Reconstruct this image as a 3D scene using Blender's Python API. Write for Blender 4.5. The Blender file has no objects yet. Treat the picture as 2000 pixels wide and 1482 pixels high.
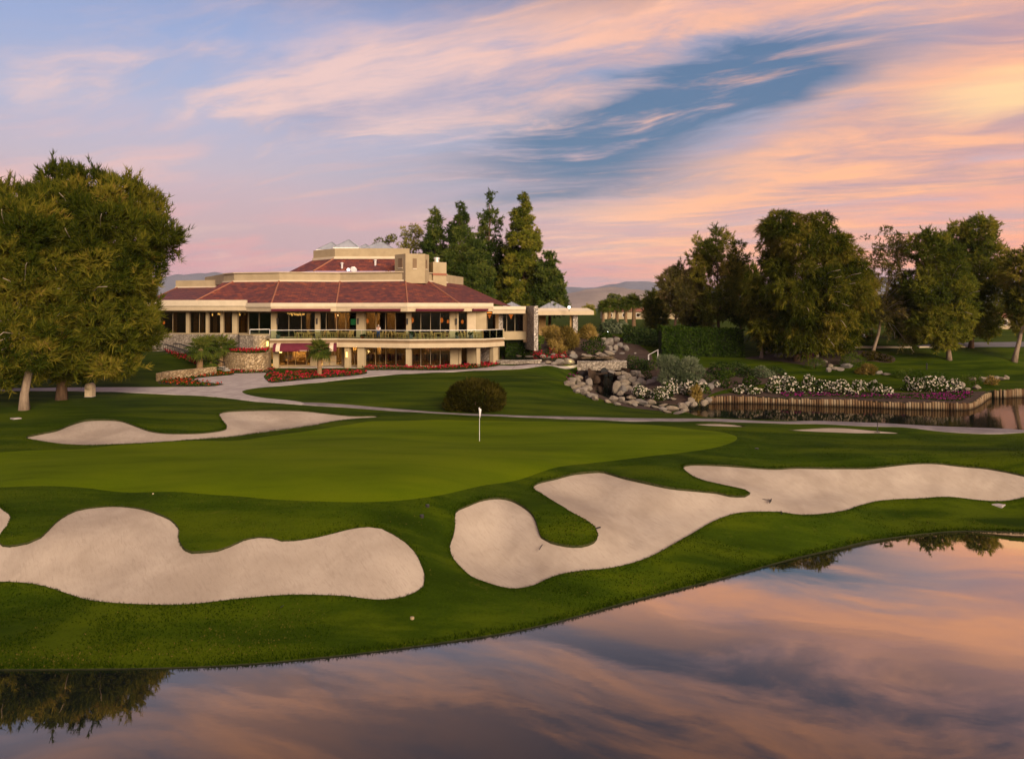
import bpy, bmesh, math, random
import numpy as np
from mathutils import Vector, Matrix, noise as mnoise
from mathutils.geometry import delaunay_2d_cdt

random.seed(7)
RNG = np.random.default_rng(7)
scene = bpy.context.scene
COL = scene.collection

# ------------------------------------------------------------------ camera
CAM_Z, FPX, HX, HY = 12.0, 1400.0, 1000.0, 600.0
cam_data = bpy.data.cameras.new('camera')
cam_data.sensor_width = 36.0
cam_data.lens = 36.0 * FPX / 2000.0
cam_data.shift_y = -(741.0 - HY) / 2000.0
cam_data.clip_start = 0.3
cam_data.clip_end = 40000.0
cam = bpy.data.objects.new('camera', cam_data)
cam.location = (0, 0, CAM_Z)
cam.rotation_euler = (math.radians(90), 0, 0)
COL.objects.link(cam)
scene.camera = cam

# ------------------------------------------------------------------ node helper
class NT:
    def __init__(self, tree):
        self.t = tree; self.n = tree.nodes; self.l = tree.links
    def node(self, typ, **kw):
        nd = self.n.new(typ)
        for k, v in kw.items():
            if k == 'inp':
                for kk, vv in v.items():
                    self.set(nd, kk, vv)
            else:
                setattr(nd, k, v)
        return nd
    def set(self, nd, key, v):
        s = nd.inputs[key]
        if isinstance(v, bpy.types.NodeSocket):
            self.l.new(v, s)
        else:
            if hasattr(s, 'default_value'):
                if s.type == 'RGBA' and not isinstance(v, (int, float)) and len(v) == 3:
                    v = (*v, 1.0)
                s.default_value = v
    def math(self, op, a, b=None, c=None, clamp=False):
        nd = self.n.new('ShaderNodeMath'); nd.operation = op; nd.use_clamp = clamp
        self.set(nd, 0, a)
        if b is not None: self.set(nd, 1, b)
        if c is not None: self.set(nd, 2, c)
        return nd.outputs[0]
    def mix(self, f, a, b, mode='MIX'):
        nd = self.n.new('ShaderNodeMix'); nd.data_type = 'RGBA'; nd.blend_type = mode
        nd.clamp_factor = True
        self.set(nd, 0, f); self.set(nd, 6, a); self.set(nd, 7, b)
        return nd.outputs[2]
    def smooth(self, v, lo, hi, o0=0.0, o1=1.0):
        nd = self.n.new('ShaderNodeMapRange'); nd.interpolation_type = 'SMOOTHSTEP'
        self.set(nd, 0, v); self.set(nd, 1, lo); self.set(nd, 2, hi)
        self.set(nd, 3, o0); self.set(nd, 4, o1)
        return nd.outputs[0]
    def ramp(self, f, stops):
        nd = self.n.new('ShaderNodeValToRGB')
        els = nd.color_ramp.elements
        while len(els) < len(stops): els.new(0.5)
        for e, (p, c) in zip(els, stops):
            e.position = p; e.color = (*c, 1.0)
        self.set(nd, 0, f)
        return nd.outputs[0]
    def noise(self, vec, scale=5, detail=4, rough=0.55, dist=0.0, dim='3D'):
        nd = self.n.new('ShaderNodeTexNoise'); nd.noise_dimensions = dim
        if vec is not None: self.set(nd, 'Vector', vec)
        self.set(nd, 'Scale', scale); self.set(nd, 'Detail', detail); self.set(nd, 'Roughness', rough); self.set(nd, 'Distortion', dist)
        return nd.outputs[0]
    def mapping(self, vec, loc=(0, 0, 0), rot=(0, 0, 0), scale=(1, 1, 1)):
        nd = self.n.new('ShaderNodeMapping')
        self.set(nd, 'Vector', vec); nd.inputs['Location'].default_value = loc
        nd.inputs['Rotation'].default_value = rot; nd.inputs['Scale'].default_value = scale
        return nd.outputs[0]
    def bump(self, h, strength=0.3, dist=0.05):
        nd = self.n.new('ShaderNodeBump')
        self.set(nd, 'Height', h); self.set(nd, 'Strength', strength); self.set(nd, 'Distance', dist)
        return nd.outputs[0]

# ------------------------------------------------------------------ world: dusk sky with streaked cloud
SUN_ELEV, SUN_AZ = math.radians(22.0), math.radians(152.0)     # azimuth from +Y towards +X
world = bpy.data.worlds.new('World'); scene.world = world
world.use_nodes = True
def build_sky():
    nt = NT(world.node_tree); nt.n.clear()
    out = nt.node('ShaderNodeOutputWorld'); bg = nt.node('ShaderNodeBackground')
    nt.l.new(bg.outputs[0], out.inputs[0])
    tc = nt.node('ShaderNodeTexCoord')
    sep = nt.node('ShaderNodeSeparateXYZ', inp={0: tc.outputs['Generated']})
    x, y, z = sep.outputs
    zc = nt.math('MAXIMUM', z, 0.0)
    el = nt.math('MULTIPLY', nt.math('ARCSINE', zc), 180 / math.pi)          # degrees
    az = nt.math('MULTIPLY', nt.math('ARCTAN2', x, y), 180 / math.pi)        # degrees, 0 = +Y, + to the right
    # cloud deck coordinates
    inv = nt.math('DIVIDE', 1.0, nt.math('ADD', zc, 0.12))
    px = nt.math('MULTIPLY', x, inv); py = nt.math('MULTIPLY', y, inv)
    cv = nt.node('ShaderNodeCombineXYZ', inp={0: px, 1: py, 2: 0.0}).outputs[0]
    def deck(rot, sx, sy, off):
        r = nt.mapping(cv, rot=(0, 0, math.radians(rot)))
        return nt.mapping(r, loc=off, scale=(sx, sy, 1))
    wsrc = nt.node('ShaderNodeTexNoise', inp={'Vector': deck(-140, 0.5, 0.9, (2, 5, 1)), 'Scale': 1.0, 'Detail': 3.0})
    wv = nt.node('ShaderNodeVectorMath', operation='MULTIPLY_ADD', inp={0: wsrc.outputs['Color'], 1: (0.9, 0.9, 0.0), 2: (-0.45, -0.45, 0.0)}).outputs[0]
    cv = nt.node('ShaderNodeVectorMath', operation='ADD', inp={0: cv, 1: wv}).outputs[0]
    n1 = nt.noise(deck(-158, 0.55, 1.5, (3.1, 1.7, 0.0)), 1.0, 7, 0.58, 0.15)
    n2 = nt.noise(deck(-164, 0.5, 1.9, (9.3, 4.2, 3.0)), 1.0, 7, 0.58, 0.2)
    n3 = nt.noise(deck(-156, 1.5, 4.2, (1.0, 8.0, 2.0)), 1.2, 9, 0.64, 0.2)
    wob = nt.math('MULTIPLY', nt.math('SUBTRACT', n1, 0.5), 8.0)
    wob2 = nt.math('MULTIPLY', nt.math('SUBTRACT', n2, 0.5), 10.0)
    wob3 = nt.math('MULTIPLY', nt.math('SUBTRACT', n3, 0.5), 3.2)
    azw = nt.math('ADD', az, wob2)
    elw = nt.math('ADD', el, nt.math('ADD', wob, wob3))
    def blob(a0, e0, sa, se, rot):
        c, s = math.cos(math.radians(rot)), math.sin(math.radians(rot))
        da = nt.math('SUBTRACT', azw, a0); de = nt.math('SUBTRACT', elw, e0)
        u = nt.math('ADD', nt.math('MULTIPLY', da, c / sa), nt.math('MULTIPLY', de, s / sa))
        v = nt.math('SUBTRACT', nt.math('MULTIPLY', de, c / se), nt.math('MULTIPLY', da, s / se))
        r2 = nt.math('ADD', nt.math('MULTIPLY', u, u), nt.math('MULTIPLY', v, v))
        return nt.math('EXPONENT', nt.math('MULTIPLY', r2, -1.0))
    # clear-sky gradient
    base = nt.ramp(nt.math('DIVIDE', el, 60.0), [
        (0.0, (0.40, 0.31, 0.40)), (0.05, (0.62, 0.29, 0.34)), (0.10, (0.62, 0.32, 0.35)), (0.17, (0.47, 0.37, 0.45)),
        (0.24, (0.36, 0.37, 0.53)), (0.32, (0.26, 0.32, 0.54)), (0.40, (0.22, 0.26, 0.46)), (0.52, (0.12, 0.13, 0.25)), (0.68, (0.08, 0.09, 0.18)), (1.0, (0.06, 0.075, 0.16))])
    east = nt.smooth(az, -8.0, 22.0)
    # warm and grey bands low on the sunset side
    lowb = nt.math('MULTIPLY', nt.math('MULTIPLY', east, nt.smooth(el, 16.0, 9.0)), nt.smooth(nt.math('ADD', nt.math('MULTIPLY', n3, 0.6), nt.math('MULTIPLY', n1, 0.4)), 0.32, 0.54))
    base = nt.mix(lowb, base, (1.0, 0.39, 0.23))
    pinkb = nt.math('MULTIPLY', nt.smooth(n2, 0.46, 0.62), nt.math('MULTIPLY', nt.smooth(el, 2.0, 5.0), nt.smooth(el, 16.0, 9.0)))
    base = nt.mix(nt.math('MULTIPLY', pinkb, 0.75), base, (0.78, 0.42, 0.37))
    greyb = nt.math('MULTIPLY', nt.smooth(n1, 0.54, 0.42), nt.smooth(el, 11.0, 5.0))
    base = nt.mix(nt.math('MULTIPLY', greyb, 0.45), base, (0.36, 0.33, 0.41))
    # cloud: lit cream to peach, shaded mauve
    light = nt.mix(nt.smooth(azw, -10.0, 22.0), (0.74, 0.48, 0.44), (1.0, 0.45, 0.23))
    light = nt.mix(nt.math('MULTIPLY', nt.smooth(elw, 17.0, 25.0), 0.65), light, (0.84, 0.45, 0.31))
    shade = nt.mix(nt.smooth(azw, -5.0, 30.0), (0.33, 0.30, 0.43), (0.46, 0.27, 0.31))
    inner = nt.smooth(nt.math('ADD', nt.math('MULTIPLY', n3, 0.45), nt.math('MULTIPLY', n2, 0.55)), 0.38, 0.60)
    hi_ = nt.smooth(el, 23.0, 31.0)
    light = nt.mix(nt.math('MULTIPLY', hi_, 0.8), light, (0.66, 0.30, 0.17))
    shade = nt.mix(nt.math('MULTIPLY', hi_, 0.8), shade, (0.22, 0.135, 0.15))
    ccol = nt.mix(inner, shade, light)
    m_top = blob(13, 21.5, 27, 4.8, 6)
    m_mid = blob(-8, 17.0, 12, 2.6, 6)
    m_right = blob(34, 14.0, 17, 5.4, 14)
    m_low = blob(14, 7.5, 17, 2.2, 8)
    mass = nt.math('ADD', nt.math('ADD', m_top, m_right), nt.math('ADD', nt.math('MULTIPLY', m_mid, 0.8), nt.math('MULTIPLY', m_low, 0.7)), clamp=True)
    upper = nt.smooth(el, 23.0, 29.0)
    bias = nt.math('ADD', nt.math('MULTIPLY', mass, 0.30), nt.math('MULTIPLY', upper, 0.16))
    nn = nt.math('ADD', nt.math('MULTIPLY', n1, 0.7), nt.math('MULTIPLY', n3, 0.3))
    cover = nt.smooth(nt.math('ADD', nn, bias), 0.50, 0.73)
    skyc = nt.mix(cover, base, ccol)
    # blue openings
    g1 = blob(8.0, 13.6, 18, 3.3, 11)
    g2 = blob(17.0, 16.2, 11.0, 2.5, 8)
    g3 = blob(9, 10.4, 11, 2.0, 2)
    gap = nt.math('ADD', nt.math('ADD', nt.math('MULTIPLY', g1, 0.85), nt.math('MULTIPLY', g2, 1.05)), nt.math('MULTIPLY', g3, 0.5), clamp=True)
    gapt = nt.math('MULTIPLY', gap, nt.smooth(n3, 0.82, 0.50), clamp=True)
    blue = nt.mix(nt.smooth(gap, 0.35, 1.0), (0.20, 0.245, 0.37), (0.07, 0.135, 0.26))
    skyc = nt.mix(gapt, skyc, blue)
    # high cloud beyond the frame: warm streaks and dark openings
    n4 = nt.noise(deck(-166, 0.8, 2.6, (4.0, 2.0, 6.0)), 1.7, 8, 0.6, 0.35)
    over = nt.math('MULTIPLY', nt.smooth(nt.math('ADD', nt.math('MULTIPLY', n2, 0.35), nt.math('MULTIPLY', n4, 0.65)), 0.44, 0.55), nt.math('MULTIPLY', nt.smooth(el, 20.0, 27.0), nt.smooth(az, -25.0, 15.0, 0.5, 1.1)))
    skyc = nt.mix(nt.math('MULTIPLY', over, 0.85), skyc, (0.075, 0.085, 0.165))
    glow = blob(35.5, 14.2, 5.0, 1.3, 4)
    skyc = nt.mix(nt.math('MULTIPLY', glow, 0.8), skyc, (1.0, 0.66, 0.30))
    sky = nt.node('ShaderNodeTexSky', sky_type='NISHITA', sun_disc=False, sun_elevation=math.radians(3.0),
                  sun_rotation=SUN_AZ, air_density=1.2, dust_density=2.0, ozone_density=2.0)
    neb = nt.mix(1.0, sky.outputs[0], (0.05, 0.05, 0.05), 'MULTIPLY')
    tot = nt.mix(1.0, skyc, neb, 'ADD')
    nt.set(bg, 0, tot); nt.set(bg, 1, 1.0)
build_sky()
world.cycles.sampling_method = 'MANUAL'
world.cycles.sample_map_resolution = 512

sun_data = bpy.data.lights.new('sun', 'SUN')
sun_data.energy = 5.0
sun_data.angle = math.radians(34.0)
sun_data.color = (1.0, 0.78, 0.56)
sun = bpy.data.objects.new('sun', sun_data)
sd = Vector((math.sin(SUN_AZ) * math.cos(SUN_ELEV), math.cos(SUN_AZ) * math.cos(SUN_ELEV), math.sin(SUN_ELEV)))
sun.rotation_euler = (-sd).to_track_quat('-Z', 'Y').to_euler()
COL.objects.link(sun)

scene.view_settings.view_transform = 'Standard'
scene.view_settings.look = 'None'
scene.view_settings.exposure = 0.16
scene.view_settings.gamma = 1.0
scene.view_settings.use_curve_mapping = False
scene.render.engine = 'CYCLES'
scene.cycles.use_denoising = True
scene.cycles.max_bounces = 8
scene.cycles.transparent_max_bounces = 12
scene.cycles.sample_clamp_indirect = 4.0
scene.cycles.caustics_reflective = False
scene.cycles.caustics_refractive = False
# ------------------------------------------------------------------ materials
MATS = {}
def new_mat(name):
    m = bpy.data.materials.new(name); m.use_nodes = True
    nt = NT(m.node_tree); nt.n.clear()
    out = nt.node('ShaderNodeOutputMaterial')
    MATS[name] = m
    return m, nt, out
def principled(nt, out, col, rough=0.8, spec=0.3, normal=None, **kw):
    b = nt.node('ShaderNodeBsdfPrincipled')
    nt.set(b, 'Base Color', col); nt.set(b, 'Roughness', rough); nt.set(b, 'Specular IOR Level', spec)
    if normal is not None: nt.set(b, 'Normal', normal)
    for k, v in kw.items(): nt.set(b, k.replace('_', ' '), v)
    nt.l.new(b.outputs[0], out.inputs[0])
    return b
def geo_pos(nt):
    return nt.node('ShaderNodeNewGeometry').outputs['Position']
def obj_pos(nt):
    return nt.node('ShaderNodeTexCoord').outputs['Object']
def mat_mottle(name, c1, c2, scale=3.0, rough=0.8, bump=0.2, bscale=20.0, bdist=0.02, spec=0.25, detail=5, stretch=(1, 1, 1), world=True):
    m, nt, out = new_mat(name)
    p = geo_pos(nt) if world else obj_pos(nt)
    p = nt.mapping(p, scale=stretch)
    n = nt.noise(p, scale, detail, 0.6)
    col = nt.mix(nt.smooth(n, 0.3, 0.7), c1, c2)
    h = nt.noise(p, bscale, 4, 0.6)
    col = nt.mix(nt.math('MULTIPLY', nt.smooth(h, 0.45, 0.75), 0.3), col, tuple(v * 0.6 for v in c1))
    principled(nt, out, col, rough, spec, nt.bump(h, bump, bdist))
    return m
def mat_flat(name, c, rough=0.6, spec=0.3, metal=0.0):
    m, nt, out = new_mat(name)
    n = nt.noise(geo_pos(nt), 4.0, 4, 0.6)
    col = nt.mix(nt.smooth(n, 0.3, 0.7), tuple(v * 0.86 for v in c), tuple(min(1, v * 1.1) for v in c))
    principled(nt, out, col, rough, spec, Metallic=metal)
    return m
def mat_emit(name, c, strength):
    m, nt, out = new_mat(name)
    e = nt.node('ShaderNodeEmission', inp={0: c, 1: strength})
    nt.l.new(e.outputs[0], out.inputs[0])
    return m
def mat_leaf(name, dark, mid, light, dead=None, transl=0.35, rough=0.7):
    """foliage: colour differs from tuft to tuft (attribute tint) and leaf to leaf"""
    m, nt, out = new_mat(name)
    at = nt.node('ShaderNodeAttribute', attribute_name='tint').outputs['Fac']
    isl = nt.node('ShaderNodeNewGeometry').outputs['Random Per Island']
    f = nt.math('ADD', nt.math('MULTIPLY', at, 0.72), nt.math('MULTIPLY', isl, 0.28))
    stops = [(0.0, tuple(v * 0.6 for v in dark)), (0.3, dark), (0.55, mid), (0.84, light)]
    if dead: stops.append((0.97, dead))
    col = nt.ramp(f, stops)
    d = nt.node('ShaderNodeBsdfDiffuse', inp={0: col, 1: 0.5})
    t = nt.node('ShaderNodeBsdfTranslucent', inp={0: col})
    mx = nt.node('ShaderNodeMixShader', inp={0: transl})
    nt.l.new(d.outputs[0], mx.inputs[1]); nt.l.new(t.outputs[0], mx.inputs[2])
    nt.l.new(mx.outputs[0], out.inputs[0])
    return m

def build_materials():
    # ---- turf
    def turf(name, dark, mid, lite, straw, straw_amt, fine=9.0, bump=0.35):
        m, nt, out = new_mat(name)
        p = geo_pos(nt)
        big = nt.noise(p, 0.09, 5, 0.6, 0.3)
        med = nt.noise(nt.mapping(p, scale=(0.22, 1.0, 1.0)), 0.5, 6, 0.62, 0.2)
        fin = nt.noise(p, fine, 5, 0.75)
        col = nt.mix(nt.smooth(big, 0.32, 0.68), dark, mid)
        col = nt.mix(nt.math('MULTIPLY', nt.smooth(med, 0.42, 0.66), 0.85), col, lite)
        col = nt.mix(nt.math('MULTIPLY', nt.smooth(med, 0.48, 0.30), 0.5), col, tuple(v * 0.6 for v in dark))
        col = nt.mix(nt.math('MULTIPLY', nt.smooth(fin, 0.5, 0.72), 0.55), col, tuple(v * 0.45 for v in dark))
        col = nt.mix(nt.math('MULTIPLY', nt.smooth(fin, 0.45, 0.28), 0.35), col, lite)
        sp = nt.noise(p, 1.6, 6, 0.8, 0.6)
        stm = nt.math('MULTIPLY', nt.smooth(sp, 0.58, 0.74), nt.smooth(big, 0.46, 0.62))
        col = nt.mix(nt.math('MULTIPLY', stm, straw_amt), col, straw)
        principled(nt, out, col, 0.95, 0.04, nt.bump(fin, bump, 0.06))
        return m
    turf('turf_rough', (0.018, 0.036, 0.001), (0.031, 0.056, 0.0015), (0.060, 0.084, 0.002), (0.13, 0.10, 0.022), 0.6)
    turf('turf_green', (0.070, 0.108, 0.001), (0.080, 0.118, 0.001), (0.098, 0.132, 0.002), (0.10, 0.11, 0.01), 0.3, fine=16.0, bump=0.08)
    # ---- sand: raked
    m, nt, out = new_mat('sand')
    p = geo_pos(nt)
    w = nt.noise(p, 0.35, 4, 0.6, 0.4)
    gr = nt.noise(p, 26.0, 4, 0.7)
    col = nt.mix(nt.smooth(w, 0.3, 0.7), (0.345, 0.288, 0.228), (0.445, 0.38, 0.305))
    col = nt.mix(nt.math('MULTIPLY', nt.smooth(gr, 0.55, 0.8), 0.4), col, (0.21, 0.17, 0.13))
    str_ = nt.noise(nt.mapping(nt.mapping(p, rot=(0, 0, 0.9)), scale=(0.5, 3.0, 1.0)), 3.2, 6, 0.7, 1.2)
    col = nt.mix(nt.math('MULTIPLY', nt.smooth(str_, 0.46, 0.70), 0.34), col, (0.225, 0.18, 0.14))
    dmp = nt.noise(p, 0.16, 4, 0.6, 0.5)
    col = nt.mix(nt.math('MULTIPLY', nt.smooth(dmp, 0.50, 0.68), 0.4), col, (0.23, 0.185, 0.145))
    sp = nt.noise(p, 7.0, 3, 0.8)
    col = nt.mix(nt.math('MULTIPLY', nt.smooth(sp, 0.70, 0.78), 0.5), col, (0.20, 0.155, 0.115))
    hh = nt.math('ADD', nt.math('MULTIPLY', str_, 0.9), gr)
    principled(nt, out, col, 0.95, 0.1, nt.bump(hh, 0.35, 0.04))
    mat_mottle('soil_lip', (0.030, 0.038, 0.010), (0.055, 0.050, 0.018), 6.0, 0.95, 0.6, 14.0, 0.05)
    mat_mottle('bank', (0.010, 0.015, 0.003), (0.022, 0.026, 0.008), 3.0, 0.9, 0.5, 9.0, 0.05)
    mat_mottle('mulch', (0.035, 0.022, 0.016), (0.075, 0.048, 0.034), 1.2, 0.95, 0.8, 16.0, 0.06)
    # ---- concrete walk
    m, nt, out = new_mat('concrete')
    p = geo_pos(nt)
    n = nt.noise(p, 0.7, 6, 0.65); f = nt.noise(p, 14.0, 5, 0.7)
    col = nt.mix(nt.smooth(n, 0.3, 0.7), (0.33, 0.29, 0.28), (0.46, 0.415, 0.39))
    col = nt.mix(nt.math('MULTIPLY', nt.smooth(f, 0.5, 0.75), 0.35), col, (0.25, 0.22, 0.21))
    jb = nt.node('ShaderNodeTexBrick', offset=0.0, inp={'Vector': nt.mapping(p, rot=(0, 0, 0.12)), 'Scale': 1.0, 'Mortar Size': 0.035, 'Mortar Smooth': 0.2, 'Brick Width': 2.6, 'Row Height': 2.6})
    col = nt.mix(nt.math('MULTIPLY', jb.outputs['Fac'], 0.6), col, (0.14, 0.12, 0.11))
    principled(nt, out, col, 0.85, 0.25, nt.bump(f, 0.15, 0.02))
    mat_mottle('cart_path_grey', (0.17, 0.15, 0.155), (0.26, 0.23, 0.23), 0.9, 0.85, 0.2, 12.0, 0.02)
    mat_mottle('asphalt', (0.10, 0.10, 0.11), (0.15, 0.145, 0.15), 0.9, 0.85, 0.2, 12.0, 0.02)
    # ---- water
    def water(name, ripple, scale, body, lo, hi):
        m, nt, out = new_mat(name)
        p = geo_pos(nt)
        h = nt.noise(nt.mapping(p, scale=(0.5, 1.0, 1.0)), scale, 4, 0.55, 0.3)
        h2 = nt.noise(p, 0.12, 3, 0.5)
        st = nt.math('MULTIPLY', nt.smooth(h2, 0.35, 0.7, 0.25, 1.0), ripple)
        nb = nt.node('ShaderNodeBump', inp={'Height': h, 'Strength': st, 'Distance': 0.05})
        lw = nt.node('ShaderNodeLayerWeight', inp={'Normal': nb.outputs[0]})
        f = nt.ramp(lw.outputs['Facing'], [(0.0, (0.04,) * 3), (0.40, (lo,) * 3), (0.70, (hi,) * 3), (0.90, (min(0.95, hi * 1.7),) * 3), (1.0, (0.95,) * 3)])
        df = nt.node('ShaderNodeBsdfDiffuse', inp={0: body})
        gl = nt.node('ShaderNodeBsdfGlossy', inp={0: (1.0, 0.86, 0.70), 1: 0.012, 'Normal': nb.outputs[0]})
        mx = nt.node('ShaderNodeMixShader', inp={0: f})
        nt.l.new(df.outputs[0], mx.inputs[1]); nt.l.new(gl.outputs[0], mx.inputs[2]); nt.l.new(mx.outputs[0], out.inputs[0])
        return m
    water('pond_water', 0.020, 1.3, (0.005, 0.009, 0.012), 0.10, 0.72)
    water('garden_water', 0.22, 2.2, (0.007, 0.010, 0.008), 0.12, 0.20)
    # ---- building
    mat_mottle('stucco', (0.36, 0.285, 0.17), (0.43, 0.345, 0.21), 0.8, 0.9, 0.25, 22.0, 0.015)
    mat_mottle('fascia', (0.48, 0.39, 0.255), (0.55, 0.45, 0.30), 0.9, 0.85, 0.15, 18.0, 0.01)
    mat_mottle('fascia_light', (0.60, 0.51, 0.36), (0.67, 0.57, 0.41), 0.9, 0.85, 0.1, 18.0, 0.01)
    mat_mottle('stucco_brown', (0.20, 0.135, 0.075), (0.25, 0.17, 0.095), 0.9, 0.85, 0.2, 18.0, 0.01)
    m, nt, out = new_mat('roof_tile')
    uv = nt.node('ShaderNodeUVMap', uv_map='UVMap').outputs[0]
    br = nt.node('ShaderNodeTexBrick', offset=0.5, inp={'Vector': uv, 'Color1': (0.0, 0, 0, 1), 'Color2': (1, 1, 1, 1), 'Mortar': (0.5, 0.5, 0.5, 1),
                 'Scale': 1.0, 'Mortar Size': 0.03, 'Mortar Smooth': 0.3, 'Bias': 0.0, 'Brick Width': 0.7, 'Row Height': 0.46})
    n = nt.noise(nt.mapping(uv, scale=(0.45, 1.0, 1)), 1.8, 6, 0.75, 0.8)
    f = nt.math('ADD', nt.math('MULTIPLY', br.outputs['Color'], 0.46), nt.math('MULTIPLY', nt.smooth(n, 0.2, 0.8), 0.42))
    col = nt.ramp(f, [(0.15, (0.085, 0.028, 0.034)), (0.45, (0.155, 0.043, 0.038)), (0.68, (0.24, 0.060, 0.036)), (0.84, (0.42, 0.130, 0.050)), (1.0, (0.55, 0.22, 0.09))])
    col = nt.mix(nt.math('MULTIPLY', br.outputs['Fac'], 0.75), col, (0.04, 0.015, 0.016))
    sepv = nt.node('ShaderNodeSeparateXYZ', inp={0: uv})
    saw = nt.math('FRACT', nt.math('DIVIDE', sepv.outputs[1], 0.46))
    hgt = nt.math('ADD', nt.math('MULTIPLY', nt.math('SUBTRACT', 1.0, saw), 1.0), nt.math('MULTIPLY', br.outputs['Color'], 0.3))
    principled(nt, out, col, 0.75, 0.3, nt.bump(hgt, 0.8, 0.08))
    mat_mottle('metal_roof', (0.30, 0.32, 0.36), (0.38, 0.40, 0.44), 0.8, 0.5, 0.1, 10.0, 0.01, spec=0.5)
    mat_mottle('canvas_maroon', (0.105, 0.013, 0.026), (0.135, 0.018, 0.034), 2.0, 0.85, 0.2, 30.0, 0.01)
    mat_mottle('canvas_cream', (0.62, 0.47, 0.33), (0.70, 0.55, 0.40), 2.0, 0.85, 0.2, 30.0, 0.01)
    mat_flat('metal_light', (0.70, 0.68, 0.66), 0.35, 0.5, 0.3)
    mat_flat('metal_black', (0.022, 0.020, 0.020), 0.45, 0.4)
    mat_flat('bronze_frame', (0.30, 0.23, 0.13), 0.5, 0.4)
    mat_flat('white_paint', (0.78, 0.76, 0.74), 0.5, 0.4)
    mat_flat('wood_furniture', (0.46, 0.29, 0.10), 0.6, 0.3)
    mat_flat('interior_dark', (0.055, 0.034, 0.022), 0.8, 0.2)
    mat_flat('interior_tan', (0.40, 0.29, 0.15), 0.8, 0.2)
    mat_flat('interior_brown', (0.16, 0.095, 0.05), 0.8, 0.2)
    mat_flat('ceiling_beige', (0.42, 0.34, 0.22), 0.9, 0.2)
    mat_flat('terrace_floor', (0.36, 0.29, 0.20), 0.8, 0.2)
    mat_emit('lamp_warm', (1.0, 0.62, 0.18), 3.0)
    mat_emit('lamp_orange', (1.0, 0.27, 0.035), 1.6)
    mat_emit('lamp_cream', (1.0, 0.78, 0.36), 1.2)
    mat_emit('lamp_white', (1.0, 0.98, 0.92), 5.0)
    mat_emit('screen_green', (0.05, 0.35, 0.12), 0.9)
    # glass: thin pane, reflective by Fresnel
    def glass(name, tint, gl, ior):
        m, nt, out = new_mat(name)
        tr = nt.node('ShaderNodeBsdfTransparent', inp={0: tint})
        g = nt.node('ShaderNodeBsdfGlossy', inp={0: gl, 1: 0.03})
        fr = nt.node('ShaderNodeFresnel', inp={0: ior})
        mx = nt.node('ShaderNodeMixShader', inp={0: fr.outputs[0]})
        nt.l.new(tr.outputs[0], mx.inputs[1]); nt.l.new(g.outputs[0], mx.inputs[2]); nt.l.new(mx.outputs[0], out.inputs[0])
        return m
    glass('window_glass', (0.50, 0.45, 0.38), (0.9, 0.9, 0.9), 1.5)
    glass('rail_glass', (0.80, 0.90, 0.84), (0.9, 0.95, 0.92), 1.5)
    # ---- stone
    def stonework(name, scale, cols, mortar, depth=0.06, stretch=(1, 1, 1)):
        m, nt, out = new_mat(name)
        p = nt.mapping(geo_pos(nt), scale=stretch)
        wv = nt.noise(p, 2.0, 3, 0.5)
        pv = nt.node('ShaderNodeVectorMath', operation='ADD', inp={0: p, 1: nt.node('ShaderNodeCombineXYZ', inp={0: wv, 1: wv, 2: wv}).outputs[0]}).outputs[0]
        v = nt.node('ShaderNodeTexVoronoi', feature='F1', inp={'Vector': pv, 'Scale': scale})
        e = nt.node('ShaderNodeTexVoronoi', feature='DISTANCE_TO_EDGE', inp={'Vector': pv, 'Scale': scale})
        sepc = nt.node('ShaderNodeSeparateColor', inp={0: v.outputs['Color']})
        col = nt.ramp(sepc.outputs[0], [(0.0, cols[0]), (0.5, cols[1]), (1.0, cols[2])])
        jt = nt.smooth(e.outputs['Distance'], 0.02, 0.12)
        col = nt.mix(jt, mortar, col)
        g = nt.noise(p, 14.0, 4, 0.6)
        col = nt.mix(nt.math('MULTIPLY', nt.smooth(g, 0.5, 0.8), 0.3), col, tuple(c * 0.5 for c in cols[0]))
        hh = nt.math('ADD', nt.math('MULTIPLY', jt, 1.0), nt.math('MULTIPLY', g, 0.3))
        principled(nt, out, col, 0.9, 0.2, nt.bump(hh, 1.0, depth))
        return m
    stonework('stone_wall', 2.8, [(0.32, 0.225, 0.12), (0.43, 0.32, 0.18), (0.52, 0.40, 0.25)], (0.19, 0.13, 0.07))
    stonework('stone_wall_grey', 2.6, [(0.25, 0.21, 0.165), (0.33, 0.285, 0.225), (0.42, 0.365, 0.29)], (0.17, 0.14, 0.105))
    stonework('stone_pier', 3.4, [(0.36, 0.32, 0.27), (0.5, 0.45, 0.38), (0.64, 0.58, 0.50)], (0.16, 0.13, 0.11))
    def rock(name, c1, c2, c3):
        m, nt, out = new_mat(name)
        p = geo_pos(nt)
        oi = nt.node('ShaderNodeObjectInfo').outputs['Random']
        n = nt.noise(p, 1.4, 6, 0.65, 0.4)
        col = nt.mix(nt.smooth(n, 0.3, 0.7), c1, c2)
        col = nt.mix(nt.math('MULTIPLY', oi, 0.55), col, c3)
        f = nt.noise(p, 7.0, 6, 0.7)
        col = nt.mix(nt.math('MULTIPLY', nt.smooth(f, 0.52, 0.75), 0.5), col, tuple(v * 0.45 for v in c1))
        principled(nt, out, col, 0.9, 0.2, nt.bump(f, 0.6, 0.12))
        return m
    rock('boulder_tan', (0.155, 0.125, 0.09), (0.29, 0.24, 0.175), (0.20, 0.18, 0.155))
    rock('boulder_grey', (0.12, 0.112, 0.102), (0.22, 0.20, 0.18), (0.27, 0.225, 0.17))
    rock('wet_rock', (0.028, 0.018, 0.012), (0.06, 0.038, 0.024), (0.05, 0.035, 0.025))
    # logs
    m, nt, out = new_mat('weathered_log')
    p = obj_pos(nt)
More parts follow.
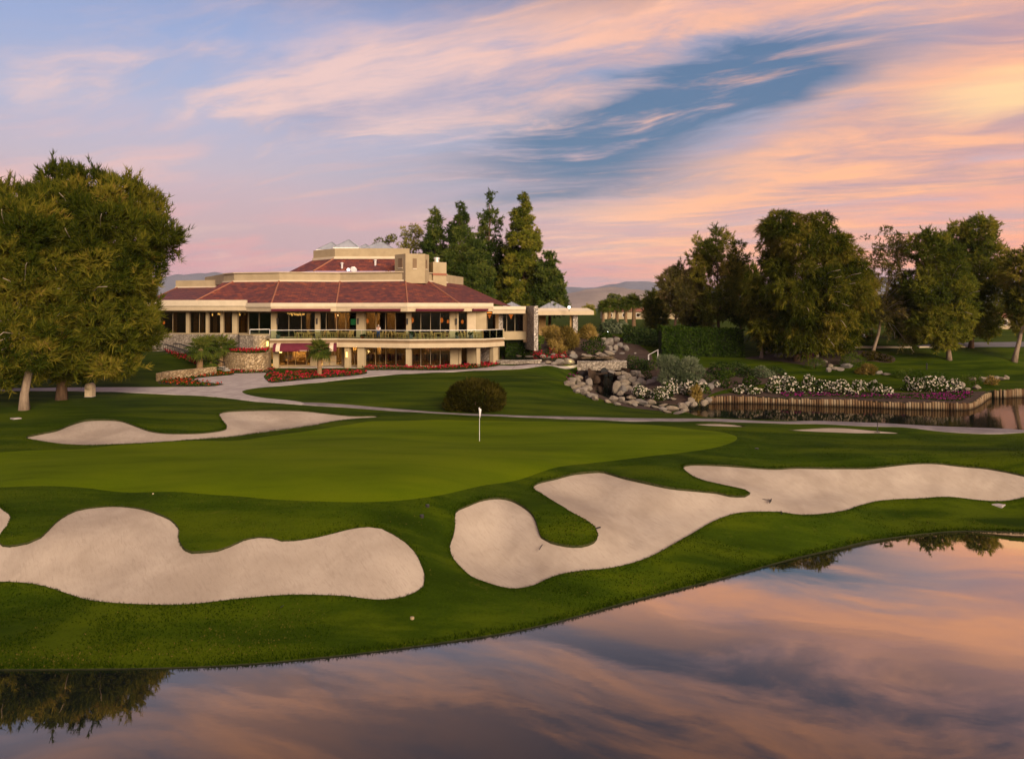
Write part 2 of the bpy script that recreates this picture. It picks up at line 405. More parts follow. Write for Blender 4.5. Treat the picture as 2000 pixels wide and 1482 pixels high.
    oi = nt.node('ShaderNodeObjectInfo').outputs['Random']
    g = nt.noise(nt.mapping(p, scale=(9, 9, 0.9)), 1.6, 5, 0.7)
    col = nt.ramp(nt.math('ADD', nt.math('MULTIPLY', oi, 0.6), nt.math('MULTIPLY', g, 0.45)), [(0.15, (0.055, 0.030, 0.016)), (0.42, (0.15, 0.09, 0.045)), (0.7, (0.24, 0.175, 0.10)), (1.0, (0.30, 0.255, 0.18))])
    wz = nt.node('ShaderNodeSeparateXYZ', inp={0: geo_pos(nt)}).outputs[2]
    wet = nt.smooth(nt.math('ADD', wz, nt.math('MULTIPLY', g, 0.5)), 1.62, 1.22)
    col = nt.mix(nt.math('MULTIPLY', wet, 0.8), col, (0.028, 0.018, 0.010))
    principled(nt, out, col, 0.9, 0.15, nt.bump(g, 0.7, 0.04))
    # bark
    mat_mottle('bark_grey', (0.20, 0.145, 0.10), (0.33, 0.25, 0.175), 1.6, 0.95, 0.9, 7.0, 0.08, stretch=(3, 3, 0.7))
    mat_mottle('bark_brown', (0.10, 0.06, 0.036), (0.18, 0.11, 0.066), 1.6, 0.95, 0.9, 7.0, 0.08, stretch=(3, 3, 0.7))
    mat_mottle('bark_palm', (0.20, 0.12, 0.06), (0.36, 0.235, 0.12), 3.0, 0.95, 0.9, 9.0, 0.08, stretch=(1, 1, 3))
    mat_mottle('branch_pale', (0.34, 0.28, 0.215), (0.44, 0.37, 0.29), 2.0, 0.9, 0.3, 9.0, 0.03)
    # foliage
    mat_leaf('leaf_tamarisk', (0.036, 0.054, 0.006), (0.115, 0.125, 0.013), (0.27, 0.225, 0.028), (0.34, 0.22, 0.06))
    mat_leaf('leaf_pine', (0.0695, 0.0917, 0.0127), (0.1999, 0.2015, 0.0251), (0.4342, 0.3705, 0.0530), (0.6413, 0.3665, 0.1222))
    mat_leaf('leaf_pine_green', (0.0706, 0.0977, 0.0135), (0.1693, 0.1935, 0.0223), (0.3752, 0.3333, 0.0412), (0.4232, 0.3077, 0.0815))
    mat_leaf('leaf_sparse', (0.0906, 0.0906, 0.0254), (0.1812, 0.1667, 0.0399), (0.2900, 0.2356, 0.0725), (0.4350, 0.2719, 0.1269))
    mat_leaf('leaf_deodar', (0.0399, 0.0680, 0.0140), (0.0882, 0.1281, 0.0231), (0.1890, 0.2220, 0.0408), (0.2310, 0.2090, 0.0550))
    mat_leaf('leaf_hedge', (0.0162, 0.0351, 0.0054), (0.0378, 0.0702, 0.0081), (0.0743, 0.1148, 0.0135))
    mat_leaf('leaf_shrub', (0.0189, 0.0378, 0.0108), (0.0459, 0.0743, 0.0189), (0.0945, 0.1215, 0.0324))
    mat_leaf('leaf_olive', (0.0653, 0.0943, 0.0435), (0.1450, 0.1812, 0.0943), (0.2610, 0.2900, 0.1740))
    mat_leaf('leaf_juniper', (0.0377, 0.0754, 0.0087), (0.0798, 0.1305, 0.0174), (0.1450, 0.1885, 0.0290))
    mat_leaf('leaf_brown', (0.026, 0.026, 0.004), (0.055, 0.050, 0.008), (0.10, 0.080, 0.014))
    mat_leaf('leaf_straw', (0.1740, 0.1305, 0.0290), (0.3335, 0.2392, 0.0580), (0.5220, 0.3770, 0.1232))
    mat_leaf('leaf_palm', (0.0435, 0.0696, 0.0116), (0.1015, 0.1305, 0.0203), (0.2030, 0.2030, 0.0348), (0.3625, 0.2465, 0.0725))
    mat_leaf('petal_red', (0.2600, 0.0060, 0.0200), (0.4800, 0.0100, 0.0400), (0.6200, 0.0300, 0.0850))
    mat_leaf('petal_orange', (0.3400, 0.0200, 0.0120), (0.5000, 0.0450, 0.0200), (0.5500, 0.1000, 0.0500))
    mat_leaf('petal_white', (0.6200, 0.5500, 0.4200), (0.7800, 0.7200, 0.6000), (0.8600, 0.8200, 0.7400))
    mat_leaf('petal_purple', (0.1500, 0.0080, 0.1100), (0.2800, 0.0160, 0.2000), (0.4200, 0.0300, 0.2000))
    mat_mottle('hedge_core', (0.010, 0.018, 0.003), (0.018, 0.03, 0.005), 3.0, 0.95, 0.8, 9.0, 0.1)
    # far
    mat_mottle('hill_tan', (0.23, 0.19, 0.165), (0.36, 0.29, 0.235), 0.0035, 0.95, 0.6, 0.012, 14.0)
    mat_mottle('hill_haze', (0.10, 0.11, 0.15), (0.17, 0.17, 0.20), 0.0025, 0.95, 0.6, 0.01, 16.0)  # blue of the hazy distance mixed into the rock colour
    mat_flat('shirt_white', (0.75, 0.73, 0.72), 0.8, 0.2)
    mat_flat('denim', (0.035, 0.07, 0.20), 0.8, 0.2)
    mat_flat('skin', (0.40, 0.22, 0.15), 0.6, 0.3)
    mat_flat('hair_grey', (0.35, 0.32, 0.30), 0.7, 0.2)
    mat_flat('terracotta', (0.35, 0.12, 0.04), 0.8, 0.2)
    mat_flat('pot_grey', (0.12, 0.12, 0.12), 0.8, 0.2)
    mat_flat('paint_red', (0.30, 0.02, 0.025), 0.35, 0.5)
    mat_flat('paint_yellow', (0.55, 0.40, 0.05), 0.4, 0.5)
    mat_flat('rubber', (0.02, 0.02, 0.02), 0.8, 0.3)
    mat_flat('beige_paint', (0.62, 0.50, 0.33), 0.8, 0.3)
    mat_flat('tile_terracotta', (0.30, 0.12, 0.07), 0.8, 0.3)
build_materials()
M = MATS

# ------------------------------------------------------------------ mesh helpers
def mesh_from(name, verts, faces, smooth=False):
    me = bpy.data.meshes.new(name)
    me.from_pydata([tuple(v) for v in verts], [], faces)
    if smooth: me.polygons.foreach_set('use_smooth', [True] * len(me.polygons))
    me.update()
    return me
def mesh_np(name, verts, faces, tint=None, smooth=False):
    """fast builder: verts (N,3), faces (M,k) all with k corners"""
    verts = np.asarray(verts, np.float32); faces = np.asarray(faces, np.int32)
    me = bpy.data.meshes.new(name)
    k = faces.shape[1]
    me.vertices.add(len(verts)); me.vertices.foreach_set('co', verts.ravel())
    me.loops.add(faces.size); me.loops.foreach_set('vertex_index', faces.ravel())
    me.polygons.add(len(faces)); me.polygons.foreach_set('loop_start', np.arange(0, faces.size, k, dtype=np.int32))
    if smooth: me.polygons.foreach_set('use_smooth', np.ones(len(faces), dtype=bool))
    me.update(calc_edges=True)
    if tint is not None:
        a = me.attributes.new('tint', 'FLOAT', 'POINT'); a.data.foreach_set('value', np.asarray(tint, np.float32))
    return me
def link(name, me, mat=None, parent=None, loc=None, rotz=None, scale=None):
    o = bpy.data.objects.new(name, me); COL.objects.link(o)
    if mat is not None and me is not None and len(me.materials) == 0:
        me.materials.append(M[mat] if isinstance(mat, str) else mat)
    if loc is not None: o.location = loc
    if rotz is not None: o.rotation_euler = (0, 0, rotz)
    if scale is not None: o.scale = scale if hasattr(scale, '__len__') else (scale,) * 3
    if parent is not None: o.parent = parent
    return o
def tag(o, label=None, cat=None, group=None, kind=None):
    if label: o['label'] = label
    if cat: o['category'] = cat
    if group: o['group'] = group
    if kind: o['kind'] = kind
    return o
def thing(name, loc, label, cat, group=None, rotz=0.0):
    o = bpy.data.objects.new(name, None); COL.objects.link(o)
    o.empty_display_size = 0.2
    o.location = loc; o.rotation_euler = (0, 0, rotz)
    return tag(o, label, cat, group)
def copy_tree(o, parent=None):
    c = o.copy(); COL.objects.link(c); c.parent = parent
    for ch in o.children: copy_tree(ch, c)
    return c

class MB:
    """collects boxes, prisms and tubes into one mesh"""
    def __init__(self, origin=(0, 0, 0)):
        self.v = []; self.f = []; self.o = Vector(origin); self.uv = None
    def add(self, vs, fs):
        n = len(self.v); self.v += [tuple(Vector(p) - self.o) for p in vs]
        self.f += [tuple(i + n for i in f) for f in fs]
        return self
    def box(self, x0, x1, y0, y1, z0, z1):
        return self.add([(x0, y0, z0), (x1, y0, z0), (x1, y1, z0), (x0, y1, z0), (x0, y0, z1), (x1, y0, z1), (x1, y1, z1), (x0, y1, z1)],
                        [(0, 3, 2, 1), (4, 5, 6, 7), (0, 1, 5, 4), (1, 2, 6, 5), (2, 3, 7, 6), (3, 0, 4, 7)])
    def beam(self, p, q, w, h, back=0.0):
        """box of plan width w centred on plan line p->q (2D), z from h[0] to h[1]; pushed 'back' along its right-hand normal"""
        p = Vector(p[:2]); q = Vector(q[:2]); d = (q - p).normalized(); n = Vector((-d.y, d.x))
        a, b = n * (back - w / 2), n * (back + w / 2)
        pts = [p + a, q + a, q + b, p + b]
        return self.prism([(t.x, t.y) for t in pts], h[0], h[1])
    def prism(self, poly, z0, z1):
        ar = sum(poly[i][0] * poly[(i + 1) % len(poly)][1] - poly[(i + 1) % len(poly)][0] * poly[i][1] for i in range(len(poly)))
        if ar < 0: poly = list(poly)[::-1]
        n = len(poly)
        zz0 = z0 if hasattr(z0, '__len__') else [z0] * n
        zz1 = z1 if hasattr(z1, '__len__') else [z1] * n
        vs = [(x, y, zz0[i]) for i, (x, y) in enumerate(poly)] + [(x, y, zz1[i]) for i, (x, y) in enumerate(poly)]
        fs = [tuple(range(n))[::-1], tuple(range(n, 2 * n))] + [(i, (i + 1) % n, n + (i + 1) % n, n + i) for i in range(n)]
        return self.add(vs, fs)
    def tube(self, path, radii, seg=8, cap=True, jitter=0.0):
        path = [Vector(p) for p in path]; n = len(path); vs = []; fs = []
        if not hasattr(radii, '__len__'): radii = [radii] * n
        ref = None
        for i, p in enumerate(path):
            t = (path[min(i + 1, n - 1)] - path[max(i - 1, 0)]).normalized()
            if ref is None:
                ref = Vector((1, 0, 0)) if abs(t.x) < 0.8 else Vector((0, 1, 0))
            u = (ref - t * ref.dot(t)).normalized(); w = t.cross(u); ref = u
            for k in range(seg):
                a = 2 * math.pi * k / seg
                r = radii[i] * (1 + (random.uniform(-jitter, jitter) if jitter else 0))
                vs.append(p + u * (math.cos(a) * r) + w * (math.sin(a) * r))
        for i in range(n - 1):
            for k in range(seg):
                a = i * seg + k; b = i * seg + (k + 1) % seg
                fs.append((a, b, b + seg, a + seg))
        if cap:
            fs.append(tuple(range(seg))[::-1]); fs.append(tuple(range((n - 1) * seg, n * seg)))
        return self.add(vs, fs)
    def lathe(self, prof, c=(0, 0, 0), seg=16):
        vs = []; fs = []
        for r, z in prof:
            for k in range(seg):
                a = 2 * math.pi * k / seg
                vs.append((c[0] + r * math.cos(a), c[1] + r * math.sin(a), c[2] + z))
        for i in range(len(prof) - 1):
            for k in range(seg):
                a = i * seg + k; b = i * seg + (k + 1) % seg
                fs.append((a, b, b + seg, a + seg))
        fs.append(tuple(range(seg))[::-1]); fs.append(tuple(range((len(prof) - 1) * seg, len(prof) * seg)))
        return self.add(vs, fs)
    def build(self, name, mat, parent=None, smooth=False, loc=None):
        me = mesh_from(name, self.v, self.f, smooth)
        return link(name, me, mat, parent, loc)

def W2(px, d):
    return ((px - HX) / FPX * d, d)
def ZP(py, d):
    return CAM_Z - (py - HY) / FPX * d
def P3(px, py, d):
    return Vector(((px - HX) / FPX * d, d, ZP(py, d)))
# ------------------------------------------------------------------ lie of the land
def plane_pt(px, py, z):
    d = FPX * (CAM_Z - z) / (py - HY)
    return ((px - HX) / FPX * d, d)
SHORE = [(-60, 1309), (0, 1308), (170, 1307), (350, 1304), (500, 1296), (650, 1282), (800, 1264), (900, 1250), (1000, 1234), (1100, 1211), (1200, 1183),
         (1300, 1157), (1400, 1132), (1480, 1110), (1550, 1091), (1635, 1072), (1725, 1053), (1820, 1041), (1900, 1037), (2000, 1040), (2080, 1048)]
CTRL = [  # (px, py, z) seen points of the ground
    (330, 1180, .75), (100, 1150, .8), (560, 1175, .75), (780, 1168, .8), (0, 1140, .8), (830, 1110, 1.4),
    (200, 990, 2.55), (90, 1065, 1.9), (350, 1030, 2.2), (390, 1078, 1.75), (520, 1048, 2.1), (720, 1030, 2.4), (0, 1000, 2.5), (800, 1060, 2.0),
    (100, 955, 3.0), (340, 962, 3.0), (640, 979, 3.0), (860, 965, 3.0), (1060, 920, 3.0), (1250, 893, 3.0), (1430, 860, 3.0), (0, 950, 3.0),
    (1000, 1149, .6), (885, 1075, 1.4), (980, 972, 2.5), (1140, 1114, .8), (1110, 1064, 1.4), (1160, 1045, 1.6), (1090, 985, 2.3), (1050, 945, 2.6),
    (1180, 920, 2.7), (1300, 950, 2.4), (1260, 1091, .8), (1380, 1022, 1.2), (1440, 1000, 1.4), (1540, 1003, 1.2), (1460, 965, 1.9), (1337, 912, 2.7),
    (1500, 914, 2.4), (1690, 913, 2.3), (1820, 903, 2.3), (2000, 928, 1.9), (1640, 998, 1.0), (1720, 978, .9), (1900, 972, .8), (2000, 971, .8),
    (0, 883, 3.1), (400, 858, 3.1), (740, 822, 3.2), (900, 821, 3.2), (1100, 823, 3.2), (1350, 838, 3.1), (936, 862, 3.05),
    (160, 869, 3.0), (430, 854, 3.0), (200, 818, 3.7), (350, 845, 3.3), (550, 800, 3.7), (0, 830, 3.4),
    (48, 800, 3.6), (120, 780, 3.7), (0, 764, 3.9), (300, 769, 3.8), (500, 784, 3.6), (750, 800, 3.3), (1000, 813, 3.2), (1200, 818, 3.1), (1400, 821, 3.1),
    (1580, 825, 3.0), (1750, 831, 2.9), (2000, 841, 2.7), (1600, 845, 2.8), (1900, 870, 2.5), (1700, 870, 2.6), (1500, 870, 2.8), (1400, 831, 3.1),
    (950, 785, 3.5), (950, 755, 3.9), (950, 725, 4.3), (700, 770, 3.8), (700, 745, 4.1), (1100, 790, 3.2), (1090, 720, 4.25), (1110, 745, 3.9),
    (1200, 792, 2.3), (1280, 803, 1.9), (540, 722, 4.2), (797, 720, 4.25), (965, 711, 4.3), (420, 745, 4.1), (340, 750, 4.0), (600, 735, 4.2),
    (250, 740, 4.2), (250, 705, 5.2), (330, 692, 5.9), (400, 716, 4.7), (100, 725, 4.6), (100, 690, 5.8), (0, 700, 5.4), (-200, 720, 5.0), (455, 726, 4.2),
    (1130, 700, 5.0), (1050, 705, 4.5), (1060, 672, 6.4), (1150, 668, 6.6), (1230, 690, 5.0), (1000, 672, 6.0), (1120, 650, 7.6), (1200, 648, 7.6), (1290, 655, 6.8),
    (1250, 712, 4.3), (1300, 740, 3.0), (1260, 760, 2.3), (1370, 706, 3.9), (1440, 706, 3.9), (1480, 695, 4.4), (1400, 735, 2.7), (1550, 735, 2.6), (1700, 738, 2.5), (1850, 740, 2.4),
    (1540, 702, 4.2), (1700, 697, 4.5), (1853, 702, 4.3), (1982, 704, 4.2), (1750, 720, 3.3), (1900, 725, 3.0), (2000, 712, 3.6), (1980, 740, 2.3), (1800, 678, 5.6), (1960, 678, 5.6),
    (1620, 672, 5.9), (2100, 690, 5.0), (1500, 777, 1.7), (1600, 780.5, 1.7), (1700, 782, 1.7), (1800, 785, 1.7), (1880, 785, 1.7), (1400, 776, 1.7), (1500, 760, 2.0), (1700, 762, 2.0), (1880, 762, 1.95), (1188, 777, 1.2), (1168, 772, 1.45), (1205, 786, 1.25), (1182, 766, 1.05), (1200, 768, 1.05),
    (1250, 634, 8.2), (1160, 630, 8.3), (1330, 640, 8.0),
]
def far_d(px, d, z): return ((px - HX) / FPX * d, d, z)
CTRL3 = [(*plane_pt(a, b, z), z) for a, b, z in CTRL]
CTRL3 += [(*plane_pt(a, b, 0.03), 0.03) for a, b in SHORE]
CTRL3 += [(plane_pt(a, b, 0)[0], plane_pt(a, b, 0)[1] - 4.0, -0.9) for a, b in SHORE[::2]]
# near bank of the garden pond, hidden by the path
CTRL3 += [(*plane_pt(a, b, 1.1), 1.1) for a, b in [(2200, 851), (2000, 842), (1850, 836), (1700, 831), (1550, 826), (1420, 821), (1340, 808)]]
CTRL3 += [far_d(1500, 150, 7.2), far_d(1700, 150, 7.0), far_d(1900, 150, 6.8), far_d(2150, 150, 6.6), far_d(600, 122, 7.6), far_d(800, 122, 7.6), far_d(950, 120, 7.8), far_d(400, 120, 7.6), far_d(560, 100, 4.0), far_d(660, 100, 4.0), far_d(760, 100, 4.0), far_d(860, 100, 4.0), far_d(940, 102, 4.2), far_d(600, 108, 4.2), far_d(760, 108, 4.2), far_d(900, 109, 4.6), far_d(440, 104, 5.6), far_d(350, 104, 6.2), far_d(480, 98, 4.8), far_d(490, 91, 4.3), far_d(440, 95, 5.0),
          far_d(200, 115, 7.0), far_d(0, 115, 6.8), far_d(-200, 110, 6.6), (-70, 60, 4.5), (-60, 40, 3.4), (-45, 26, 0.6), (-70, 26, 0.8), (70, 40, 1.0), (62, 50, 2.2), (75, 60, 2.4), (85, 90, 2.6), (95, 110, 4.2),
          (-60, 200, 8), (0, 200, 8.3), (60, 200, 8), (130, 180, 7.5), (-140, 160, 7.5), (-120, 80, 6), (130, 110, 5), (0, 260, 8.3), (-150, 260, 8), (150, 260, 8),
          (0, 10, -1.5), (-30, 8, -1.5), (30, 12, -1.5), (0, -30, -1.5), (-40, -30, -1.5), (40, -30, -1.5), (0, -75, 1), (-60, -75, 1), (60, -75, 1), (-95, 0, 1.0), (100, 0, 1.0), (-95, -40, 1), (95, -40, 1), (0, -120, 4), (-130, -100, 4), (130, -100, 4), (-140, 20, 4), (150, 40, 4)]
CP = np.array(CTRL3, float)
def _kern(a, b):
    d2 = ((a[:, None, :] - b[None, :, :]) ** 2).sum(-1)
    return np.sqrt(d2 + 2.2 ** 2)
_K = _kern(CP[:, :2], CP[:, :2]); _n = len(CP)
_A = np.zeros((_n + 1, _n + 1)); _A[:_n, :_n] = _K - 0.06 * np.eye(_n); _A[:_n, _n] = 1; _A[_n, :_n] = 1
_W = np.linalg.solve(_A, np.append(CP[:, 2], 0))
def zbase(xy):
    xy = np.atleast_2d(np.asarray(xy, float))
    out = np.empty(len(xy))
    for i in range(0, len(xy), 20000):
        c = xy[i:i + 20000]
        out[i:i + 20000] = _kern(c, CP[:, :2]) @ _W[:_n] + _W[_n]
    r = np.hypot(xy[:, 0], xy[:, 1] - 90.0)
    w = np.clip((r - 170.0) / 110.0, 0, 1); w = w * w * (3 - 2 * w)
    out = np.clip(out, -2.0, 9.5)
    far = np.where(xy[:, 1] > 0, 8.0, 5.0)
    return out * (1 - w) + far * w
def ground_z(x, y): return float(zbase([(x, y)])[0])
def unproject(pts, dmin=18.0, dmax=330.0):
    """image points of the photograph -> plan points on the ground"""
    ts = np.concatenate([np.linspace(dmin, 140, 700), np.linspace(140.5, dmax, 200)])
    res = []
    for px, py in pts:
        u = (px - HX) / FPX; v = (py - HY) / FPX
        g = zbase(np.stack([u * ts, ts], 1)) - (CAM_Z - v * ts)
        k = np.argmax(g > 0)
        if k == 0: res.append((u * dmax, dmax)); continue
        f = g[k - 1] / (g[k - 1] - g[k]); t = ts[k - 1] + f * (ts[k] - ts[k - 1])
        res.append((u * t, t))
    return res
def G(px, py):
    x, y = unproject([(px, py)])[0]
    return Vector((x, y, ground_z(x, y)))
def smooth_line(pts, step=0.3, closed=True):
    p = np.array(pts, float); n = len(p); out = []
    rng = range(n) if closed else range(n - 1)
    for i in rng:
        if closed: a, b, c, d = p[(i - 1) % n], p[i], p[(i + 1) % n], p[(i + 2) % n]
        else: a, b, c, d = p[max(i - 1, 0)], p[i], p[i + 1], p[min(i + 2, n - 1)]
        L = np.hypot(*(c - b)); m = max(1, int(L / step))
        for k in range(m):
            t = k / m
            out.append(0.5 * ((2 * b) + (-a + c) * t + (2 * a - 5 * b + 4 * c - d) * t * t + (-a + 3 * b - 3 * c + d) * t ** 3))
    if not closed: out.append(p[-1])
    return np.array(out)
def inside(pts, poly):
    x, y = pts[:, 0], pts[:, 1]; res = np.zeros(len(pts), bool)
    px, py = poly[:, 0], poly[:, 1]; j = len(poly) - 1
    for i in range(len(poly)):
        c = ((py[i] > y) != (py[j] > y)) & (x < (px[j] - px[i]) * (y - py[i]) / (py[j] - py[i] + 1e-12) + px[i])
        res ^= c; j = i
    return res
def dist_to(pts, poly):
    out = np.full(len(pts), 1e9)
    for i in range(0, len(pts), 3000):
        c = pts[i:i + 3000]
        out[i:i + 3000] = np.sqrt(((c[:, None, :] - poly[None, :, :]) ** 2).sum(-1).min(1))
    return out

# ---- outlines in the photograph
B_FRONT_L = [(-60, 985), (-10, 987), (7, 996), (20, 1007), (15, 1025), (2, 1040), (-4, 1052), (5, 1066), (30, 1066), (55, 1061), (80, 1050), (100, 1030), (120, 1012), (150, 997), (185, 991), (220, 988.5),
    (250, 990), (280, 995), (310, 1005), (335, 1017), (350, 1035), (348, 1050), (352, 1062), (362, 1075), (375, 1080), (400, 1078.5), (425, 1076), (450, 1067), (475, 1055), (505, 1049), (530, 1050), (550, 1056),
    (575, 1055), (610, 1050), (645, 1042), (685, 1032), (720, 1028), (745, 1031), (765, 1041), (790, 1057), (810, 1077), (822, 1100), (830, 1125), (827, 1145), (812, 1156), (790, 1165), (750, 1171), (715, 1169),
    (675, 1164), (635, 1162), (590, 1161), (550, 1162), (500, 1166), (440, 1172), (390, 1178), (340, 1181), (280, 1180), (220, 1177), (175, 1172), (140, 1162), (105, 1150), (70, 1141), (35, 1137), (0, 1136), (-60, 1135)]
B_FRONT_R = [(890, 998), (915, 985), (945, 974), (975, 971), (1000, 976), (1025, 990), (1042, 1007), (1051, 1030), (1057, 1047), (1075, 1057), (1105, 1064), (1135, 1065), (1160, 1057), (1168, 1042), (1162, 1028),
    (1145, 1015), (1120, 1002), (1090, 985), (1060, 965), (1042, 952), (1050, 942), (1090, 932), (1130, 923), (1170, 920), (1190, 924), (1225, 934), (1270, 944), (1310, 952), (1360, 957), (1400, 961), (1425, 967),
    (1455, 967.5), (1465, 962), (1455, 956), (1415, 947), (1380, 939), (1355, 930), (1337, 917), (1335, 910), (1350, 906), (1400, 907), (1460, 911), (1510, 914), (1560, 912), (1625, 913), (1690, 913), (1725, 910),
    (1775, 904.5), (1820, 903), (1860, 907), (1915, 912), (1965, 920), (2000, 928), (2060, 940), (2090, 955), (2060, 970), (2000, 971), (1875, 972), (1800, 973), (1750, 975), (1710, 979), (1680, 987), (1650, 997),
    (1610, 1003), (1565, 1005), (1525, 1000), (1480, 999), (1445, 1001), (1415, 1009), (1385, 1022), (1355, 1040), (1320, 1060), (1290, 1077), (1260, 1091), (1225, 1102), (1185, 1110), (1140, 1114), (1095, 1121),
    (1065, 1132), (1045, 1142), (1010, 1149), (980, 1146), (950, 1137), (920, 1125), (900, 1107), (885, 1090), (878, 1065), (885, 1045), (889, 1025)]
B_BACK = [(50, 855), (75, 847), (110, 840), (135, 830), (165, 821), (200, 819), (235, 821), (265, 831), (295, 841), (330, 845), (375, 845), (415, 842), (440, 837), (442, 830), (434, 820), (428, 810), (435, 804),
    (470, 801), (550, 800), (600, 802), (645, 807), (690, 811), (732, 811), (736, 815), (700, 817), (660, 821), (615, 829), (565, 836), (500, 845), (430, 854), (350, 860), (275, 865), (210, 868), (160, 869), (110, 866)]
B_SLIVER1 = [(1357, 829), (1400, 827.5), (1435, 829.5), (1457, 834.5), (1425, 835), (1385, 832.5)]
B_SLIVER2 = [(1540, 840), (1600, 836), (1650, 836), (1710, 841), (1754, 845.5), (1700, 846.5), (1625, 845.5), (1575, 843)]
GREEN = [(-60, 887), (0, 883), (180, 874), (400, 860), (560, 846), (680, 829), (740, 822.5), (900, 821), (1100, 823), (1250, 829), (1350, 838), (1420, 848), (1440, 858), (1415, 870), (1350, 882), (1250, 893),
    (1150, 905), (1060, 920), (960, 945), (860, 965), (760, 976), (660, 979), (560, 976), (460, 970), (340, 962), (180, 955), (0, 950), (-60, 948)]
WALK = [(-40, 759), (27, 758.6), (169, 757), (310, 756.5), (404, 755.7), (430, 753), (436, 750.5), (400, 747), (373, 743), (395, 738), (452, 733), (456, 730), (500, 729), (519, 729), (515, 735), (517, 740), (522, 745), (530, 748.5), (560, 746), (624, 740), (680, 735.5),
    (715, 730.5), (719, 724), (760, 723.5), (851, 724), (929, 720.5), (974, 715), (1020, 714), (1128, 711.5), (1128, 716), (1025, 719.5), (929, 724), (838, 728.5), (760, 732.6), (689, 739), (624, 746.5), (560, 753), (495, 759), (476, 763),
    (473, 766), (482, 771), (508, 776.5), (560, 782), (590, 786.5), (590, 790), (560, 788), (500, 784), (443, 777.5), (404, 774), (300, 769), (169, 764), (27, 763.6), (-40, 764)]
CART = [(590, 786.5), (750, 797), (875, 806.5), (1000, 811.5), (1080, 813.5), (1230, 817), (1405, 818.5), (1580, 822.5), (1750, 827.5), (2000, 837.5), (2150, 844), (2150, 852), (2000, 845), (1750, 834), (1580, 828), (1330, 823.5), (1155, 819.5), (1000, 814.5), (900, 810.5), (750, 801.5), (590, 790)]
BED1 = [(308, 747), (340, 741), (375, 736.5), (420, 730.5), (448, 728), (452, 733), (395, 738), (373, 743), (400, 747), (436, 750.5), (430, 753), (404, 755.7), (360, 755), (330, 752)]
BED2 = [(517, 740), (522, 735), (545, 731), (600, 728), (660, 726.5), (705, 727), (715, 730.5), (680, 735.5), (624, 740), (560, 746), (530, 748.5), (522, 745)]
BED3 = [(456, 730), (457, 723), (525, 721.5), (545, 723), (519, 728.5), (500, 729)]
BED4 = [(719, 724), (713, 718), (790, 718.5), (850, 717.5), (930, 713), (972, 708.5), (974, 715), (929, 720.5), (851, 724), (760, 723.5)]
MULCH1 = [(978, 708), (985, 692), (1010, 668), (1080, 655), (1180, 652), (1235, 668), (1270, 690), (1290, 712), (1400, 718), (1500, 724), (1535, 738), (1500, 748), (1440, 756), (1385, 772), (1340, 799), (1230, 795), (1150, 767), (1108, 745), (1130, 714), (1025, 713.6)]
MULCH2 = [(1384, 779), (1420, 768), (1500, 765), (1600, 766), (1750, 767), (1880, 765), (1925, 764), (1932, 770), (1926, 779), (1908, 790), (1880, 795), (1750, 793), (1600, 788), (1450, 783)]
MULCH3 = [(1455, 700), (1500, 692), (1560, 688), (1620, 690), (1660, 684), (1700, 686), (1745, 697), (1740, 709), (1690, 706), (1640, 712), (1600, 716), (1540, 708), (1500, 703)]
RPOND_Z = 1.0
RPOND = [(1162, 769), (1180, 765), (1212, 768), (1224, 779), (1262, 790), (1330, 797), (1368, 792), (1387, 787), (1450, 787), (1500, 788), (1560, 790), (1600, 792), (1640, 793), (1700, 795), (1770, 798), (1850, 800), (1890, 799), (1912, 790), (1925, 780),
    (1936, 776), (1950, 776.5), (1975, 775.5), (2040, 773), (2200, 772), (2450, 790), (2450, 850), (2200, 851), (2000, 842), (1850, 836), (1700, 831), (1550, 826), (1420, 821), (1362, 813), (1335, 806), (1250, 799), (1200, 786), (1172, 778)]
ROAD = [(1790, 676), (1840, 671), (1930, 668), (2010, 667), (2120, 667), (2120, 676), (2000, 677), (1930, 677.5), (1860, 679)]

REG = []   # (name, polygon, material, dz, mode, label)
def region(name, pts, mat, dz, mode='sheet', z=None, step=0.3, raw=None):
    poly = np.array([plane_pt(a, b, z) for a, b in pts]) if z is not None else np.array(unproject(pts))
    poly = smooth_line(poly, step)
    REG.append(dict(name=name, poly=poly, mat=mat, dz=dz, mode=mode, z=z))
    return poly
shore_line = smooth_line([plane_pt(a, b, 0.0) for a, b in SHORE], 0.4, closed=False)
pond_poly = np.concatenate([shore_line, smooth_line([(shore_line[-1][0], shore_line[-1][1]), (38, 34), (52, 26), (70, 5), (68, -35), (30, -62), (-30, -62), (-68, -40), (-72, 0), (-50, 20), (-30, 23.5), tuple(shore_line[0])], 2.0, closed=False)[1:-1]])
REG.append(dict(name='pond', poly=pond_poly, mat='pond_water', dz=0, mode='water', z=0.0))
region('garden_pond', RPOND, 'garden_water', 0, 'water', z=RPOND_Z)
BUNK = {}
for nm, o in (('front_left', B_FRONT_L), ('front_right', B_FRONT_R), ('back', B_BACK), ('sliver1', B_SLIVER1), ('sliver2', B_SLIVER2)):
    BUNK[nm] = region('sand_bunker', o, 'sand', -0.10, 'sand')
region('putting_green', GREEN, 'turf_green', 0.0, 'flush')
WALK_P = region('path', WALK, 'concrete', 0.035, 'raised', step=0.4)
CART_P = region('cart_path', CART, 'cart_path_grey', 0.03, 'raised', step=0.5)
region('road', ROAD, 'asphalt', 0.0, 'flush', step=1.0)
BEDS = {}
for nm, o in (('bed_fork', BED1), ('bed_palm', BED2), ('bed_wall', BED3), ('bed_front', BED4), ('garden', MULCH1), ('rose_strip', MULCH2), ('grove', MULCH3)):
    BEDS[nm] = region('planting_bed', o, 'mulch', 0.0, 'flush', step=0.5)

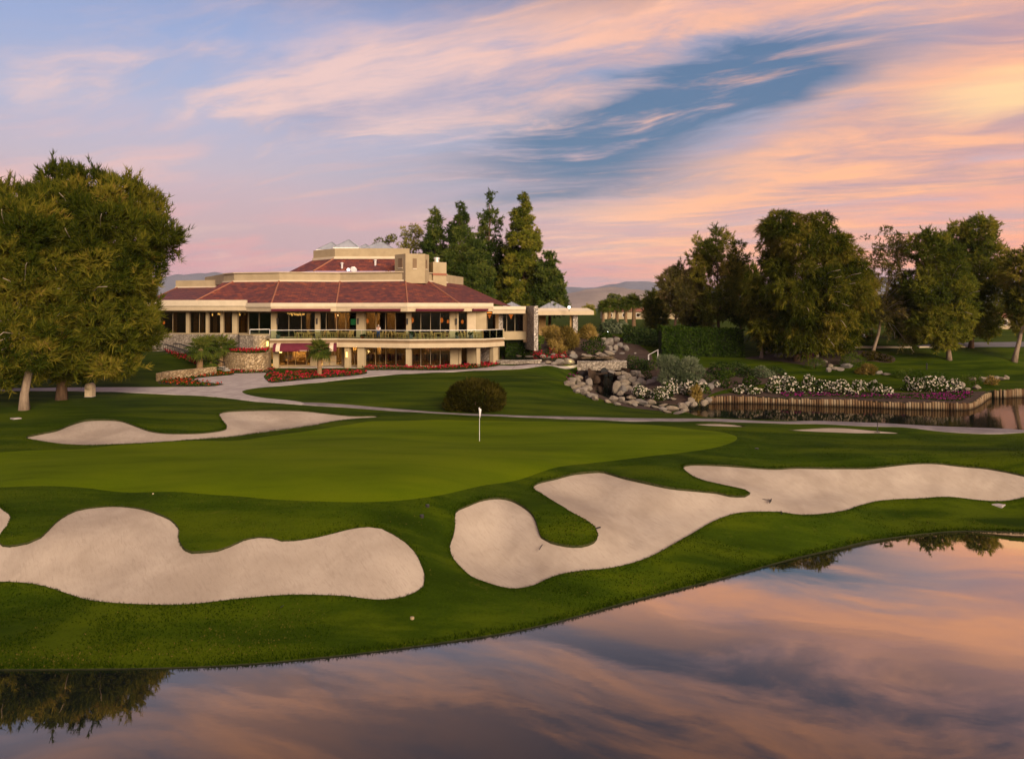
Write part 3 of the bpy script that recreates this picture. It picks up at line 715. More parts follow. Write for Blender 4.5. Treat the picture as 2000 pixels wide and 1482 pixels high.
def build_ground():
    pts = []; edges = []
    for r in REG:
        p = r['poly']; n0 = len(pts)
        pts += [tuple(q) for q in p]
        edges += [(n0 + i, n0 + (i + 1) % len(p)) for i in range(len(p))]
    fixed = np.array(pts)
    def grid(x0, x1, y0, y1, s, jit=0.3):
        gx, gy = np.meshgrid(np.arange(x0, x1 + 1e-6, s), np.arange(y0, y1 + 1e-6, s))
        g = np.stack([gx.ravel(), gy.ravel()], 1)
        return g + RNG.uniform(-jit * s, jit * s, g.shape)
    gr = [grid(-42, 48, 22, 60, 0.55)]
    g2 = grid(-100, 105, 20, 132, 1.3); m = (np.abs(g2[:, 0] - 3) < 45.6) & (g2[:, 1] > 21) & (g2[:, 1] < 60.5); gr.append(g2[~m])
    g3 = grid(-240, 240, -150, 280, 12.0); m = (np.abs(g3[:, 0]) < 106) & (g3[:, 1] > 15) & (g3[:, 1] < 136); gr.append(g3[~m])
    ring = []
    for rad in (330, 420, 600, 900, 1400, 2300, 4000, 8000, 16000, 26000):
        for k in range(48):
            a = 2 * math.pi * (k + 0.5 * RNG.random()) / 48
            ring.append((rad * math.sin(a), 90 + rad * math.cos(a)))
    gr.append(np.array(ring))
    g = np.concatenate(gr)
    # drop grid points lying almost on an outline
    key = {}
    for q in fixed: key.setdefault((int(q[0] // 1), int(q[1] // 1)), []).append(q)
    keep = []
    for q in g:
        ok = True; cx, cy = int(q[0] // 1), int(q[1] // 1)
        for dx in (-1, 0, 1):
            for dy in (-1, 0, 1):
                for f in key.get((cx + dx, cy + dy), ()):
                    if (f[0] - q[0]) ** 2 + (f[1] - q[1]) ** 2 < 0.03: ok = False
        if ok: keep.append(q)
    allp = [Vector(p) for p in pts] + [Vector((float(a), float(b))) for a, b in keep]
    vs, es, fs, ov, oe, of = delaunay_2d_cdt(allp, edges, [], 0, 1e-5)
    V = np.array([(v.x, v.y) for v in vs]); F = np.array([f for f in fs if len(f) == 3])
    cen = V[F].mean(1)
    own = np.full(len(F), -1)
    for i, r in enumerate(REG):
        bb0, bb1 = r['poly'].min(0), r['poly'].max(0)
        cand = np.where((own < 0) & (cen[:, 0] > bb0[0]) & (cen[:, 0] < bb1[0]) & (cen[:, 1] > bb0[1]) & (cen[:, 1] < bb1[1]))[0]
        if len(cand):
            own[cand[inside(cen[cand], r['poly'])]] = i
    Zb = zbase(V)
    # ground meets the water just above its level
    zfloor = np.full(len(V), -9.0)
    for i, r in enumerate(REG):
        if r['mode'] == 'water':
            near = dist_to(V, r['poly']) < (0.9 if r['z'] > 0 else 6.0)
            zfloor[near] = r['z'] + 0.035
    for i, r in enumerate(REG):
        if r['mode'] == 'water':
            ins = np.unique(F[own == i]); zfloor[ins] = np.maximum(zfloor[ins], r['z'] + 0.035)
    Zg = np.maximum(Zb, zfloor)
    # fine unevenness of the turf
    jit = np.array([mnoise.noise((x * 0.35, y * 0.35, 3.0)) * 0.05 + mnoise.noise((x * 0.09, y * 0.09, 9.0)) * 0.08 if -100 < x < 110 and 18 < y < 135 else 0.0 for x, y in V])
    def make(name, fidx, zfun, mat, extra_skirt=None):
        f = F[fidx]; u, inv = np.unique(f, return_inverse=True)
        z = zfun(u)
        me = mesh_np(name, np.column_stack([V[u], z]), inv.reshape(-1, 3), smooth=True)
        return me, u
    def skirt(fidx, ztop, zbot, name, mat, parent_region):
        """vertical faces round a region's border"""
        f = F[fidx]; e = np.concatenate([f[:, [0, 1]], f[:, [1, 2]], f[:, [2, 0]]])
        srt = np.sort(e, 1); uq, idx, cnt = np.unique(srt, axis=0, return_index=True, return_counts=True)
        be = e[idx[cnt == 1]]
        n = len(be); a, b = be[:, 0], be[:, 1]
        vs = np.concatenate([np.column_stack([V[a], ztop[a]]), np.column_stack([V[b], ztop[b]]), np.column_stack([V[b], zbot[b]]), np.column_stack([V[a], zbot[a]])])
        fc = np.column_stack([np.arange(n), np.arange(n) + n, np.arange(n) + 2 * n, np.arange(n) + 3 * n])
        return mesh_np(name, vs, fc)
    labels = {'putting_green': 'smooth pale green putting surface round the flag', 'garden_pond': 'dark garden pond below the log wall', 'pond': 'still pond reflecting the sunset in the foreground'}
    bl = iter(['large pale sand bunker with scalloped back edge at left foreground', 'long pale sand bunker wrapping a grass tongue at right foreground', 'pale sand bunker behind the green at left',
               'smaller thin sand bunker beside the cart path', 'wider thin sand bunker right of the green'])
    ground_faces = own < 0
    Zgj = Zg + np.where(zfloor > -5, 0, jit)
    bedl = {'bed_fork': 1}
    for i, r in enumerate(REG):
        fi = np.where(own == i)[0]
        if not len(fi): continue
        if r['mode'] == 'water':
            me, u = make(r['name'], fi, lambda u: np.full(len(u), r['z']), r['mat'])
            o = link(r['name'], me, r['mat']); tag(o, labels[r['name']], 'water', kind='structure')
            s = skirt(fi, Zgj, np.full(len(V), r['z'] - 0.6), 'bank', 'bank', o)
            b = link('bank', s, 'bank', o)
        elif r['mode'] == 'sand':
            def zs(u):
                d = dist_to(V[u], r['poly'])
                bowl = 0.40 * (1 - np.exp(-(d / 1.6) ** 2)) * (1.0 if len(r['poly']) > 150 else 0.15)
                rip = np.array([mnoise.noise((x * 0.5, y * 0.5, 1.0)) * 0.05 + mnoise.noise((x * 1.6, y * 1.6, 5.0)) * 0.02 for x, y in V[u]])
                lip = 0.10 if len(r['poly']) > 150 else 0.03
                return Zg[u] - lip - bowl + rip * np.clip(d / 1.0, 0, 1)
            me, u = make(r['name'], fi, zs, r['mat'])
            o = link(r['name'], me, r['mat']); tag(o, next(bl), 'bunker', 'sand bunkers round the green', kind='structure')
            s = skirt(fi, Zgj + 0.015, Zg - 0.35, 'turf_lip', 'soil_lip', o); link('turf_lip', s, 'soil_lip', o)
        elif r['mode'] == 'raised':
            me, u = make(r['name'], fi, lambda u: Zg[u] + r['dz'], r['mat'])
            o = link(r['name'], me, r['mat']); tag(o, 'pale concrete walkway and plaza in front of the clubhouse' if r['name'] == 'path' else 'narrow grey cart path crossing behind the green', 'path', kind='structure')
            s = skirt(fi, Zg + r['dz'], Zg - 0.15, 'path_edge', r['mat'], o); link('path_edge', s, r['mat'], o)
        else:
            me, u = make(r['name'], fi, lambda u: Zgj[u], r['mat'])
            o = link(r['name'], me, r['mat']); tag(o, labels.get(r['name'], 'dark mulched planting bed' if r['name'] == 'planting_bed' else 'grey road beyond the trees'), 'ground', kind='structure')
    me, u = make('ground', np.where(ground_faces)[0], lambda u: Zgj[u], 'turf_rough')
    o = link('ground', me, 'turf_rough'); tag(o, 'dark green mown turf of the golf course', 'ground', kind='structure')
build_ground()
# ------------------------------------------------------------------ clubhouse
def L2(lst): return [W2(a, d) for a, d in lst]
def pt_on(line, px):
    u = (px - HX) / FPX; best = None
    for (x0, y0), (x1, y1) in zip(line[:-1], line[1:]):
        den = (x1 - x0) - u * (y1 - y0)
        if abs(den) < 1e-9: continue
        t = (u * y0 - x0) / den
        if -1e-6 <= t <= 1 + 1e-6: return (x0 + t * (x1 - x0), y0 + t * (y1 - y0))
        if best is None or min(abs(t), abs(t - 1)) < best[0]: best = (min(abs(t), abs(t - 1)), (x0 + t * (x1 - x0), y0 + t * (y1 - y0)))
    return best[1]
def seg_pts(line, a, b):
    """points of the polyline between image columns a and b"""
    out = [pt_on(line, a)]
    for x, y in line:
        p = HX + FPX * x / y
        if a + 0.5 < p < b - 0.5: out.append((x, y))
    out.append(pt_on(line, b))
    return out
Z0, ZS0, ZS1, ZC, ZE0, ZE1 = 4.2, 6.85, 7.95, 11.42, 11.45, 12.55
BAL = L2([(527, 91.6), (660, 92.9), (800, 90.6), (945, 92.1), (984, 95.4)])
UPG = L2([(300, 98.5), (482, 98.0), (530, 94.9), (660, 96.2), (798, 93.9), (893, 95.2), (950, 96.6), (968, 100.5)])
LOG_ = L2([(530, 94.4), (660, 95.9), (798, 93.6), (893, 95.0), (945, 96.2), (972, 99.5)])
EAVE = L2([(283, 97.4), (482, 95.6), (530, 92.3), (657, 93.7), (796, 91.4), (897, 93.2), (962, 97.0)])
PAR = L2([(436, 104.5), (456, 101.8), (545, 99.8), (664, 101.2), (792, 98.8), (836, 100.8), (874, 107.0)])
CLUB = thing('clubhouse', (*W2(660, 108), Z0), 'wide beige clubhouse with red tiled roofs and glass fronted balcony', 'building')
CO = Vector(CLUB.location)
def part(mb, name, mat, parent=None, smooth=False):
    """mesh part in world coordinates under the clubhouse or one of its parts"""
    me = mesh_from(name, mb.v, mb.f, smooth)
    o = link(name, me, mat, parent or CLUB)
    if parent is None: o.matrix_parent_inverse = Matrix.Translation(-CO)
    return o
def strip(line, z0, z1, w=0.3, back=0.0):
    mb = MB()
    off_a = offset_line(line, back - w / 2); off_b = offset_line(line, back + w / 2)
    n = len(line)
    for i in range(n - 1):
        a, b, c, d = off_a[i], off_a[i + 1], off_b[i + 1], off_b[i]
        mb.prism([a, b, c, d], z0, z1)
    return mb
def offset_line(line, off):
    """shift a plan polyline away from the camera by off (mitred)"""
    pts = [Vector(p) for p in line]; out = []
    for i, p in enumerate(pts):
        ns = []
        if i > 0:
            d = (p - pts[i - 1]).normalized(); ns.append(Vector((-d.y, d.x)))
        if i < len(pts) - 1:
            d = (pts[i + 1] - p).normalized(); ns.append(Vector((-d.y, d.x)))
        if len(ns) == 2:
            m = (ns[0] + ns[1]).normalized(); k = off / max(0.4, m.dot(ns[0]))
        else: m = ns[0]; k = off
        q = p + m * k; out.append((q.x, q.y))
    return out
back_pts = lambda d, a, b: [W2(b, d), W2(a, d)]

def build_club():
    # floors and ceilings
    part(MB().prism(BAL + [W2(975, 106), W2(515, 106)], ZS0 + 0.02, ZS1 - 0.03), 'balcony_slab', 'stucco_brown')
    part(strip(BAL, ZS0, 7.42, 0.30, 0.05), 'slab_fascia', 'fascia')
    part(strip(BAL, 7.42, 7.80, 0.2, 0.22), 'slab_recess', 'stucco_brown')
    part(strip(BAL, 7.80, ZS1, 0.34, 0.02), 'slab_edge', 'fascia_light')
    part(MB().prism(L2([(522, 92.6)]) + BAL[1:4] + [W2(975, 106), W2(515, 106)], ZS1 - 0.03, ZS1), 'terrace_floor', 'terrace_floor')
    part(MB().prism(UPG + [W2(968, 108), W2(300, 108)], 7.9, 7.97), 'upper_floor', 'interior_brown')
    part(MB().prism(offset_line(EAVE, 0.25) + [W2(970, 108.4), W2(290, 108.4)], ZC, ZC + 0.1), 'ceiling', 'ceiling_beige')
    part(MB().prism(LOG_ + [W2(972, 104), W2(528, 104)], 4.1, 4.24), 'lower_floor', 'interior_tan')
    part(MB().prism([W2(527, 92.2)] + offset_line(BAL, 0.4)[1:] + [W2(975, 104), W2(520, 104)], 4.0, 4.18), 'ground_terrace', 'concrete')
    # back and side walls of the rooms
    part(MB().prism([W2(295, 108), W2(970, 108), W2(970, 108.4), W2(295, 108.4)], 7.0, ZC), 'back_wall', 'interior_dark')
    part(MB().prism([W2(525, 103.6), W2(975, 103.6), W2(975, 104), W2(525, 104)], 3.8, ZS0), 'lower_back_wall', 'interior_tan')
    part(MB().prism([W2(524, 94.6), W2(530, 94.2), W2(528, 104), W2(520, 104)], 3.6, ZS0), 'side_wall', 'stucco')
    part(MB().prism([W2(968, 100.4), W2(974, 100.0), W2(976, 108), W2(970, 108)], 3.6, ZC), 'side_wall', 'stucco')
    for px, d0, d1 in ((652, 99, 108), (792, 99.5, 108), (480, 100, 108)):
        x, y = W2(px, d0)
        part(MB().box(x - 0.12, x + 0.12, d0, d1, 7.97, ZC), 'partition', 'interior_brown')
    for a, b, d in ((640, 683, 101.5), (715, 742, 101), (756, 772, 103), (700, 712, 102), (598, 606, 104)):
        part(MB().prism([W2(a, d), W2(b, d), W2(b, d + 0.2), W2(a, d + 0.2)], 7.97, ZC - 0.1), 'partition', 'interior_tan')
    for a, b in ((339, 346), (378, 387), (392, 399), (416, 424), (441, 450), (470, 478), (512, 522)):
        part(MB().prism([W2(a, 99.6), W2(b, 99.6), W2(b, 99.8), W2(a, 99.8)], 7.97, ZC - 0.1), 'curtain', 'interior_tan')
    part(MB().beam(W2(950, 97.2), W2(983, 100.2), 0.3, (7.6, 9.0)), 'terrace_parapet', 'stucco')
    for a, b, d in ((572, 598, 99.5), (690, 697, 98.5), (760, 778, 99.5), (737, 744, 100)):
        part(MB().prism([W2(a, d), W2(b, d), W2(b, d + 0.2), W2(a, d + 0.2)], 4.24, ZS0), 'partition', 'interior_tan')
    # ---- fascia along the eaves, in a plain lower band and a paler upper band
    part(strip(EAVE[:2], 11.55, 12.15, 0.3, 0.10), 'eave_fascia', 'fascia')
    part(strip(EAVE[:2], 12.15, 12.95, 0.36, 0.0), 'eave_band', 'fascia_light')
    part(strip(EAVE[1:], ZE0, 12.02, 0.3, 0.08), 'eave_fascia', 'fascia')
    part(strip(EAVE[1:], 12.02, ZE1, 0.36, 0.0), 'eave_band', 'fascia_light')
    part(MB().prism(EAVE + [W2(985, 108), W2(283, 108)], 11.6, 11.62), 'soffit', 'ceiling_beige')
    # ---- tiled roofs
    def roof(quads, name='roof'):
        me = bpy.data.meshes.new(name); vs = []; fs = []; uvs = []
        for q in quads:
            q = [Vector(p) for p in q]; n0 = len(vs); vs += [tuple(p) for p in q]
            fs.append(tuple(range(n0, n0 + len(q))))
            ex = (q[1] - q[0]); ex.z = 0; ex.normalize()
            nrm = (q[1] - q[0]).cross(q[-1] - q[0]).normalized(); ey = nrm.cross(ex).normalized()
            if ey.z < 0: ey = -ey
            ph = random.uniform(0, 40)
            uvs += [((p - q[0]).dot(ex) + ph, (p - q[0]).dot(ey)) for p in q]
        me.from_pydata(vs, [], fs); me.update()
        uvl = me.uv_layers.new(name='UVMap')
        for lp in me.loops: uvl.data[lp.index].uv = uvs[lp.vertex_index]
        o = link(name, me, 'roof_tile', CLUB); o.matrix_parent_inverse = Matrix.Translation(-CO)
        return o
    ez = ZE1 - 0.06
    e = {k: (*pt_on(EAVE, k), ez) for k in (380, 482, 530, 657, 796, 897, 962)}
    pz = 15.62
    p = [(x, y, pz) for x, y in PAR]
    e380 = (*pt_on(EAVE, 382), 12.85); e300 = (*pt_on(EAVE, 290), 12.85)
    wl = [(*W2(347, 112), 15.05), (*W2(452, 108.5), 15.05)]
    roof([[e380, e[482], e[530], p[2], p[1]]])
    for a, b, c, d in ((530, 657, 2, 3), (657, 796, 3, 4), (796, 897, 4, 5), (897, 962, 5, 6)):
        roof([[e[a], e[b], p[d], p[c]]])
    x9 = (*W2(1003, 112), 12.0)
    roof([[e[962], x9, (*W2(905, 116), pz), p[6]]])
    roof([[e380, p[1], p[0], (*W2(400, 112), 14.2)]])
    roof([[e300, e380, wl[1], wl[0]]])
    roof([[(*W2(283, 112), 12.6), e300, wl[0]]])
    # ridge caps on hips
    for a, b in ((e[530], p[2]), (e[796], p[4]), (e[897], p[5]), (e380, p[1]), (e300, wl[0]), (e[657], p[3])):
        part(MB().tube([Vector(a) + Vector((0, 0, .03)), Vector(b) + Vector((0, 0, .03))], 0.11, 6), 'hip_cap', 'tile_terracotta')
    # ---- parapet drum
    drum = PAR + [W2(905, 116), W2(400, 116)]
    part(MB().prism(offset_line(PAR, 0.12) + [W2(905, 116), W2(400, 116)], 15.4, 16.85), 'parapet', 'stucco')
    part(strip(PAR, 15.45, 15.78, 0.3, 0.05), 'parapet_base', 'fascia_light')
    part(strip(PAR, 16.78, 16.92, 0.36, 0.1), 'parapet_cap', 'fascia')
    wp = L2([(343, 112), (437, 109)])
    part(MB().prism(wp + [W2(437, 116), W2(343, 116)], 14.9, 16.15), 'wing_parapet', 'stucco')
    part(strip(wp, 14.95, 15.2, 0.2, -0.05), 'parapet_base', 'fascia_light')
    # ---- upper roof, its drum and the skylights
    ud = 107.0
    lo = [(*W2(560, 113), 17.4), (*W2(612, ud), 17.4), (*W2(800, ud), 17.4)]
    hi = [(*W2(611, 113.5), 19.45), (*W2(653, 109.5), 19.45), (*W2(800, 109.5), 19.45)]
    roof([[lo[1], lo[2], hi[2], hi[1]]]); roof([[lo[0], lo[1], hi[1], hi[0]]])
    part(MB().tube([Vector(lo[1]), Vector(hi[1])], 0.12, 6), 'hip_cap', 'tile_terracotta')
    up = L2([(612, 113.4), (654, 109.3), (800, 109.3)])
    part(MB().prism(up + [W2(800, 124), W2(620, 124)], 19.3, 20.95), 'upper_drum', 'stucco')
    part(strip(up, 19.35, 19.72, 0.2, -0.08), 'parapet_base', 'fascia_light')
    def pyramid(c, half, z0, z1, mat='metal_roof', ribs=5):
        cx, cy = c; mb = MB()
        b = [(cx - half, cy - half, z0), (cx + half, cy - half, z0), (cx + half, cy + half, z0), (cx - half, cy + half, z0)]
        mb.add(b + [(cx, cy, z1)], [(0, 1, 4), (1, 2, 4), (2, 3, 4), (3, 0, 4), (3, 2, 1, 0)])
        o = part(mb, 'skylight', mat)
        rb = MB()
        for i in range(4):
            a = Vector(b[i]); c2 = Vector(b[(i + 1) % 4])
            for k in range(ribs + 1):
                t = k / ribs; q = a.lerp(c2, t); apex = Vector((cx, cy, z1))
                m = 1 - abs(2 * t - 1) if 0 < k < ribs else 1.0
                # standing seams run up the slope to the hips
                mid = (a + c2) / 2; up_ = (apex - mid)
                top = q + up_ * m if 0 < k < ribs else apex
                rb.tube([q + Vector((0, 0, .03)), top + Vector((0, 0, .03))], 0.05, 4, cap=False)
        r = part(rb, 'seam', 'metal_roof' if mat != 'white_paint' else 'fascia_light', o)
        k = part(MB().box(cx - half - .1, cx + half + .1, cy - half - .1, cy + half + .1, z0 - 0.22, z0 - 0.02), 'skylight_kerb', 'white_paint', o)
        return o
    pyramid(W2(681, 112.3), 1.85, 21.25, 22.55)
    pyramid(W2(648, 115.5), 1.9, 21.15, 22.45)
    pyramid(W2(744, 112.6), 2.25, 21.05, 22.3)
    pyramid(W2(714, 118.5), 1.9, 21.15, 22.4)
    # ---- octagonal tower with slits, and the chimney
    tw = L2([(771, 100.6), (792, 98.4), (830, 99.0), (838, 101.0), (838, 106), (771, 106)])
    part(MB().prism(tw, 15.3, 19.35), 'tower', 'stucco')
    tl = tw[:4]
    for a, b, y0, y1 in ((778, 786, 505, 523), (806, 814, 505, 524), (831.3, 834, 507, 525)):
        q = seg_pts(tl, a, b); d = q[0][1]
        s = part(strip([q[0], q[-1]], ZP(y1, d), ZP(y0, d), 0.06, -0.01), 'slit_window', 'stucco_brown')
        fr = part(strip([q[0], q[-1]], ZP(y1, d) - 0.14, ZP(y1, d), 0.14, -0.02), 'sill', 'fascia_light', s)
    ch = L2([(838, 104), (846, 102.0), (872, 103.2), (872, 108), (838, 108)])
    part(MB().prism(ch, 13.6, 18.45), 'chimney', 'stucco')
    part(strip(ch[:3], 16.55, 16.85, 0.1, -0.03), 'chimney_band', 'tile_terracotta')
    cx, cy = W2(853, 104.5)
    part(MB().lathe([(0.35, 0), (0.35, 0.5), (0.45, 0.52), (0.45, 0.72), (0.3, 0.8)], (cx, cy, 18.45), 12), 'chimney_pot', 'metal_light')
    for px, py, d in ((668, 519, 107.6), (733, 513, 108.2)):
        x, y = W2(px, d)
        part(MB().lathe([(0.16, -0.6), (0.16, 0.25), (0.24, 0.27), (0.24, 0.42), (0.1, 0.5)], (x, y, ZP(py, d)), 10), 'roof_vent', 'metal_light')
    # ---- upper storey front: columns, mullions, panes
    def column(line, a, b, z0, z1, depth=0.55, mat='stucco', back=0.0, name='column'):
        q0, q1 = pt_on(line, a), pt_on(line, b)
        return part(MB().beam(q0, q1, depth, (z0, z1), back), name, mat)
    def pane(line, a, b, z0, z1, back=0.12):
        for q0, q1 in zip(seg_pts(line, a, b)[:-1], seg_pts(line, a, b)[1:]):
            part(MB().beam(q0, q1, 0.03, (z0, z1), back), 'window_pane', 'window_glass')
    def glazing(line, xs, z0, z1, mw=0.8, frame='bronze_frame'):
        for a, b in zip(xs[:-1], xs[1:]): pane(line, a + 0.05, b - 0.05, z0, z1)
        for x in xs: column(line, x - mw / 2, x + mw / 2, z0, z1, 0.14, frame, 0.12, 'mullion')
        for q0, q1 in zip(seg_pts(line, xs[0], xs[-1])[:-1], seg_pts(line, xs[0], xs[-1])[1:]):
            part(MB().beam(q0, q1, 0.16, (z1 - 0.12, z1 + 0.06), 0.12), 'window_head', 'stucco_brown')
            part(MB().beam(q0, q1, 0.16, (z0 - 0.02, z0 + 0.1), 0.12), 'window_sill', frame)
    zu0, zu1 = ZS1 + 0.02, 11.36
    zl = 8.38
    glazing(UPG, [312, 337, 363, 371.5], zl, zu1); glazing(UPG, [371.5, 389, 405], zl, zu1); glazing(UPG, [405, 432], zl, zu1); glazing(UPG, [437, 455], zl, zu1); glazing(UPG, [465, 484, 505, 531], zl, zu1)
    for a, b in ((365, 371), (403.5, 409), (432, 437.5), (455, 465)): column(UPG, a, b, zl, zu1 + 0.1)
    glazing(UPG, [541, 564, 588.5, 615], zu0, zu1); glazing(UPG, [625.5, 637, 657, 675, 697], zu0, zu1); glazing(UPG, [714, 734, 752.5, 772, 793], zu0, zu1)
    glazing(UPG, [803.5, 822, 841, 860, 878], zu0, zu1); glazing(UPG, [895, 912], zu0, zu1)
    for a, b in ((530, 541), (616, 625), (698, 713.5), (794, 803.5), (890.5, 894.8)): column(UPG, a, b, ZS1, zu1 + 0.1, 0.7)
    column(UPG, 878, 890, ZS1, zu1 + 0.1, 0.3, 'stucco'); column(UPG, 912, 929, ZS1, zu1 + .1, 0.3, 'fascia'); column(UPG, 929.5, 950, ZS1, zu1 + .1, 0.3, 'stucco', 0.06)
    # lower storey
    zb1 = ZS0 - 0.02
    glazing(LOG_, [545, 562, 577, 598, 606], 4.24, zb1); glazing(LOG_, [637, 654, 668], 4.24, zb1); glazing(LOG_, [684, 692, 700], 4.24, zb1)
    glazing(LOG_, [713, 733, 753, 773, 794], 4.24, zb1); glazing(LOG_, [803.5, 822, 841, 860, 879], 4.24, zb1); glazing(LOG_, [900, 912], 4.24, zb1)
    column(LOG_, 606, 626, 4.1, zb1, 0.3, 'stucco'); column(LOG_, 668, 675, 4.1, zb1, 0.3, 'stucco_brown')
    column(LOG_, 879, 895, 4.1, zb1, 0.3, 'stucco'); column(LOG_, 912, 930, 4.1, zb1, 0.3, 'stucco'); column(LOG_, 938, 960, 4.1, zb1, 0.4, 'stone_wall_grey', 0.6, 'stone_panel')
    bl = offset_line(BAL, 0.55)
    for a, b in ((534, 545), (675, 684), (700, 713), (794, 803.5), (930, 937.5), (960, 969)): column(bl, a, b, 3.6, ZS0 + 0.04, 0.6)
    column(LOG_, 895, 900, 4.1, zb1, 0.6)
    # entrance doors under the awning
    for a, b in ((630, 643), (644.5, 657)):
        q0, q1 = pt_on(offset_line(LOG_, -0.35), a), pt_on(offset_line(LOG_, -0.35), b)
        d = part(MB().beam(q0, q1, 0.08, (4.24, 4.7), 0), 'door', 'bronze_frame')
        for z0, z1 in ((4.7, 4.76), (5.5, 5.58), (6.55, 6.65)):
            r = part(MB().beam(q0, q1, 0.08, (z0, z1), 0), 'door_rail', 'bronze_frame', d)
        r = part(MB().beam(q0, q1, 0.03, (4.78, 5.48), 0.02), 'door_panel', 'interior_tan', d)
        h = part(MB().beam(pt_on(offset_line(LOG_, -0.35), b - 1.4), pt_on(offset_line(LOG_, -0.35), b - 0.9), 0.1, (5.1, 5.5), -0.08), 'door_handle', 'metal_light', d)
    # ---- glass balustrade, pane by pane
    rl = offset_line(BAL, 0.12)
    for q0, q1 in zip(rl[:-1], rl[1:]):
        L = math.hypot(q1[0] - q0[0], q1[1] - q0[1]); n = max(1, round(L / 1.6))
        for k in range(n):
            t0, t1 = k / n + 0.006, (k + 1) / n - 0.006
            a = (q0[0] + (q1[0] - q0[0]) * t0, q0[1] + (q1[1] - q0[1]) * t0); b = (q0[0] + (q1[0] - q0[0]) * t1, q0[1] + (q1[1] - q0[1]) * t1)
            part(MB().beam(a, b, 0.02, (ZS1 + 0.02, 9.02)), 'rail_pane', 'rail_glass')
        part(MB().beam(q0, q1, 0.07, (9.02, 9.09)), 'top_rail', 'metal_light')
    tl2 = L2([(488, 93.9), (527, 94.8)])
    part(MB().beam(tl2[0], tl2[1], 0.02, (8.45, 9.05)), 'rail_pane', 'rail_glass'); part(MB().beam(tl2[0], tl2[1], 0.07, (9.05, 9.12)), 'top_rail', 'metal_light')
    for q in tl2: part(MB().box(q[0] - .04, q[0] + .04, q[1] - .04, q[1] + .04, 8.4, 9.06), 'rail_post', 'metal_light')
    # ---- retracted awnings under the eaves
    for a, b in ((530.5, 646), (688, 783), (812, 903), (921, 950)):
        q = seg_pts(EAVE, a, b)
        o = part(strip(q, 11.50, 11.80, 0.34, -0.22), 'awning_cassette', 'canvas_maroon')
        f = part(strip(q, 11.68, 11.76, 0.1, -0.42), 'awning_bar', 'canvas_maroon', o)
    # ---- lower awning: curved maroon canvas with two cream stripes
    a0, a1 = Vector(pt_on(BAL, 536)), Vector(pt_on(BAL, 658)); dd = (a1 - a0).normalized(); nn = Vector((dd.y, -dd.x))
    prof = [(0.15, 7.40), (0.55, 7.33), (0.95, 7.15), (1.25, 6.85), (1.36, 6.55), (1.36, 6.42)]
    Lw = (a1 - a0).length
    def canvas(s0, s1, mat, nm):
        mb = MB(); vs = []
        for r, z in prof:
            for s in (s0, s1):
                q = a0 + dd * s + nn * r; vs.append((q.x, q.y, z))
        for r, z in prof:
            for s in (s0, s1):
                q = a0 + dd * s + nn * (r - 0.04); vs.append((q.x, q.y, z - 0.04))
        n = len(prof); fs = []
        for i in range(n - 1):
            fs.append((2 * i, 2 * i + 1, 2 * i + 3, 2 * i + 2)); j = 2 * n
            fs.append((j + 2 * i + 1, j + 2 * i, j + 2 * i + 2, j + 2 * i + 3))
        mb.add(vs, fs)
        return part(mb, nm, mat, smooth=True)
    cuts = [0, 0.35, 0.85, Lw - 0.85, Lw - 0.35, Lw]
    for i in range(5): canvas(cuts[i], cuts[i + 1], 'canvas_cream' if i in (1, 3) else 'canvas_maroon', 'awning_stripe' if i in (1, 3) else 'awning_canvas')
    for s in (0, Lw):
        vs = []
        for r, z in prof: q = a0 + dd * s + nn * r; vs.append((q.x, q.y, z))
        q = a0 + dd * s + nn * 0.15; vs.append((q.x, q.y, 6.42))
        part(MB().add(vs, [tuple(range(len(vs)))]), 'awning_cheek', 'canvas_maroon')
    # lettering strip on the awning valance
    q0, q1 = a0 + dd * 3.3 + nn * 1.385, a0 + dd * 4.9 + nn * 1.385
    part(MB().beam(q0, q1, 0.02, (6.47, 6.53)), 'valance_mark', 'canvas_cream')
    # ---- right wing with stone piers, and the porte cochere
    WG = L2([(955, 100.6), (1040, 102.6)])
    glazing(WG, [952, 968], 8.5, 11.1); glazing(WG, [980, 990, 1006, 1022], 8.5, 11.1)
    column(WG, 967, 980, 8.0, 11.15, 0.7, 'stone_pier', -0.2, 'stone_column')
    part(MB().beam(pt_on(WG, 952), pt_on(WG, 1026), 0.5, (7.4, 8.5), 0.0), 'wing_plinth', 'stucco')
    part(MB().prism([W2(1022, 102), W2(1030, 102.1), W2(1030, 108), W2(1022, 108)], 7, 11.1), 'side_wall', 'stucco_brown')
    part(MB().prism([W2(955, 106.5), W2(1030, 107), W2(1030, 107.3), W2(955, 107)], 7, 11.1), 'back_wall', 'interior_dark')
    part(MB().prism([W2(955, 101), W2(1030, 102.2), W2(1030, 107), W2(955, 107)], 8.3, 8.45), 'wing_floor', 'interior_brown')
    wr = L2([(962, 97.2), (1026, 100.2)])
    part(MB().prism(wr + [W2(1030, 110), W2(975, 110)], 11.12, 12.0), 'wing_roof', 'fascia')
    part(strip(wr, 11.65, 12.12, 0.2, -0.05), 'eave_band', 'fascia_light')
    part(MB().prism(L2([(1024, 103.5), (1043, 98.9), (1051, 99.2), (1048, 104.5)]), 6.0, 12.2), 'stone_pier', 'stone_pier')
    pc = L2([(1049, 113), (1160, 117), (1152, 131), (1049, 131)])
    part(MB().prism(pc, 10.75, 11.38), 'canopy_roof', 'fascia')
    pc2 = L2([(1049, 114.2), (1147, 118.3), (1142, 130), (1049, 130)])
    mb = MB(); vs = [(x, y, 11.382) for x, y in pc] + [(x, y, 11.85) for x, y in pc2]
    mb.add(vs, [(0, 1, 5, 4), (1, 2, 6, 5), (2, 3, 7, 6), (3, 0, 4, 7), (4, 5, 6, 7)]); part(mb, 'canopy_slope', 'fascia_light')
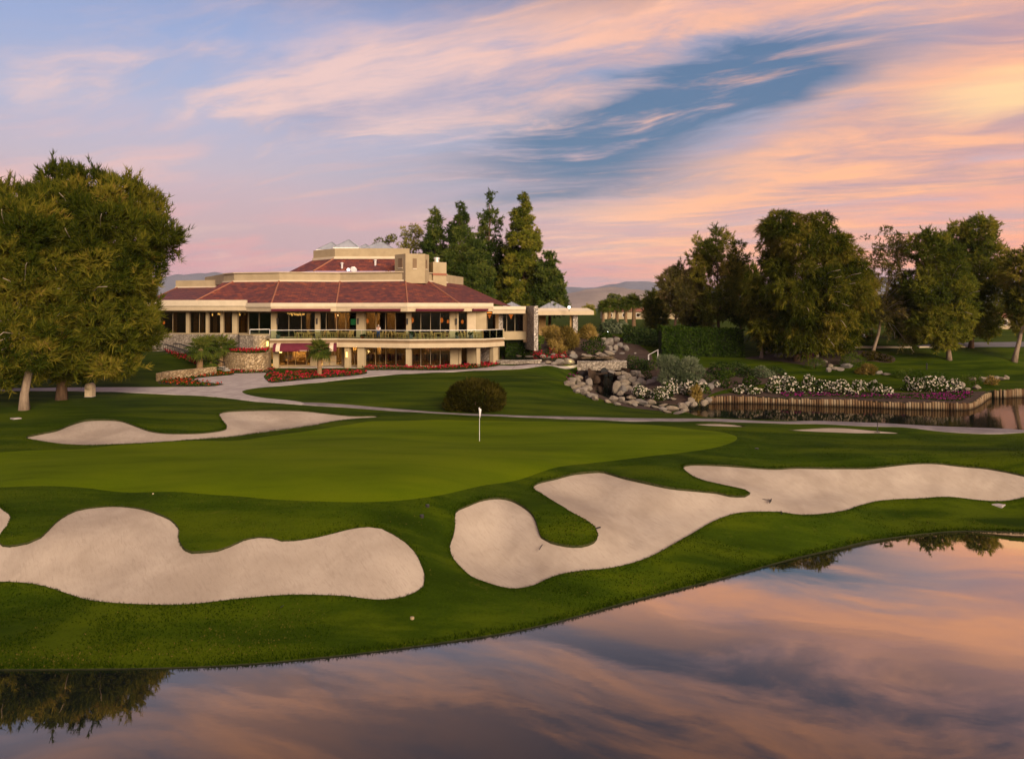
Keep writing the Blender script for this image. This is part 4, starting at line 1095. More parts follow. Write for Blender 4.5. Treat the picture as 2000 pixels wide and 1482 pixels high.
    part(MB().prism(L2([(1119, 116.8), (1128.5, 116.9), (1128.5, 118), (1119, 118)]), 6.5, 10.76), 'stone_column', 'stone_pier')
    part(MB().prism(L2([(1113, 117.3), (1118.8, 117.2), (1118.8, 118), (1113, 118)]), 6.5, 10.76), 'timber_post', 'wood_furniture')
    part(MB().prism(L2([(1052, 121), (1066, 121), (1066, 122), (1052, 122)]), 6.5, 10.76), 'timber_wall', 'wood_furniture')
    pyramid(W2(1079, 122), 2.2, 11.85, 13.0, 'metal_roof', 7)
    pyramid(W2(1000, 119), 1.7, 12.0, 12.85, 'metal_roof', 7)
    # ---- stone terrace walls at left
    sw = L2([(300, 98.6), (470, 97.4), (472, 94.4), (495, 93.4), (527, 95.2)])
    part(strip(sw, 3.0, 8.34, 0.5, 0.0), 'terrace_wall', 'stone_wall_grey')
    part(strip(sw, 8.34, 8.46, 0.62, 0.0), 'wall_cap', 'stucco')
    part(MB().prism(L2([(471.5, 94.6), (474, 94.5), (474, 95), (471.5, 95)]), 6.0, 8.3), 'drain_pipe', 'stucco_brown')
build_club()

def lit(name, kind, loc, color, power, radius=0.25):
    power *= 3.2
    d = bpy.data.lights.new(name, 'POINT'); d.energy = power; d.color = color; d.shadow_soft_size = radius
    o = bpy.data.objects.new(name, d); o.location = loc; COL.objects.link(o)
    return o
def build_lamps():
    # chandeliers of small globes
    gm = MB().lathe([(0.02, -0.13), (0.10, -0.07), (0.13, 0), (0.10, 0.07), (0.02, 0.13)], seg=8)
    gme = mesh_from('globe', gm.v, gm.f, True); gme.materials.append(M['lamp_warm'])
    labs = ['chandelier of small warm globes behind the glass above the maroon awning', 'chandelier of warm globes behind the leftmost glass, nearest the tree', 'chandelier of warm globes just left of the corner column']
    for (px, py, d, w, n), lb in zip(((578, 613, 98.5, 1.1, 16), (425, 613.5, 101, 0.8, 11), (472, 614, 101, 0.55, 8)), labs):
        c = P3(px, py, d)
        t = thing('chandelier', (c.x, c.y, c.z), lb, 'chandelier', 'chandeliers in the dining room')
        MB().tube([(0, 0, 0.0), (0, 0, ZC - c.z)], 0.02, 6).build('stem', 'bronze_frame', t)
        MB().tube([(w * math.cos(a), w * 0.7 * math.sin(a), 0.06) for a in np.linspace(0, 2 * math.pi, 17)], 0.025, 5).build('ring', 'bronze_frame', t)
        for k in range(n):
            a = 2 * math.pi * k / n; r = 1 if k % 2 else 0.55
            g = link('globe', gme, None, t, (w * r * math.cos(a), 0.7 * w * r * math.sin(a), random.uniform(-0.16, 0.12)))
        l = lit('chandelier_light', 0, (0, 0, -0.3), (1, 0.6, 0.22), 50); l.parent = t
    # orange pendants and sconces
    sp = MB().lathe([(0.05, -0.30), (0.17, -0.18), (0.20, 0.0), (0.15, 0.2), (0.05, 0.3)], seg=10)
    spm = mesh_from('shade', sp.v, sp.f, True); spm.materials.append(M['lamp_orange'])
    for px, py, d, sc, lb in ((717.5, 627, 97.5, 1.0, 'glowing orange pendant lamp behind glass beside the standing person'), (804.8, 625.5, 95.0, 1.2, 'large glowing orange pendant lamp right of the middle column'),
                          (862.5, 625.5, 97.0, 1.15, 'large glowing orange pendant lamp in the middle of the right bay'), (875, 628, 99.0, 0.85, 'small glowing orange pendant lamp beside the beige wall panel'), (903, 628.5, 97.5, 0.9, 'orange pendant lamp in the narrow window at right'),
                          (320, 630, 100, 0.8, 'orange wall lamp in the leftmost window by the tree'), (365, 632, 100.5, 0.7, 'small orange wall lamp between two left windows')):
        c = P3(px, py, d)
        t = thing('pendant_lamp', c, lb, 'lamp', 'orange pendant lamps')
        link('shade', spm, None, t, (0, 0, 0), scale=sc)
        MB().tube([(0, 0, 0.28 * sc), (0, 0, ZC - c.z)], 0.015, 5).build('cord', 'metal_black', t)
        l = lit('pendant_light', 0, (0, -0.5, 0), (1, 0.4, 0.1), 14, 0.2); l.parent = t
    # orange drop lamps in the wing
    for px, py, d, lb in ((998, 616, 103.4, 'amber hanging lamp in the right wing window'), (956, 615, 103, 'amber hanging lamp behind the narrow wing window')):
        c = P3(px, py, d)
        t = thing('pendant_lamp', c, lb, 'lamp', 'amber lamps in the wing')
        MB().lathe([(0.06, -0.5), (0.16, -0.2), (0.34, 0.1), (0.36, 0.35), (0.1, 0.4)], seg=8).build('shade', 'lamp_orange', t)
    # ceiling light panels over the terrace
    for i, (a, b) in enumerate(((573, 592), (656, 674), (721, 739), (757, 775), (826, 845), (860, 878), (915, 926))):
        q0, q1 = pt_on(offset_line(UPG, 0.5), a), pt_on(offset_line(UPG, 0.5), b)
        t = thing('ceiling_light', (q0[0], q0[1], ZC), 'long cream ceiling light glowing under the terrace ceiling, number %s from the left' % ['one', 'two', 'three', 'four', 'five', 'six', 'seven'][i], 'light', 'ceiling lights')
        mb = MB(t.location).beam(q0, q1, 0.5, (ZC - 0.14, ZC - 0.02)); mb.build('diffuser', 'lamp_cream', t)
        mb = MB(t.location).beam(q0, q1, 0.6, (ZC - 0.06, ZC + 0.0)); mb.build('housing', 'bronze_frame', t)
    # outdoor wall sconces
    for px, line, z, on, lb in ((544, UPG, 10.1, 0, 'dark wall lantern on the corner column beside the terrace'), (620.5, UPG, 10.1, 0, 'dark wall lantern on the slim terrace column'), (700.5, UPG, 10.1, 0, 'dark wall lantern on the wide terrace column'), (796.5, UPG, 10.1, 0, 'dark wall lantern on the middle terrace column'), (892, UPG, 10.1, 0, 'dark wall lantern on the slim right column'),
                            (678.5, offset_line(BAL, 0.2), 5.9, 1, 'lit wall lantern on the lower column right of the awning'), (547.5, LOG_, 6.35, 1, 'lit yellow lantern under the left end of the awning'), (551, LOG_, 6.35, 1, 'second lit yellow lantern under the left end of the awning'), (524.5, L2([(515, 95), (530, 94.5)]), 7.2, 1, 'pale lit lamp on the grey stone wall')):
        q = pt_on(line, px)
        t = thing('wall_lantern', (q[0], q[1] - 0.45, z), lb, 'lantern', 'wall lanterns')
        MB().box(-0.09, 0.09, -0.05, 0.1, -0.35, 0.35).build('glass_body', 'lamp_warm' if on else 'metal_black', t)
        MB().box(-0.12, 0.12, -0.08, 0.1, 0.35, 0.42).build('cap', 'metal_black', t)
        if on:
            l = lit('lantern_light', 0, (0, -0.3, 0), (1, 0.62, 0.2), 10, 0.15); l.parent = t
    # fill lights added to give the lower storey its glow, fixtures unseen
    for i, (px, d, pw) in enumerate(((566, 98, 140), (590, 97.5, 110), (644, 98.5, 150), (692, 98.5, 60), (742, 99, 55), (830, 99, 45))):
        x, y = W2(px, d)
        t = thing('fill_light', (x, y, ZS0), 'added warm fill light under the ground floor ceiling, %s from the left' % ['first', 'second', 'third', 'fourth', 'fifth', 'sixth'][i], 'light', 'ground floor fill lights')
        MB().lathe([(0.2, -0.08), (0.22, 0), (0.1, 0.02)], seg=10).build('lens', 'lamp_warm', t)
        l = lit('fill_light_lamp', 0, (0, 0, -0.5), (1, 0.66, 0.25), pw); l.parent = t
    for i, (px, d, pw) in enumerate(((590, 102, 50), (665, 99.5, 70), (735, 99, 60), (775, 101, 40), (840, 101, 40), (440, 103, 35), (345, 103, 25))):  # more fill lights, added to warm the dining room behind the glass
        x, y = W2(px, d)
        t = thing('fill_light', (x, y, ZC), 'added warm fill light under the dining room ceiling, %s from the left' % ['fifth', 'sixth', 'seventh', 'eighth', 'ninth', 'second', 'first'][i], 'light', 'upper fill lights')
        MB().lathe([(0.2, -0.08), (0.22, 0), (0.1, 0.02)], seg=10).build('lens', 'lamp_warm', t)
        l = lit('fill_light_lamp', 0, (0, 0, -0.5), (1, 0.66, 0.28), pw); l.parent = t
    # roof floodlights
    for px, py, d, lb in ((681, 527, 105.5, 'bright white floodlight at the foot of the upper tiled roof'), (1111.5, 600, 113.5, 'bright white floodlight on the flat canopy roof')):
        c = P3(px, py, d)
        t = thing('floodlight', c, lb, 'floodlight')
        MB().tube([(0, 0.15, 0), (0, -0.2, 0)], [0.16, 0.24], 12).build('housing', 'metal_light', t)
        MB().tube([(0, -0.21, 0), (0, -0.24, 0)], 0.2, 12).build('lens', 'lamp_white', t)
        MB().tube([(0, 0.05, 0), (0, 0.05, -0.7)], 0.04, 6).build('bracket', 'metal_black', t)
    c = P3(690, 528, 105.5)
    t = thing('satellite_dish', c, 'pale satellite dish beside the roof floodlight', 'dish')
    MB().lathe([(0.05, 0), (0.3, 0.06), (0.5, 0.2), (0.5, 0.23), (0.3, 0.1)], seg=14).build('dish', 'metal_light', t).rotation_euler = (math.radians(60), 0, 0.5)
    MB().tube([(0, 0.1, 0), (0, 0.2, -0.8)], 0.04, 6).build('mast', 'metal_light', t)
build_lamps()
# ------------------------------------------------------------------ vegetation
def rand_dirs(n):
    v = RNG.normal(size=(n, 3)); return v / np.linalg.norm(v, axis=1, keepdims=True)
def norm_(v): return v / np.maximum(np.linalg.norm(v, axis=1, keepdims=True), 1e-9)
def lobe_points(lobes, per_m2, shell=(0.55, 1.03), cull=0.72, up=0.0):
    """sample points on the outer shells of ellipsoid lobes; returns pts, normals, lobe tint"""
    P, N, T = [], [], []
    C = np.array([l[0] for l in lobes]); R = np.array([l[1] for l in lobes])
    for i, (c, r) in enumerate(zip(C, R)):
        area = 4 * math.pi * ((r[0] * r[1]) ** 1.6 / 3 + (r[0] * r[2]) ** 1.6 / 3 + (r[1] * r[2]) ** 1.6 / 3) ** (1 / 1.6)
        n = max(6, int(area * per_m2))
        d = rand_dirs(n); d[:, 2] += up; d = norm_(d)
        s = RNG.uniform(shell[0] ** 2, shell[1] ** 2, n) ** 0.5
        p = c + d * r * s[:, None]
        keep = np.ones(n, bool)
        for j in range(len(C)):
            if j == i: continue
            if np.linalg.norm(C[j] - c) > R[j].max() + r.max(): continue
            keep &= (((p - C[j]) / R[j]) ** 2).sum(1) > cull ** 2
        P.append(p[keep]); N.append(norm_(d[keep] / r)); T.append(np.full(keep.sum(), lobes[i][2] if len(lobes[i]) > 2 else RNG.uniform(0, 1)))
    return np.concatenate(P), np.concatenate(N), np.concatenate(T)
def needle_mesh(name, P, N, T, length, width, blades, lift=0.25, spread=0.9, out=0.9):
    """tufts of narrow blades"""
    n = len(P); k = blades
    base = np.repeat(P, k, 0); nn = np.repeat(N, k, 0)
    d = norm_(nn * out + RNG.normal(size=(n * k, 3)) * spread * 0.6 + np.array([0, 0, lift]))
    side = norm_(np.cross(d, RNG.normal(size=(n * k, 3))))
    L = length * RNG.uniform(0.55, 1.25, (n * k, 1)); W = width * RNG.uniform(0.6, 1.3, (n * k, 1))
    v = np.stack([base - side * W / 2, base + side * W / 2, base + d * L * 0.7 + side * W * 0.35, base + d * L], 1)
    tint = np.repeat(np.clip(T * 0.72 + RNG.uniform(0, 0.28, n), 0, 1), k)
    verts = v.reshape(-1, 3)
    idx = np.arange(n * k) * 4
    faces = np.concatenate([np.stack([idx, idx + 1, idx + 2], 1), np.stack([idx, idx + 2, idx + 3], 1)])
    return mesh_np(name, verts, faces, np.repeat(tint, 4))
def leaf_mesh(name, P, N, T, size, aspect=1.7, flat=0.6, droop=0.0):
    """single diamond leaves"""
    n = len(P)
    nrm = norm_(N * flat + RNG.normal(size=(n, 3)) * 0.6)
    a = norm_(np.cross(nrm, RNG.normal(size=(n, 3)))); a[:, 2] -= droop; a = norm_(a)
    b = norm_(np.cross(nrm, a))
    s = size * RNG.uniform(0.6, 1.35, (n, 1))
    v = np.stack([P - a * s * aspect / 2, P + b * s / 2, P + a * s * aspect / 2, P - b * s / 2], 1)
    idx = np.arange(n) * 4
    faces = np.concatenate([np.stack([idx, idx + 1, idx + 2], 1), np.stack([idx, idx + 2, idx + 3], 1)])
    tint = np.clip(T * 0.6 + RNG.uniform(0, 0.4, n), 0, 1)
    return mesh_np(name, v.reshape(-1, 3), faces, np.repeat(tint, 4))
def crown_lobes(prof, n, lobe, depth=0.9, inner=0.45, wob=1.0, flatten=0.8, hole=0.0):
    """prof: list of (z, cx, half_width) in metres relative to the base; lobes fill the round volume it sweeps"""
    z = np.array([p[0] for p in prof]); cx = np.array([p[1] for p in prof]); hw = np.array([p[2] for p in prof])
    zz = np.linspace(z.min(), z.max(), 200); wgt = np.interp(zz, z, hw) + 0.4; wgt /= wgt.sum()
    out = []
    for i in range(n):
        h = RNG.choice(zz, p=wgt); w = np.interp(h, z, hw); c = np.interp(h, z, cx)
        a = RNG.uniform(0, 2 * math.pi); q = math.sqrt(RNG.uniform(inner ** 2, 1.0))
        r = lobe * RNG.uniform(0.65, 1.3) * (0.38 + 0.62 * min(1.0, w / (hw.max() + 1e-6)))
        rr = max(0.0, w - r * 0.75) * q
        out.append((np.array([c + rr * math.cos(a), rr * depth * math.sin(a), h]), np.array([r, r, r * flatten]), RNG.uniform(0, 1)))
    return out
def tree(name, px, py, prof_px, label, leaf, bark, n_lobes, lobe, style, dens, d=None, lean=None, group='trees', trunk_r=0.3, twigs=10, inner=0.45, fork=0.4, blade=(0.5, 0.07, 6), depth=0.9, trunk_to=0.75, lift=0.25, flatten=0.8, base_z=None, pale=0, shoots=(0, 1.0, 0.5)):
    """tree whose foot shows at image point (px, py) and whose crown is given as rows (y, left, right) of the photograph"""
    if d is None: g = G(px, py)
    else:
        x, y = W2(px, d); g = Vector((x, y, ground_z(x, y) if base_z is None else base_z))
    D = g.y
    prof = []
    for y_, l, r in prof_px:
        prof.append((ZP(y_, D) - g.z, ((l + r) / 2 - HX) / FPX * D - g.x, (r - l) / 2 / FPX * D))
    prof.sort()
    t = thing(name, g, label, 'tree', group)
    lobes = crown_lobes(prof, n_lobes, lobe, depth, inner, flatten=flatten)
    P, N, T = lobe_points(lobes, dens)
    if shoots[0]:
        k = RNG.choice(len(P), min(len(P), shoots[0]), replace=False)
        dr = norm_(N[k] * 0.8 + RNG.normal(size=(len(k), 3)) * 0.25 + np.array([0, 0, shoots[2]]))
        ln = shoots[1] * RNG.uniform(0.4, 1.2, (len(k), 1)); ext = []
        for s_ in (0.25, 0.5, 0.75, 1.0): ext.append(P[k] + dr * ln * s_ + RNG.normal(size=(len(k), 3)) * 0.07 * (1.2 - s_))
        tt = np.clip(T[k] + RNG.uniform(-0.15, 0.3, len(k)), 0, 1)
        P = np.concatenate([P] + ext); N = np.concatenate([N] + [dr] * 4); T = np.concatenate([T] + [tt] * 4)
    if style == 'needle': me = needle_mesh('crown', P, N, T, blade[0], blade[1], blade[2], lift)
    else: me = leaf_mesh('crown', P, N, T, blade[0], blade[1], droop=0.4)
    link('crown', me, leaf, t)
    # trunk and limbs
    z = [p[0] for p in prof]; top = z[-1]
    cxs = lambda h: float(np.interp(h, z, [p[1] for p in prof]))
    h1 = top * trunk_to; path = []; rad = []
    ln = lean or 0.0
    for k in range(9):
        s = k / 8; h = -0.3 + (h1 + 0.3) * s
        target = cxs(max(h, z[0]))
        cx = ln * math.sin(s * math.pi) + target * s ** 1.4
        path.append((cx + RNG.normal() * 0.04 * h1 * 0.1, RNG.normal() * 0.03 * h1 * 0.1, h)); rad.append(trunk_r * (1.35 if k == 0 else 1.0) * (1 - 0.8 * s))
    MB().tube(path, rad, 9, jitter=0.06).build('trunk', bark, t, smooth=True)
    pick = list(RNG.permutation(len(lobes))[:twigs])
    if pale:
        fr = sorted(range(len(lobes)), key=lambda i: lobes[i][0][1] - 0.5 * lobes[i][1][1])[:max(pale * 2, 6)]
        pick = [int(i) for i in RNG.permutation(fr)[:pale]] + pick[pale:]
    for q, i in enumerate(pick):
        c = lobes[i][0] if q >= pale else lobes[i][0] + np.array([RNG.normal() * 0.5, -lobes[i][1][1] * 0.95, -0.2]); s = min(0.95, max(fork * 0.6, (c[2] - top * 0.18) / max(h1, 0.1) * 0.85)); s = max(0.42, min(0.95, s))
        k = s * 8; k0 = min(7, int(k)); f = k - k0
        st = Vector(path[k0]).lerp(Vector(path[k0 + 1]), f); en = Vector(c)
        mid = st.lerp(en, 0.5) + Vector((RNG.normal() * 0.25, RNG.normal() * 0.25, 0.12 * (en - st).length))
        r0 = trunk_r * (1 - 0.8 * s) * (0.3 if q < pale else 0.5)
        en2 = en + ((en - mid) * 0.35 + Vector((RNG.normal() * 0.3, -0.25, -0.35)) if q < pale else Vector((0, 0, 0)))
        MB().tube([st, st.lerp(mid, 0.5) + Vector((0, 0, 0.1)), mid, en, en2 + Vector((0, 0, .02))], [r0, r0 * 0.8, r0 * 0.6, max(0.035, r0 * 0.35), 0.02], 6).build('branch', 'branch_pale' if q < pale else bark, t, smooth=True)
    return t

def build_left_trees():
    L = 'trees at the left edge'
    NB = (0.62, 0.075, 6)
    tree('tamarisk_tree', 120, 781, [(338, 120, 175), (350, 95, 215), (370, 75, 262), (395, 60, 318), (430, 50, 345), (465, 60, 350), (500, 70, 332), (540, 70, 322), (580, 80, 318), (620, 80, 312), (655, 80, 305), (690, 70, 275), (715, 75, 255), (735, 205, 250), (738, 110, 150)],
         'huge spreading olive green tree whose crown reaches over the clubhouse end', 'leaf_tamarisk', 'bark_brown', 215, 1.4, 'needle', 10.0, lean=0.3, group=L, trunk_r=0.42, twigs=26, blade=NB, pale=14, inner=0.5, lift=0.55, shoots=(2200, 0.95, 0.5))
    tree('tamarisk_tree', 47, 801, [(400, 20, 70), (420, -30, 115), (460, -60, 135), (510, -70, 140), (560, -60, 135), (610, -50, 135), (660, -40, 130), (700, -30, 125), (722, -20, 100), (748, -60, 30)],
         'olive green tree on the nearest pale leaning trunk at left', 'leaf_tamarisk', 'bark_grey', 135, 1.25, 'needle', 10.0, lean=0.55, group=L, trunk_r=0.36, twigs=22, blade=NB, pale=12, lift=0.5, shoots=(1200, 0.9, 0.4))
    tree('tamarisk_tree', -45, 790, [(360, -60, 60), (400, -120, 80), (470, -160, 70), (560, -160, 60), (640, -150, 50), (700, -120, 45), (755, -80, 40)],
         'olive green tree cut by the left edge of the picture', 'leaf_tamarisk', 'bark_brown', 70, 1.9, 'needle', 9.0, group=L, trunk_r=0.4, twigs=10, blade=NB, pale=5, lift=0.5, shoots=(700, 1.2, 0.5))
    tree('tamarisk_tree', 22, 760, [(640, -30, 60), (680, -40, 70), (720, -35, 50), (745, -20, 35)],
         'small low olive tree behind the leaning trunks', 'leaf_tamarisk', 'bark_brown', 18, 1.0, 'needle', 10.0, group=L, trunk_r=0.2, twigs=6, blade=NB, lift=0.2)
build_left_trees()

def build_conifers():
    NB = (0.55, 0.12, 6); g = 'tall conifers behind the clubhouse'
    def con(px, d, top, wmax, bot, label, n=70, lobe=1.1, leaf='leaf_deodar', sh=0.0, dens=11, tip=5, bz=7.6, ragged=0.32):
        rows = []
        ys = np.linspace(top, bot, 13)
        for i, y in enumerate(ys):
            s = i / 12; w = 1.2 * (tip + (wmax - tip) * s ** 0.62)
            rows.append((y, px - w * RNG.uniform(0.72, 1.18), px + w * RNG.uniform(0.72, 1.18)))
        tree('conifer_tree', px, 0, rows, label, leaf, 'bark_brown', n, lobe, 'needle', dens, d=d, group=g, trunk_r=0.34, twigs=8, blade=NB, inner=0.55, depth=1.0, trunk_to=0.93, flatten=0.62, base_z=bz, lift=-0.1, shoots=(500, 0.9, 0.1))
    con(851, 133, 406, 33, 606, 'narrow dark conifer behind the clubhouse, left of the tallest four', 127, 1.05)
    con(897, 130, 393, 47, 606, 'broad dark conifer rising right above the chimney', 187, 1.2)
    con(957, 134, 374, 33, 604, 'tallest thin conifer with sky showing through its crown', 102, 0.95, dens=7.5)
    con(1022, 128, 380, 50, 606, 'tall conifer with full skirt right of the clubhouse roof', 212, 1.2, leaf='leaf_pine_green')
    con(1073, 124, 492, 36, 606, 'short conifer at the right end of the row', 93, 0.95)
    con(930, 126, 470, 50, 606, 'low bushy conifer filling the gap above the roof', 119, 1.2)
    con(980, 136, 470, 30, 606, 'slim half hidden conifer between the two tallest', 68, 1.0)
    pn = (0.5, 0.10, 5)
    tree('pine_tree', 797, 0, [(436, 785, 808), (450, 772, 828), (470, 768, 832), (490, 775, 825), (515, 780, 815)], 'rounded brown green pine left of the conifer row', 'leaf_pine', 'bark_brown', 26, 0.95, 'needle', 7, d=140, base_z=8, group=g, twigs=12, blade=pn, trunk_r=0.28)
    tree('pine_tree', 758, 0, [(458, 748, 772), (470, 730, 786), (488, 726, 790), (505, 735, 785)], 'low brown green pine just above the skylights', 'leaf_pine', 'bark_brown', 20, 0.9, 'needle', 7, d=142, base_z=8, group=g, twigs=10, blade=pn, trunk_r=0.25)
build_conifers()

def build_right_trees():
    g = 'grove of trees at right'; NB = (0.55, 0.09, 6)
    tree('pine_tree', 1317, 652, [(518, 1322, 1345), (535, 1296, 1362), (560, 1288, 1372), (590, 1292, 1370), (615, 1300, 1352)], 'light green rounded tree at the left end of the grove', 'leaf_sparse', 'bark_brown', 61, 1.2, 'needle', 7.5, d=122, group=g, twigs=12, shoots=(700, 1.0, 0.25), blade=NB, pale=4, trunk_r=0.3)
    tree('pine_tree', 1403, 664, [(450, 1385, 1415), (465, 1352, 1448), (490, 1338, 1462), (520, 1345, 1458), (550, 1352, 1450), (585, 1350, 1450), (620, 1365, 1440)], 'brownish pine with open crown behind the tall hedge', 'leaf_pine', 'bark_brown', 78, 1.15, 'needle', 8, d=119, group=g, twigs=18, shoots=(700, 1.0, 0.25), blade=NB, trunk_r=0.33)
    tree('pine_tree', 1270, 655, [(575, 1262, 1285), (590, 1250, 1300), (615, 1248, 1305), (638, 1255, 1300)], 'small dark tree at the edge of the far lawn', 'leaf_pine_green', 'bark_brown', 27, 0.95, 'needle', 8, d=135, group=g, twigs=5, shoots=(700, 1.0, 0.25), blade=NB, trunk_r=0.2)
    tree('weeping_tree', 1553, 704, [(421, 1478, 1520), (432, 1470, 1650), (455, 1478, 1672), (490, 1480, 1690), (530, 1470, 1702), (570, 1462, 1705), (610, 1465, 1700), (650, 1470, 1690), (675, 1510, 1668)], 'biggest drooping olive tree in the middle of the grove', 'leaf_tamarisk', 'bark_brown', 212, 1.55, 'needle', 8, group=g, lean=0.7, twigs=26, shoots=(2000, 1.6, -0.9), blade=(0.65, 0.085, 6), pale=14, trunk_r=0.42, lift=-0.25)
    tree('weeping_tree', 1487, 699, [(560, 1470, 1500), (600, 1455, 1520), (640, 1460, 1522), (672, 1470, 1510)], 'small drooping olive tree beside the tall hedge', 'leaf_tamarisk', 'bark_grey', 30, 1.1, 'needle', 8.5, group=g, lean=0.2, twigs=8, shoots=(500, 1.4, -0.9), blade=(0.6, 0.085, 6), pale=4, trunk_r=0.26, lift=-0.3)
    tree('sparse_tree', 1703, 696, [(447, 1710, 1745), (462, 1692, 1768), (490, 1690, 1775), (520, 1700, 1778), (560, 1705, 1790), (600, 1700, 1800), (640, 1715, 1800), (668, 1745, 1795)], 'thin see through tree with bare pale branches', 'leaf_sparse', 'bark_grey', 78, 0.72, 'needle', 8.5, group=g, lean=0.3, twigs=34, shoots=(500, 1.2, -0.6), blade=(0.42, 0.085, 5), pale=26, trunk_r=0.25, inner=0.3)
    tree('pine_tree', 1853, 703, [(452, 1790, 1818), (468, 1776, 1852), (500, 1770, 1880), (540, 1764, 1893), (580, 1762, 1900), (620, 1770, 1905), (655, 1785, 1890), (672, 1805, 1870)], 'dense round green tree with a straight pale trunk', 'leaf_pine_green', 'bark_grey', 132, 1.4, 'needle', 8.5, group=g, twigs=12, shoots=(700, 1.0, 0.25), blade=NB, pale=3, trunk_r=0.33)
    tree('pine_tree', 1895, 690, [(426, 1880, 1910), (440, 1850, 1950), (470, 1846, 1958), (510, 1860, 1960), (560, 1870, 1962), (610, 1868, 1955), (650, 1875, 1945)], 'taller dark green tree behind the dense round one', 'leaf_pine_green', 'bark_brown', 122, 1.4, 'needle', 8, d=114, group=g, twigs=12, shoots=(700, 1.0, 0.25), blade=NB, trunk_r=0.35)
    tree('pine_tree', 1980, 706, [(480, 1975, 2010), (500, 1962, 2050), (540, 1958, 2075), (580, 1965, 2080), (615, 1970, 2075), (640, 1985, 2060)], 'dark tree with forked trunk cut by the right edge', 'leaf_pine', 'bark_grey', 88, 1.3, 'needle', 8.5, group=g, lean=0.35, twigs=14, shoots=(700, 1.0, 0.25), blade=NB, trunk_r=0.36, pale=3)
    tree('pine_tree', 1640, 684, [(520, 1640, 1690), (560, 1625, 1715), (600, 1625, 1720), (640, 1630, 1710), (668, 1640, 1700)], 'shadowy green tree half hidden behind the biggest drooping one', 'leaf_pine_green', 'bark_brown', 57, 1.3, 'needle', 7.5, d=122, group=g, twigs=6, shoots=(700, 1.0, 0.25), blade=NB)
    tree('pine_tree', 1445, 668, [(525, 1435, 1475), (560, 1420, 1492), (600, 1420, 1495), (640, 1425, 1490)], 'dark green tree filling behind the hedge right end', 'leaf_pine_green', 'bark_brown', 57, 1.2, 'needle', 7.5, d=126, group=g, twigs=6, shoots=(700, 1.0, 0.25), blade=NB)
    tree('pine_tree', 1760, 676, [(560, 1745, 1790), (600, 1730, 1800), (640, 1735, 1795), (665, 1745, 1785)], 'low dark tree seen behind the thin bare one', 'leaf_pine_green', 'bark_brown', 40, 1.2, 'needle', 7.5, d=128, group=g, twigs=5, shoots=(700, 1.0, 0.25), blade=NB)
    tree('pine_tree', 1345, 655, [(555, 1335, 1375), (590, 1325, 1392), (625, 1330, 1392), (645, 1340, 1385)], 'shadowy green tree behind the hedge left end', 'leaf_pine', 'bark_brown', 47, 1.15, 'needle', 7.5, d=127, group=g, twigs=6, shoots=(700, 1.0, 0.25), blade=NB)
    # far tree line
    far = [(1150, 330, 16, 10), (1190, 340, 20, 11), (1235, 300, 22, 11), (1290, 290, 26, 14), (1345, 280, 30, 15), (1420, 270, 34, 16), (1500, 260, 34, 17), (1580, 250, 34, 17), (1660, 255, 36, 18), (1740, 250, 36, 17), (1815, 245, 36, 17), (1890, 240, 36, 16), (1965, 235, 36, 16), (2040, 235, 36, 16),
           (290, 230, 30, 8), (240, 240, 34, 9), (180, 230, 36, 10), (110, 240, 40, 10), (40, 235, 40, 11), (-40, 235, 40, 11)]
    names = ['first', 'second', 'third', 'fourth', 'fifth', 'sixth', 'seventh', 'eighth', 'ninth', 'tenth', 'eleventh', 'twelfth', 'thirteenth', 'fourteenth']
    for i, (px, d, w, h) in enumerate(far):
        x, y = W2(px, d); gz = ground_z(x, y); hh = h * RNG.uniform(0.8, 1.1) * (0.55 if i < 14 else 0.8)
        py0 = 600 - (gz - 12) * FPX / d
        rows = [(py0 - hh * FPX / d, px - w * .3, px + w * .3), (py0 - hh * 0.75 * FPX / d, px - w * .9, px + w * .9), (py0 - hh * 0.4 * FPX / d, px - w, px + w), (py0 - hh * 0.1 * FPX / d, px - w * .8, px + w * .8)]
        lb = ('far dark green tree on the horizon, %s from the clubhouse' % names[i]) if i < 14 else ('far tree behind the left trees, %s from the clubhouse' % names[i - 14])
        tree('far_tree', px, 0, rows, lb, 'leaf_pine_green' if i % 2 else 'leaf_pine', 'bark_brown', 16, 2.0, 'needle', 1.9, d=d, group='far tree line', twigs=3, blade=(1.2, 0.22, 5), trunk_r=0.3)
build_right_trees()

# ---- palms
def frond_mesh(L, nleaf, fold, drop):
    """fan leaf: petiole plus a rosette of folded segments"""
    mb = MB()
    pet = [(0, 0, 0), (L * 0.25, 0, L * 0.10), (L * 0.5, 0, L * 0.12)]
    mb.tube(pet, [0.035, 0.028, 0.022], 4)
    c = Vector(pet[-1])
    for k in range(nleaf):
        a = math.radians(-118 + 236 * k / (nleaf - 1)); ln = L * 0.62 * (1 - 0.22 * abs(a) / 2.1) * random.uniform(0.9, 1.08)
        d = Vector((math.cos(a), math.sin(a), 0)); s = Vector((-d.y, d.x, 0)) * (ln * 0.085)
        m = c + d * ln * 0.6 + Vector((0, 0, -drop * ln * 0.18)); t = c + d * ln + Vector((0, 0, -drop * ln * 0.55))
        up = Vector((0, 0, fold * ln * 0.05))
        mb.add([c, m - s, m + up, m + s, t], [(0, 1, 2), (0, 2, 3), (1, 4, 2), (2, 4, 3)])
    me = mesh_from('frond', mb.v, mb.f)
    a = me.attributes.new('tint', 'FLOAT', 'POINT'); a.data.foreach_set('value', [random.uniform(0.2, 0.8)] * len(me.vertices))
    me.materials.append(M['leaf_palm'])
    return me
FRONDS = [frond_mesh(1.0, 13, 1.0, dr) for dr in (0.25, 0.5, 0.9, 1.2)]
